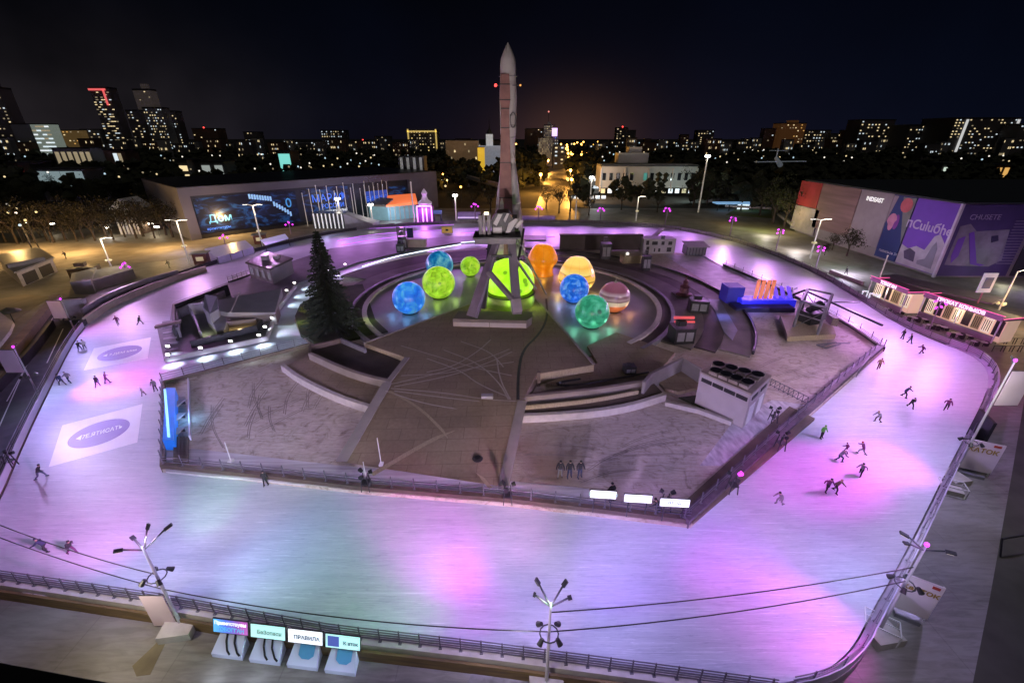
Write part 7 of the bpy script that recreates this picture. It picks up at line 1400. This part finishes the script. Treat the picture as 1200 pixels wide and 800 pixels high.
T(764, 780, 166, 780, BLD, 'low wide dark block left of the golden windows', .3); T(784, 808, 169, 700, BLD, 'low block with golden window row', .5, wm=(E_AMB, E_WARM), rows=4); T(796, 806, 158, 820, BLDB, 'brick tower above the golden window row', .3); T(816, 835, 153, 900, BLD, 'dark blue-grey tower with faint windows', .25); T(838, 868, 166, 800, BLDG, 'pale low blocks on the skyline right of centre', .25); T(872, 894, 163, 780, BLDW, 'pale low building with lit roof line', .3)
T(893, 909, 151, 700, BLDB, 'narrow dark red brick tower left of the amber facade', .1); T(911, 940, 145, 690, mat('amber_brick_glow', (.25, .11, .05), .8, emit=(1, .4, .12), strength=.03), 'brick tower with vertical amber facade strips', .22, wm=(E_AMB, E_WARM), roof=True, cols=9)  # amber light put into the brick facade as a faint glow
T(940, 970, 153, 720, BLD, 'dark block crowded with warm windows', .5, cols=9, rows=8); T(970, 990, 157, 700, BLD, 'lower dark block with scattered windows', .4); T(986, 1003, 153, 690, BLDB, 'stepped block with gold lit stair', .5, wm=(E_AMB, E_WARM))
T(1003, 1042, 141, 640, BLD, 'tall slab with blank left end and many lit windows', .42, cols=10, rows=12); T(1060, 1113, 147, 600, BLD, 'wide apartment block with red rooftop lamp', .42, cols=16, rows=11, beacon=True)
r = T(1110, 1186, 139, 560, BLD, 'widest apartment block with two bright white stair lines', .42, cols=19, rows=14)
for px in (1114, 1172): a = P(px + 4, 140, 559); MB().box((GX(px, 559), 559, (a.z + 8) / 2), (2.2, 1, a.z - 8)).build('lit_stair', em('stair_white_glow', (1, 1, 1), .55), r)
T(1186, 1230, 146, 540, BLD, 'dark apartment block cut by the right edge', .4)
# white institute behind the far barrier
yw = 245; a, b = GX(702, yw), GX(812, yw); wb = empty('institute_building', ((a + b) / 2, yw, GZ), 'long white two storey institute with a small roof tower right of the rocket', 'building'); INST = mat('institute_white', (.46, .45, .42), .75, var=.2, scale=.1)
zt_ = HT(195, yw); MB().box(((a + b) / 2, yw + 7, (zt_ + 3.5 + GZ) / 2 + 1), (b - a, 14, zt_ - GZ - 4)).build('wall', INST, wb); MB().box(((a + b) / 2, yw + 7, zt_ + .2), (b - a + 1, 15, .5)).build('roof', DARK, wb)
c = P(740, 185, yw + 12); MB().box(c, (16, 8, 5)).build('roof_room', INST, wb); c2 = P(743, 177, yw + 14); MB().box(c2, (7, 6, 4)).build('turret', INST, wb)
for i in range(14):
    if i in (5,): continue
    x = a + (b - a) * (i + .5) / 14
    MB().box((x, yw - .1, zt_ - 5), (1.7, .3, 3.6)).build('window', GLASSD if i not in (6, 8) else mat('teal_window', (.05, .2, .18), .4, emit=(.2, .8, .7), strength=.25), wb)
    MB().box((x, yw - .1, 2.2), (2.2, .3, 2.2)).build('lower_window', E_COOL if i % 3 else E_DIMW, wb)
for k in range(5): x = a + (b - a) * k / 4; MB().box((x, yw - .3, (zt_ + GZ) / 2 + 1), (.7, .5, zt_ - GZ - 4)).build('pilaster', PALEC, wb)
light('POINT', (a - 4, yw - 12, 8), 4500, (.85, .95, 1), radius=1); light('POINT', ((a + b) / 2, yw - 20, 5), 4500, (1, .95, .85), radius=1); light('POINT', (b - 8, yw - 16, 6), 4000, (.8, 1, .95), radius=1)
for x0, x1, yt, yb_, Y, lb in ((700, 760, 200, 0, 300, ''), (672, 702, 206, 0, 262, 'lower left wing of the white institute with bright ground floor'),):
    if lb: T(x0, x1, yt, Y, INST, lb, .7, rows=2, cols=9, wm=(E_COOL, E_SCR), winw=.7, cat='building', name='institute_wing')
r = empty('vent_screens', (GX(728, 232), 232, GZ), 'low row of bright white lit panels before the institute', 'light panels')
for i in range(6): MB().box((GX(712 - 40 + i * 7, 232), 232, .6), (2.2, .4, 1.5)).build('lit_panel', E_SCR if i % 2 else E_COOL, r)
# lawn pavilion
la = P(860, 238, 190); r = empty('bus_shelter', (GX(868, 196), 196, GZ), 'low pavilion with blue lit roof edge behind the lit lawn', 'pavilion'); MB().box((GX(868, 196), 198, 2.2), (22, 5, .5)).build('roof', mat('roof_blue_lit', (.2, .4, .6), .5, emit=(.3, .6, 1), strength=.5), r)
for k in range(5): MB().box((GX(868, 196) - 10 + 5 * k, 196.5, .6), (.3, .3, 2.9)).build('post', DARK, r)
MB().box((GX(874, 196), 199, .6), (5, .3, 2.4)).build('lit_window', E_COOL, r); light('POINT', G(900, 250, 5), 1400, (.9, 1, .25)); light('POINT', G(868, 250, 4), 400, (.9, .9, .5))
# footbridge-like wall right of lawn
wall_thing('low_bridge', [(850, 240), (905, 243), (930, 262)], .6, 1.4, 1.0, PALEC, 'low pale footbridge deck beside the lit lawn', 'footbridge', 0)
# aeroplane on its pole in the far park
pc = P(914, 190, 260); ap_ = empty('jet_airliner', pc, 'small pale jet airliner parked in the dark park', 'aeroplane'); AM = mat('plane_white_glow', (.6, .62, .65), .4, emit=(.7, .85, 1), strength=.06)  # white paint with light put in as a faint glow
MB().tube(pc + Vector((-4, -8, -1)), pc + Vector((3, 10, 1.5)), 1.3, .9, 12).build('fuselage', AM, ap_); mb = MB(); mb.bar(pc + Vector((-13, 1, 0)), pc + Vector((13, -1, .5)), 3.2, .35); mb.build('wing', AM, ap_); mb = MB(); mb.bar(pc + Vector((3, 10, 1)), pc + Vector((4, 12, 6)), .5, 3); mb.bar(pc + Vector((-1, 11, 5.5)), pc + Vector((8.5, 11, 5.5)), 1.6, .25); mb.build('tail', AM, ap_); mb = MB(); mb.tube(pc - Vector((0, 0, 1)), (pc.x, pc.y, GZ), .5); mb.build('pylon', DARK, ap_)
# pavilions and lit things in the left park
def small_bld(x0, x1, yt, Y, m, label, parts=(), cat='building'):
    a, b = GX(x0, Y), GX(x1, Y); z1 = HT(yt, Y); r = empty('park_pavilion', ((a + b) / 2, Y, GZ), label, cat); MB().box(((a + b) / 2, Y + 6, (GZ + z1) / 2), (b - a, 12, z1 - GZ)).build('wall', m, r); MB().box(((a + b) / 2, Y + 6, z1 + .3), (b - a + 1.5, 13.5, .6)).build('roof', DARK, r)
    for (u0, u1, v0, v1, mm) in parts: MB().box((a + (b - a) * (u0 + u1) / 2, Y - .1, GZ + (z1 - GZ) * (v0 + v1) / 2), ((b - a) * (u1 - u0), .3, (z1 - GZ) * (v1 - v0))).build('lit_window', mm, r)
    return r
small_bld(56, 110, 199, 230, BLDG, 'low glazed pavilion with a pale window band in the left park', [(.02, .2, .45, .95, mat('pale_band', (.3, .35, .35), .5, emit=(.6, .8, .85), strength=.3)), (.22, .5, .45, .95, MATS['pale_band']), (.52, .98, .45, .95, MATS['pale_band'])])
small_bld(76, 120, 174, 330, BLDG, 'long low lit block with greenish windows, left park', [(.05 + k * .16, .15 + k * .16, .45, .9, E_DIMW) for k in range(6)]); small_bld(122, 158, 176, 340, BLDB, 'low brown block with two bright windows, left park', [(.1, .2, .5, .9, E_WARM), (.6, .72, .5, .9, E_COOL), (.75, .85, .5, .9, E_DIMW)])
small_bld(24, 50, 191, 250, BLD, 'dark block with red and white lit windows near the left edge', [(.1, .25, .4, .8, E_WARM), (.4, .6, .6, .85, E_RED), (.7, .9, .4, .7, E_WARM), (.1, .25, .1, .3, E_COOL)]); small_bld(244, 270, 190, 260, BLDG, 'small pale lit pavilion with a dark doorway behind the long hall', [(.05, .4, .3, .9, mat('pale_lit', (.4, .4, .4), .6, emit=(.9, 1, .95), strength=.3)), (.62, .95, .3, .9, MATS['pale_lit'])])
small_bld(219, 230, 188, 255, BLD, 'tiny pavilion with striped yellow window left of the pale one', [(.1, .9, .2, .35, E_WARM), (.1, .9, .45, .6, E_WARM), (.1, .9, .7, .85, E_WARM)]); small_bld(334, 348, 178, 280, BLD, 'small kiosk with glowing cyan sign in the dark park', [(.05, .95, .5, .95, mat('cyan_sign_glow', (.1, .5, .5), .5, emit=(.3, 1, .9), strength=.7))])
small_bld(1095, 1122, 192, 300, BLDW, 'bright glazed pavilion behind the banner hall', [(.1, .95, .1, .85, em('bright_pavilion_glow', (.85, 1, .85), .7))]); small_bld(1158, 1175, 194, 300, BLDB, 'small amber lit gate pavilion behind the banner hall', [(.1, .4, .1, .9, E_AMB), (.6, .9, .1, .9, E_AMB)])
r = empty('green_light', G(1142, 201, 2), 'green glowing lamp cluster among trees behind the banner hall', 'lamp'); c = G(1142, 201, 3)
for k in range(3): MB().sph(c + Vector((k * 3 - 3, k, k % 2 * 2)), .8, 8).build('lamp_globe', E_GRN, r)
# classical pavilion with columns at the left
cp = empty('columned_pavilion', G(155, 280, GZ), 'white classical pavilion with triangular gable and columns behind the promenade', 'pavilion'); y5 = 146; xa, xb = GX(140, y5), GX(166, y5)
MB().box(((xa + xb) / 2, y5 + 6, 3), (xb - xa, 9, 8)).build('wall', mat('brown_wall_dark', (.12, .08, .06), .7), cp); mb = MB(); xm = (xa + xb) / 2
mb.add([(xa - .5, y5, 7), (xb + .5, y5, 7), (xm, y5, 10.2), (xa - .5, y5 + 8, 7), (xb + .5, y5 + 8, 7), (xm, y5 + 8, 10.2)], [(0, 1, 2), (3, 5, 4), (0, 3, 4, 1), (1, 4, 5, 2), (0, 2, 5, 3)]); mb.build('gable', WHITEP, cp); MB().lathe([(.7, 0), (.7, .1)], 12, (xm, y5 - .1, 8.1)).build('round_window', BLACK, cp)
for k in range(6): x = xa + (xb - xa) * (k + .5) / 6; MB().tube((x, y5 + .4, GZ), (x, y5 + .4, 7), .35, .3, 10).build('column', WHITEP, cp)
light('POINT', (xm, y5 - 7, 2), 500, (1, .9, .8))
for i, (px, py) in enumerate([(35, 270), (65, 272), (128, 277), (180, 272), (187, 276)]):
    p = G(px, py, GZ); r = empty('park_lantern', p, ORD[i] + ' low white lantern from the left among the promenade trees', 'lantern', 'lanterns among the promenade trees'); MB().tube(p, p + Vector((0, 0, 2.6)), .08).build('pole', DARK, r); MB().box(p + Vector((0, 0, 2.8)), (1.6 if i != 0 else .6, .4, .4)).build('lamp', E_WHITE, r); light('POINT', p + Vector((0, -.6, 2.6)), 250, (1, .8, .5))
# ------------------------------------------------------------------ avenue with sodium lamps
rd = MB(); ax = lambda y: 18 + (y - 200) * .105
rd.add([(ax(200) - 8, 200, -1.09), (ax(200) + 8, 200, -1.09), (ax(1500) + 16, 1500, -1.09), (ax(1500) - 16, 1500, -1.09)], [(0, 1, 2, 3)]); struct('avenue', rd, mat('avenue_asphalt', (.14, .13, .12), .5, var=.2, scale=.1))
ov = empty('overpass', (-22, 330, GZ), 'long dark overpass running toward the rocket from the left', 'overpass'); mb = MB(); mb.bar(P(526, 202, 330), P(600, 222, 240), 5, .8); mb.build('deck', MIDG, ov); mb = MB(); mb.bar(P(526, 200, 328), P(600, 219, 238), .3, .7); mb.build('parapet', PALEC, ov)
for k in range(4): c = P(526, 202, 330).lerp(P(600, 222, 240), (k + .5) / 4); MB().tube((c.x, c.y, GZ), c, .8).build('pier', MIDG, ov)
lampp = None
def avenue_lamp(p, h, m, label, group, rr_=.5, col=(1, .45, .08), e=0):
    global lampp
    if True:
        r = empty('avenue_lamp', p, label, 'street lamp', group)
        key = 'al%s%.1f%.1f' % (m.name, h, rr_)
        if key not in PARTM:
            o1 = MB().tube((0, 0, 0), (0, 0, h), .16, .1, 5).build('pole', DARK); o2 = MB().sph((0, -.3, h), rr_, 6).build('lamp_globe', m); PARTM[key] = [('pole', o1.data), ('lamp_globe', o2.data)]; bpy.data.objects.remove(o1); bpy.data.objects.remove(o2)
        for nm, me in PARTM[key]: o = bpy.data.objects.new(nm, me); COL.objects.link(o); o.parent = r
        if e: light('POINT', V(p) + Vector((0, -1, h - .8)), e, col, radius=.5)
for i in range(15):
    y = 235 * 1.13 ** i; s_ = -1 if i % 2 else 1
    avenue_lamp(Vector((ax(y) + s_ * (7 + y * .006), y, GZ)), 10, E_SOD, ORD[i] + ' sodium lamp counted from the near end of the orange avenue', 'sodium lamps along the avenue', .45 + y * .0016, e=34000 if y < 900 else 50000)
ra = random.Random(3)
for i in range(48):
    px = ra.uniform(604, 712); py = ra.uniform(165, 184) + abs(px - 655) * .03; p = G(px, py, 8); p.z = GZ
    avenue_lamp(p, ra.choice((8, 11)), E_SOD if i % 3 else E_WARM, ORD[i] + ' small orange city lamp from the left around the far avenue', 'orange city lamps round the far avenue', .4 + p.y * .0014)
for i, (px, py) in enumerate([(514, 195), (518, 195), (523, 195), (529, 195), (534, 191), (519, 204), (517, 210), (524, 211), (539, 205), (547, 202), (569, 186), (578, 184), (585, 187), (522, 218), (540, 219)]):
    p = G(px, py, 6); p.z = GZ; avenue_lamp(p, 7, [E_WHITE, E_WARM, E_SOD][i % 3] if i not in (4,) else E_RED, ORD[i] + ' bright lamp of the tangle left of the rocket base, listed from far left', 'street lamps left of the rocket', .5, e=900 if i in (5, 7, 11) else 0)
for reg, n, x0, x1, y0, y1, lb in (('a', 60, 0, 300, 172, 218, 'tiny white lamp glowing in the dark park at left'), ('b', 60, 300, 470, 172, 205, 'tiny white lamp glowing in the dark park behind the long hall'), ('c', 66, 700, 905, 168, 196, 'tiny white lamp glowing in the dark park behind the institute'), ('d', 60, 905, 1195, 166, 196, 'tiny white lamp glowing in the dark park behind the banner hall'), ('e', 10, 5, 40, 232, 258, 'tiny yellow lamp glowing among the promenade trees at far left')):
    for i, pxx in enumerate(sorted(ra.uniform(x0, x1) for _ in range(n))):
        p = G(pxx, y0 + (y1 - y0) * ra.random() ** 1.6, 10); hh = 11 if reg != 'e' else 6
        if HA.x - 5 < p.x < HB.x + 50 and 118 < p.y < 262: continue
        if XH - 3 < p.x < XH + 130 and p.y < 160: continue
        p.z = GZ; avenue_lamp(p, hh + 3, [em('park_lamp_glow', (1, .92, .8), 1.3), E_WARM, em('park_lamp_cold_glow', (.6, .85, 1), .9), E_DIMW][i % 4], ORD[i] + ' ' + lb.replace('glowing in', 'from the left in').replace('glowing among', 'from the left among').replace('at far left', ''), lb.split(' glowing')[0] + 's ' + lb.split('glowing ')[1], .16 + p.y * .0011)
# low houses between park and skyline
for i in range(66):
    px = 6 + i * 18.2; Y = 480 + (i * 53 % 260); wd_ = 11 + (i * 7 % 14)
    if 595 < px < 690: continue
    T(px, px + wd_, 162 + (i * 5 % 8), Y, [BLDG, BLDB, BLDW, BLD][i % 4], ORD[i] + ' low building from the left in the strip below the skyline towers', .34, rows=4, cols=9, name='low_building', cat='building', seed=i + 50)
# cars on the right pavement & left: parked cars seen in photo far back
def car(px, py, rz, col, label):
    p = G(px, py, GZ); r = empty('parked_car', p, label, 'car'); r.rotation_euler = (0, 0, 0); M_ = Matrix.Rotation(rz, 3, 'Z')
    prof = [(-2.1, .35), (-2.1, .85), (-1.3, .95), (-.8, 1.45), (.7, 1.45), (1.2, .98), (2.1, .8), (2.15, .35)]
    mb = MB(); k = [M_ @ Vector((x, s_ * .85, z)) + p for s_ in (-1, 1) for x, z in prof]; n = 8; mb.add(k, [tuple(range(n)), tuple(range(n, 2 * n))[::-1]] + [(i, n + i, n + (i + 1) % n, (i + 1) % n) for i in range(n)]); mb.build('body', mat('car_' + col, dict(white=(.6, .6, .6), dark=(.04, .04, .05))[col], .3), r)
    for x in (-1.3, 1.35):
        for s_ in (-1, 1): c = p + M_ @ Vector((x, s_ * .82, .33)); a = M_ @ Vector((0, .1, 0)); MB().tube(c - a, c + a, .33, n=12).build('wheel', BLACK, r)
    for s_ in (-1, 1): MB().box(p + M_ @ Vector((0, s_ * .86, 1.18)), (1.6, .03, .36), rz).build('side_window', GLASSD, r); MB().box(p + M_ @ Vector((2.14, s_ * .6, .65)), (.06, .3, .15), rz).build('headlight', E_DIMW, r)
car(832, 237, 1.2, 'white', 'white car parked left of the lit lawn behind the far barrier'); car(842, 236, 1.0, 'dark', 'dark car parked beside the white one behind the far barrier')
for i in range(10): car(519 + i * 1.8 + (i % 2) * 6, 214 - i * 1.6, 1.4, 'dark' if i % 2 else 'white', ORD[i] + ' car from the near end of the queue on the road left of the rocket')
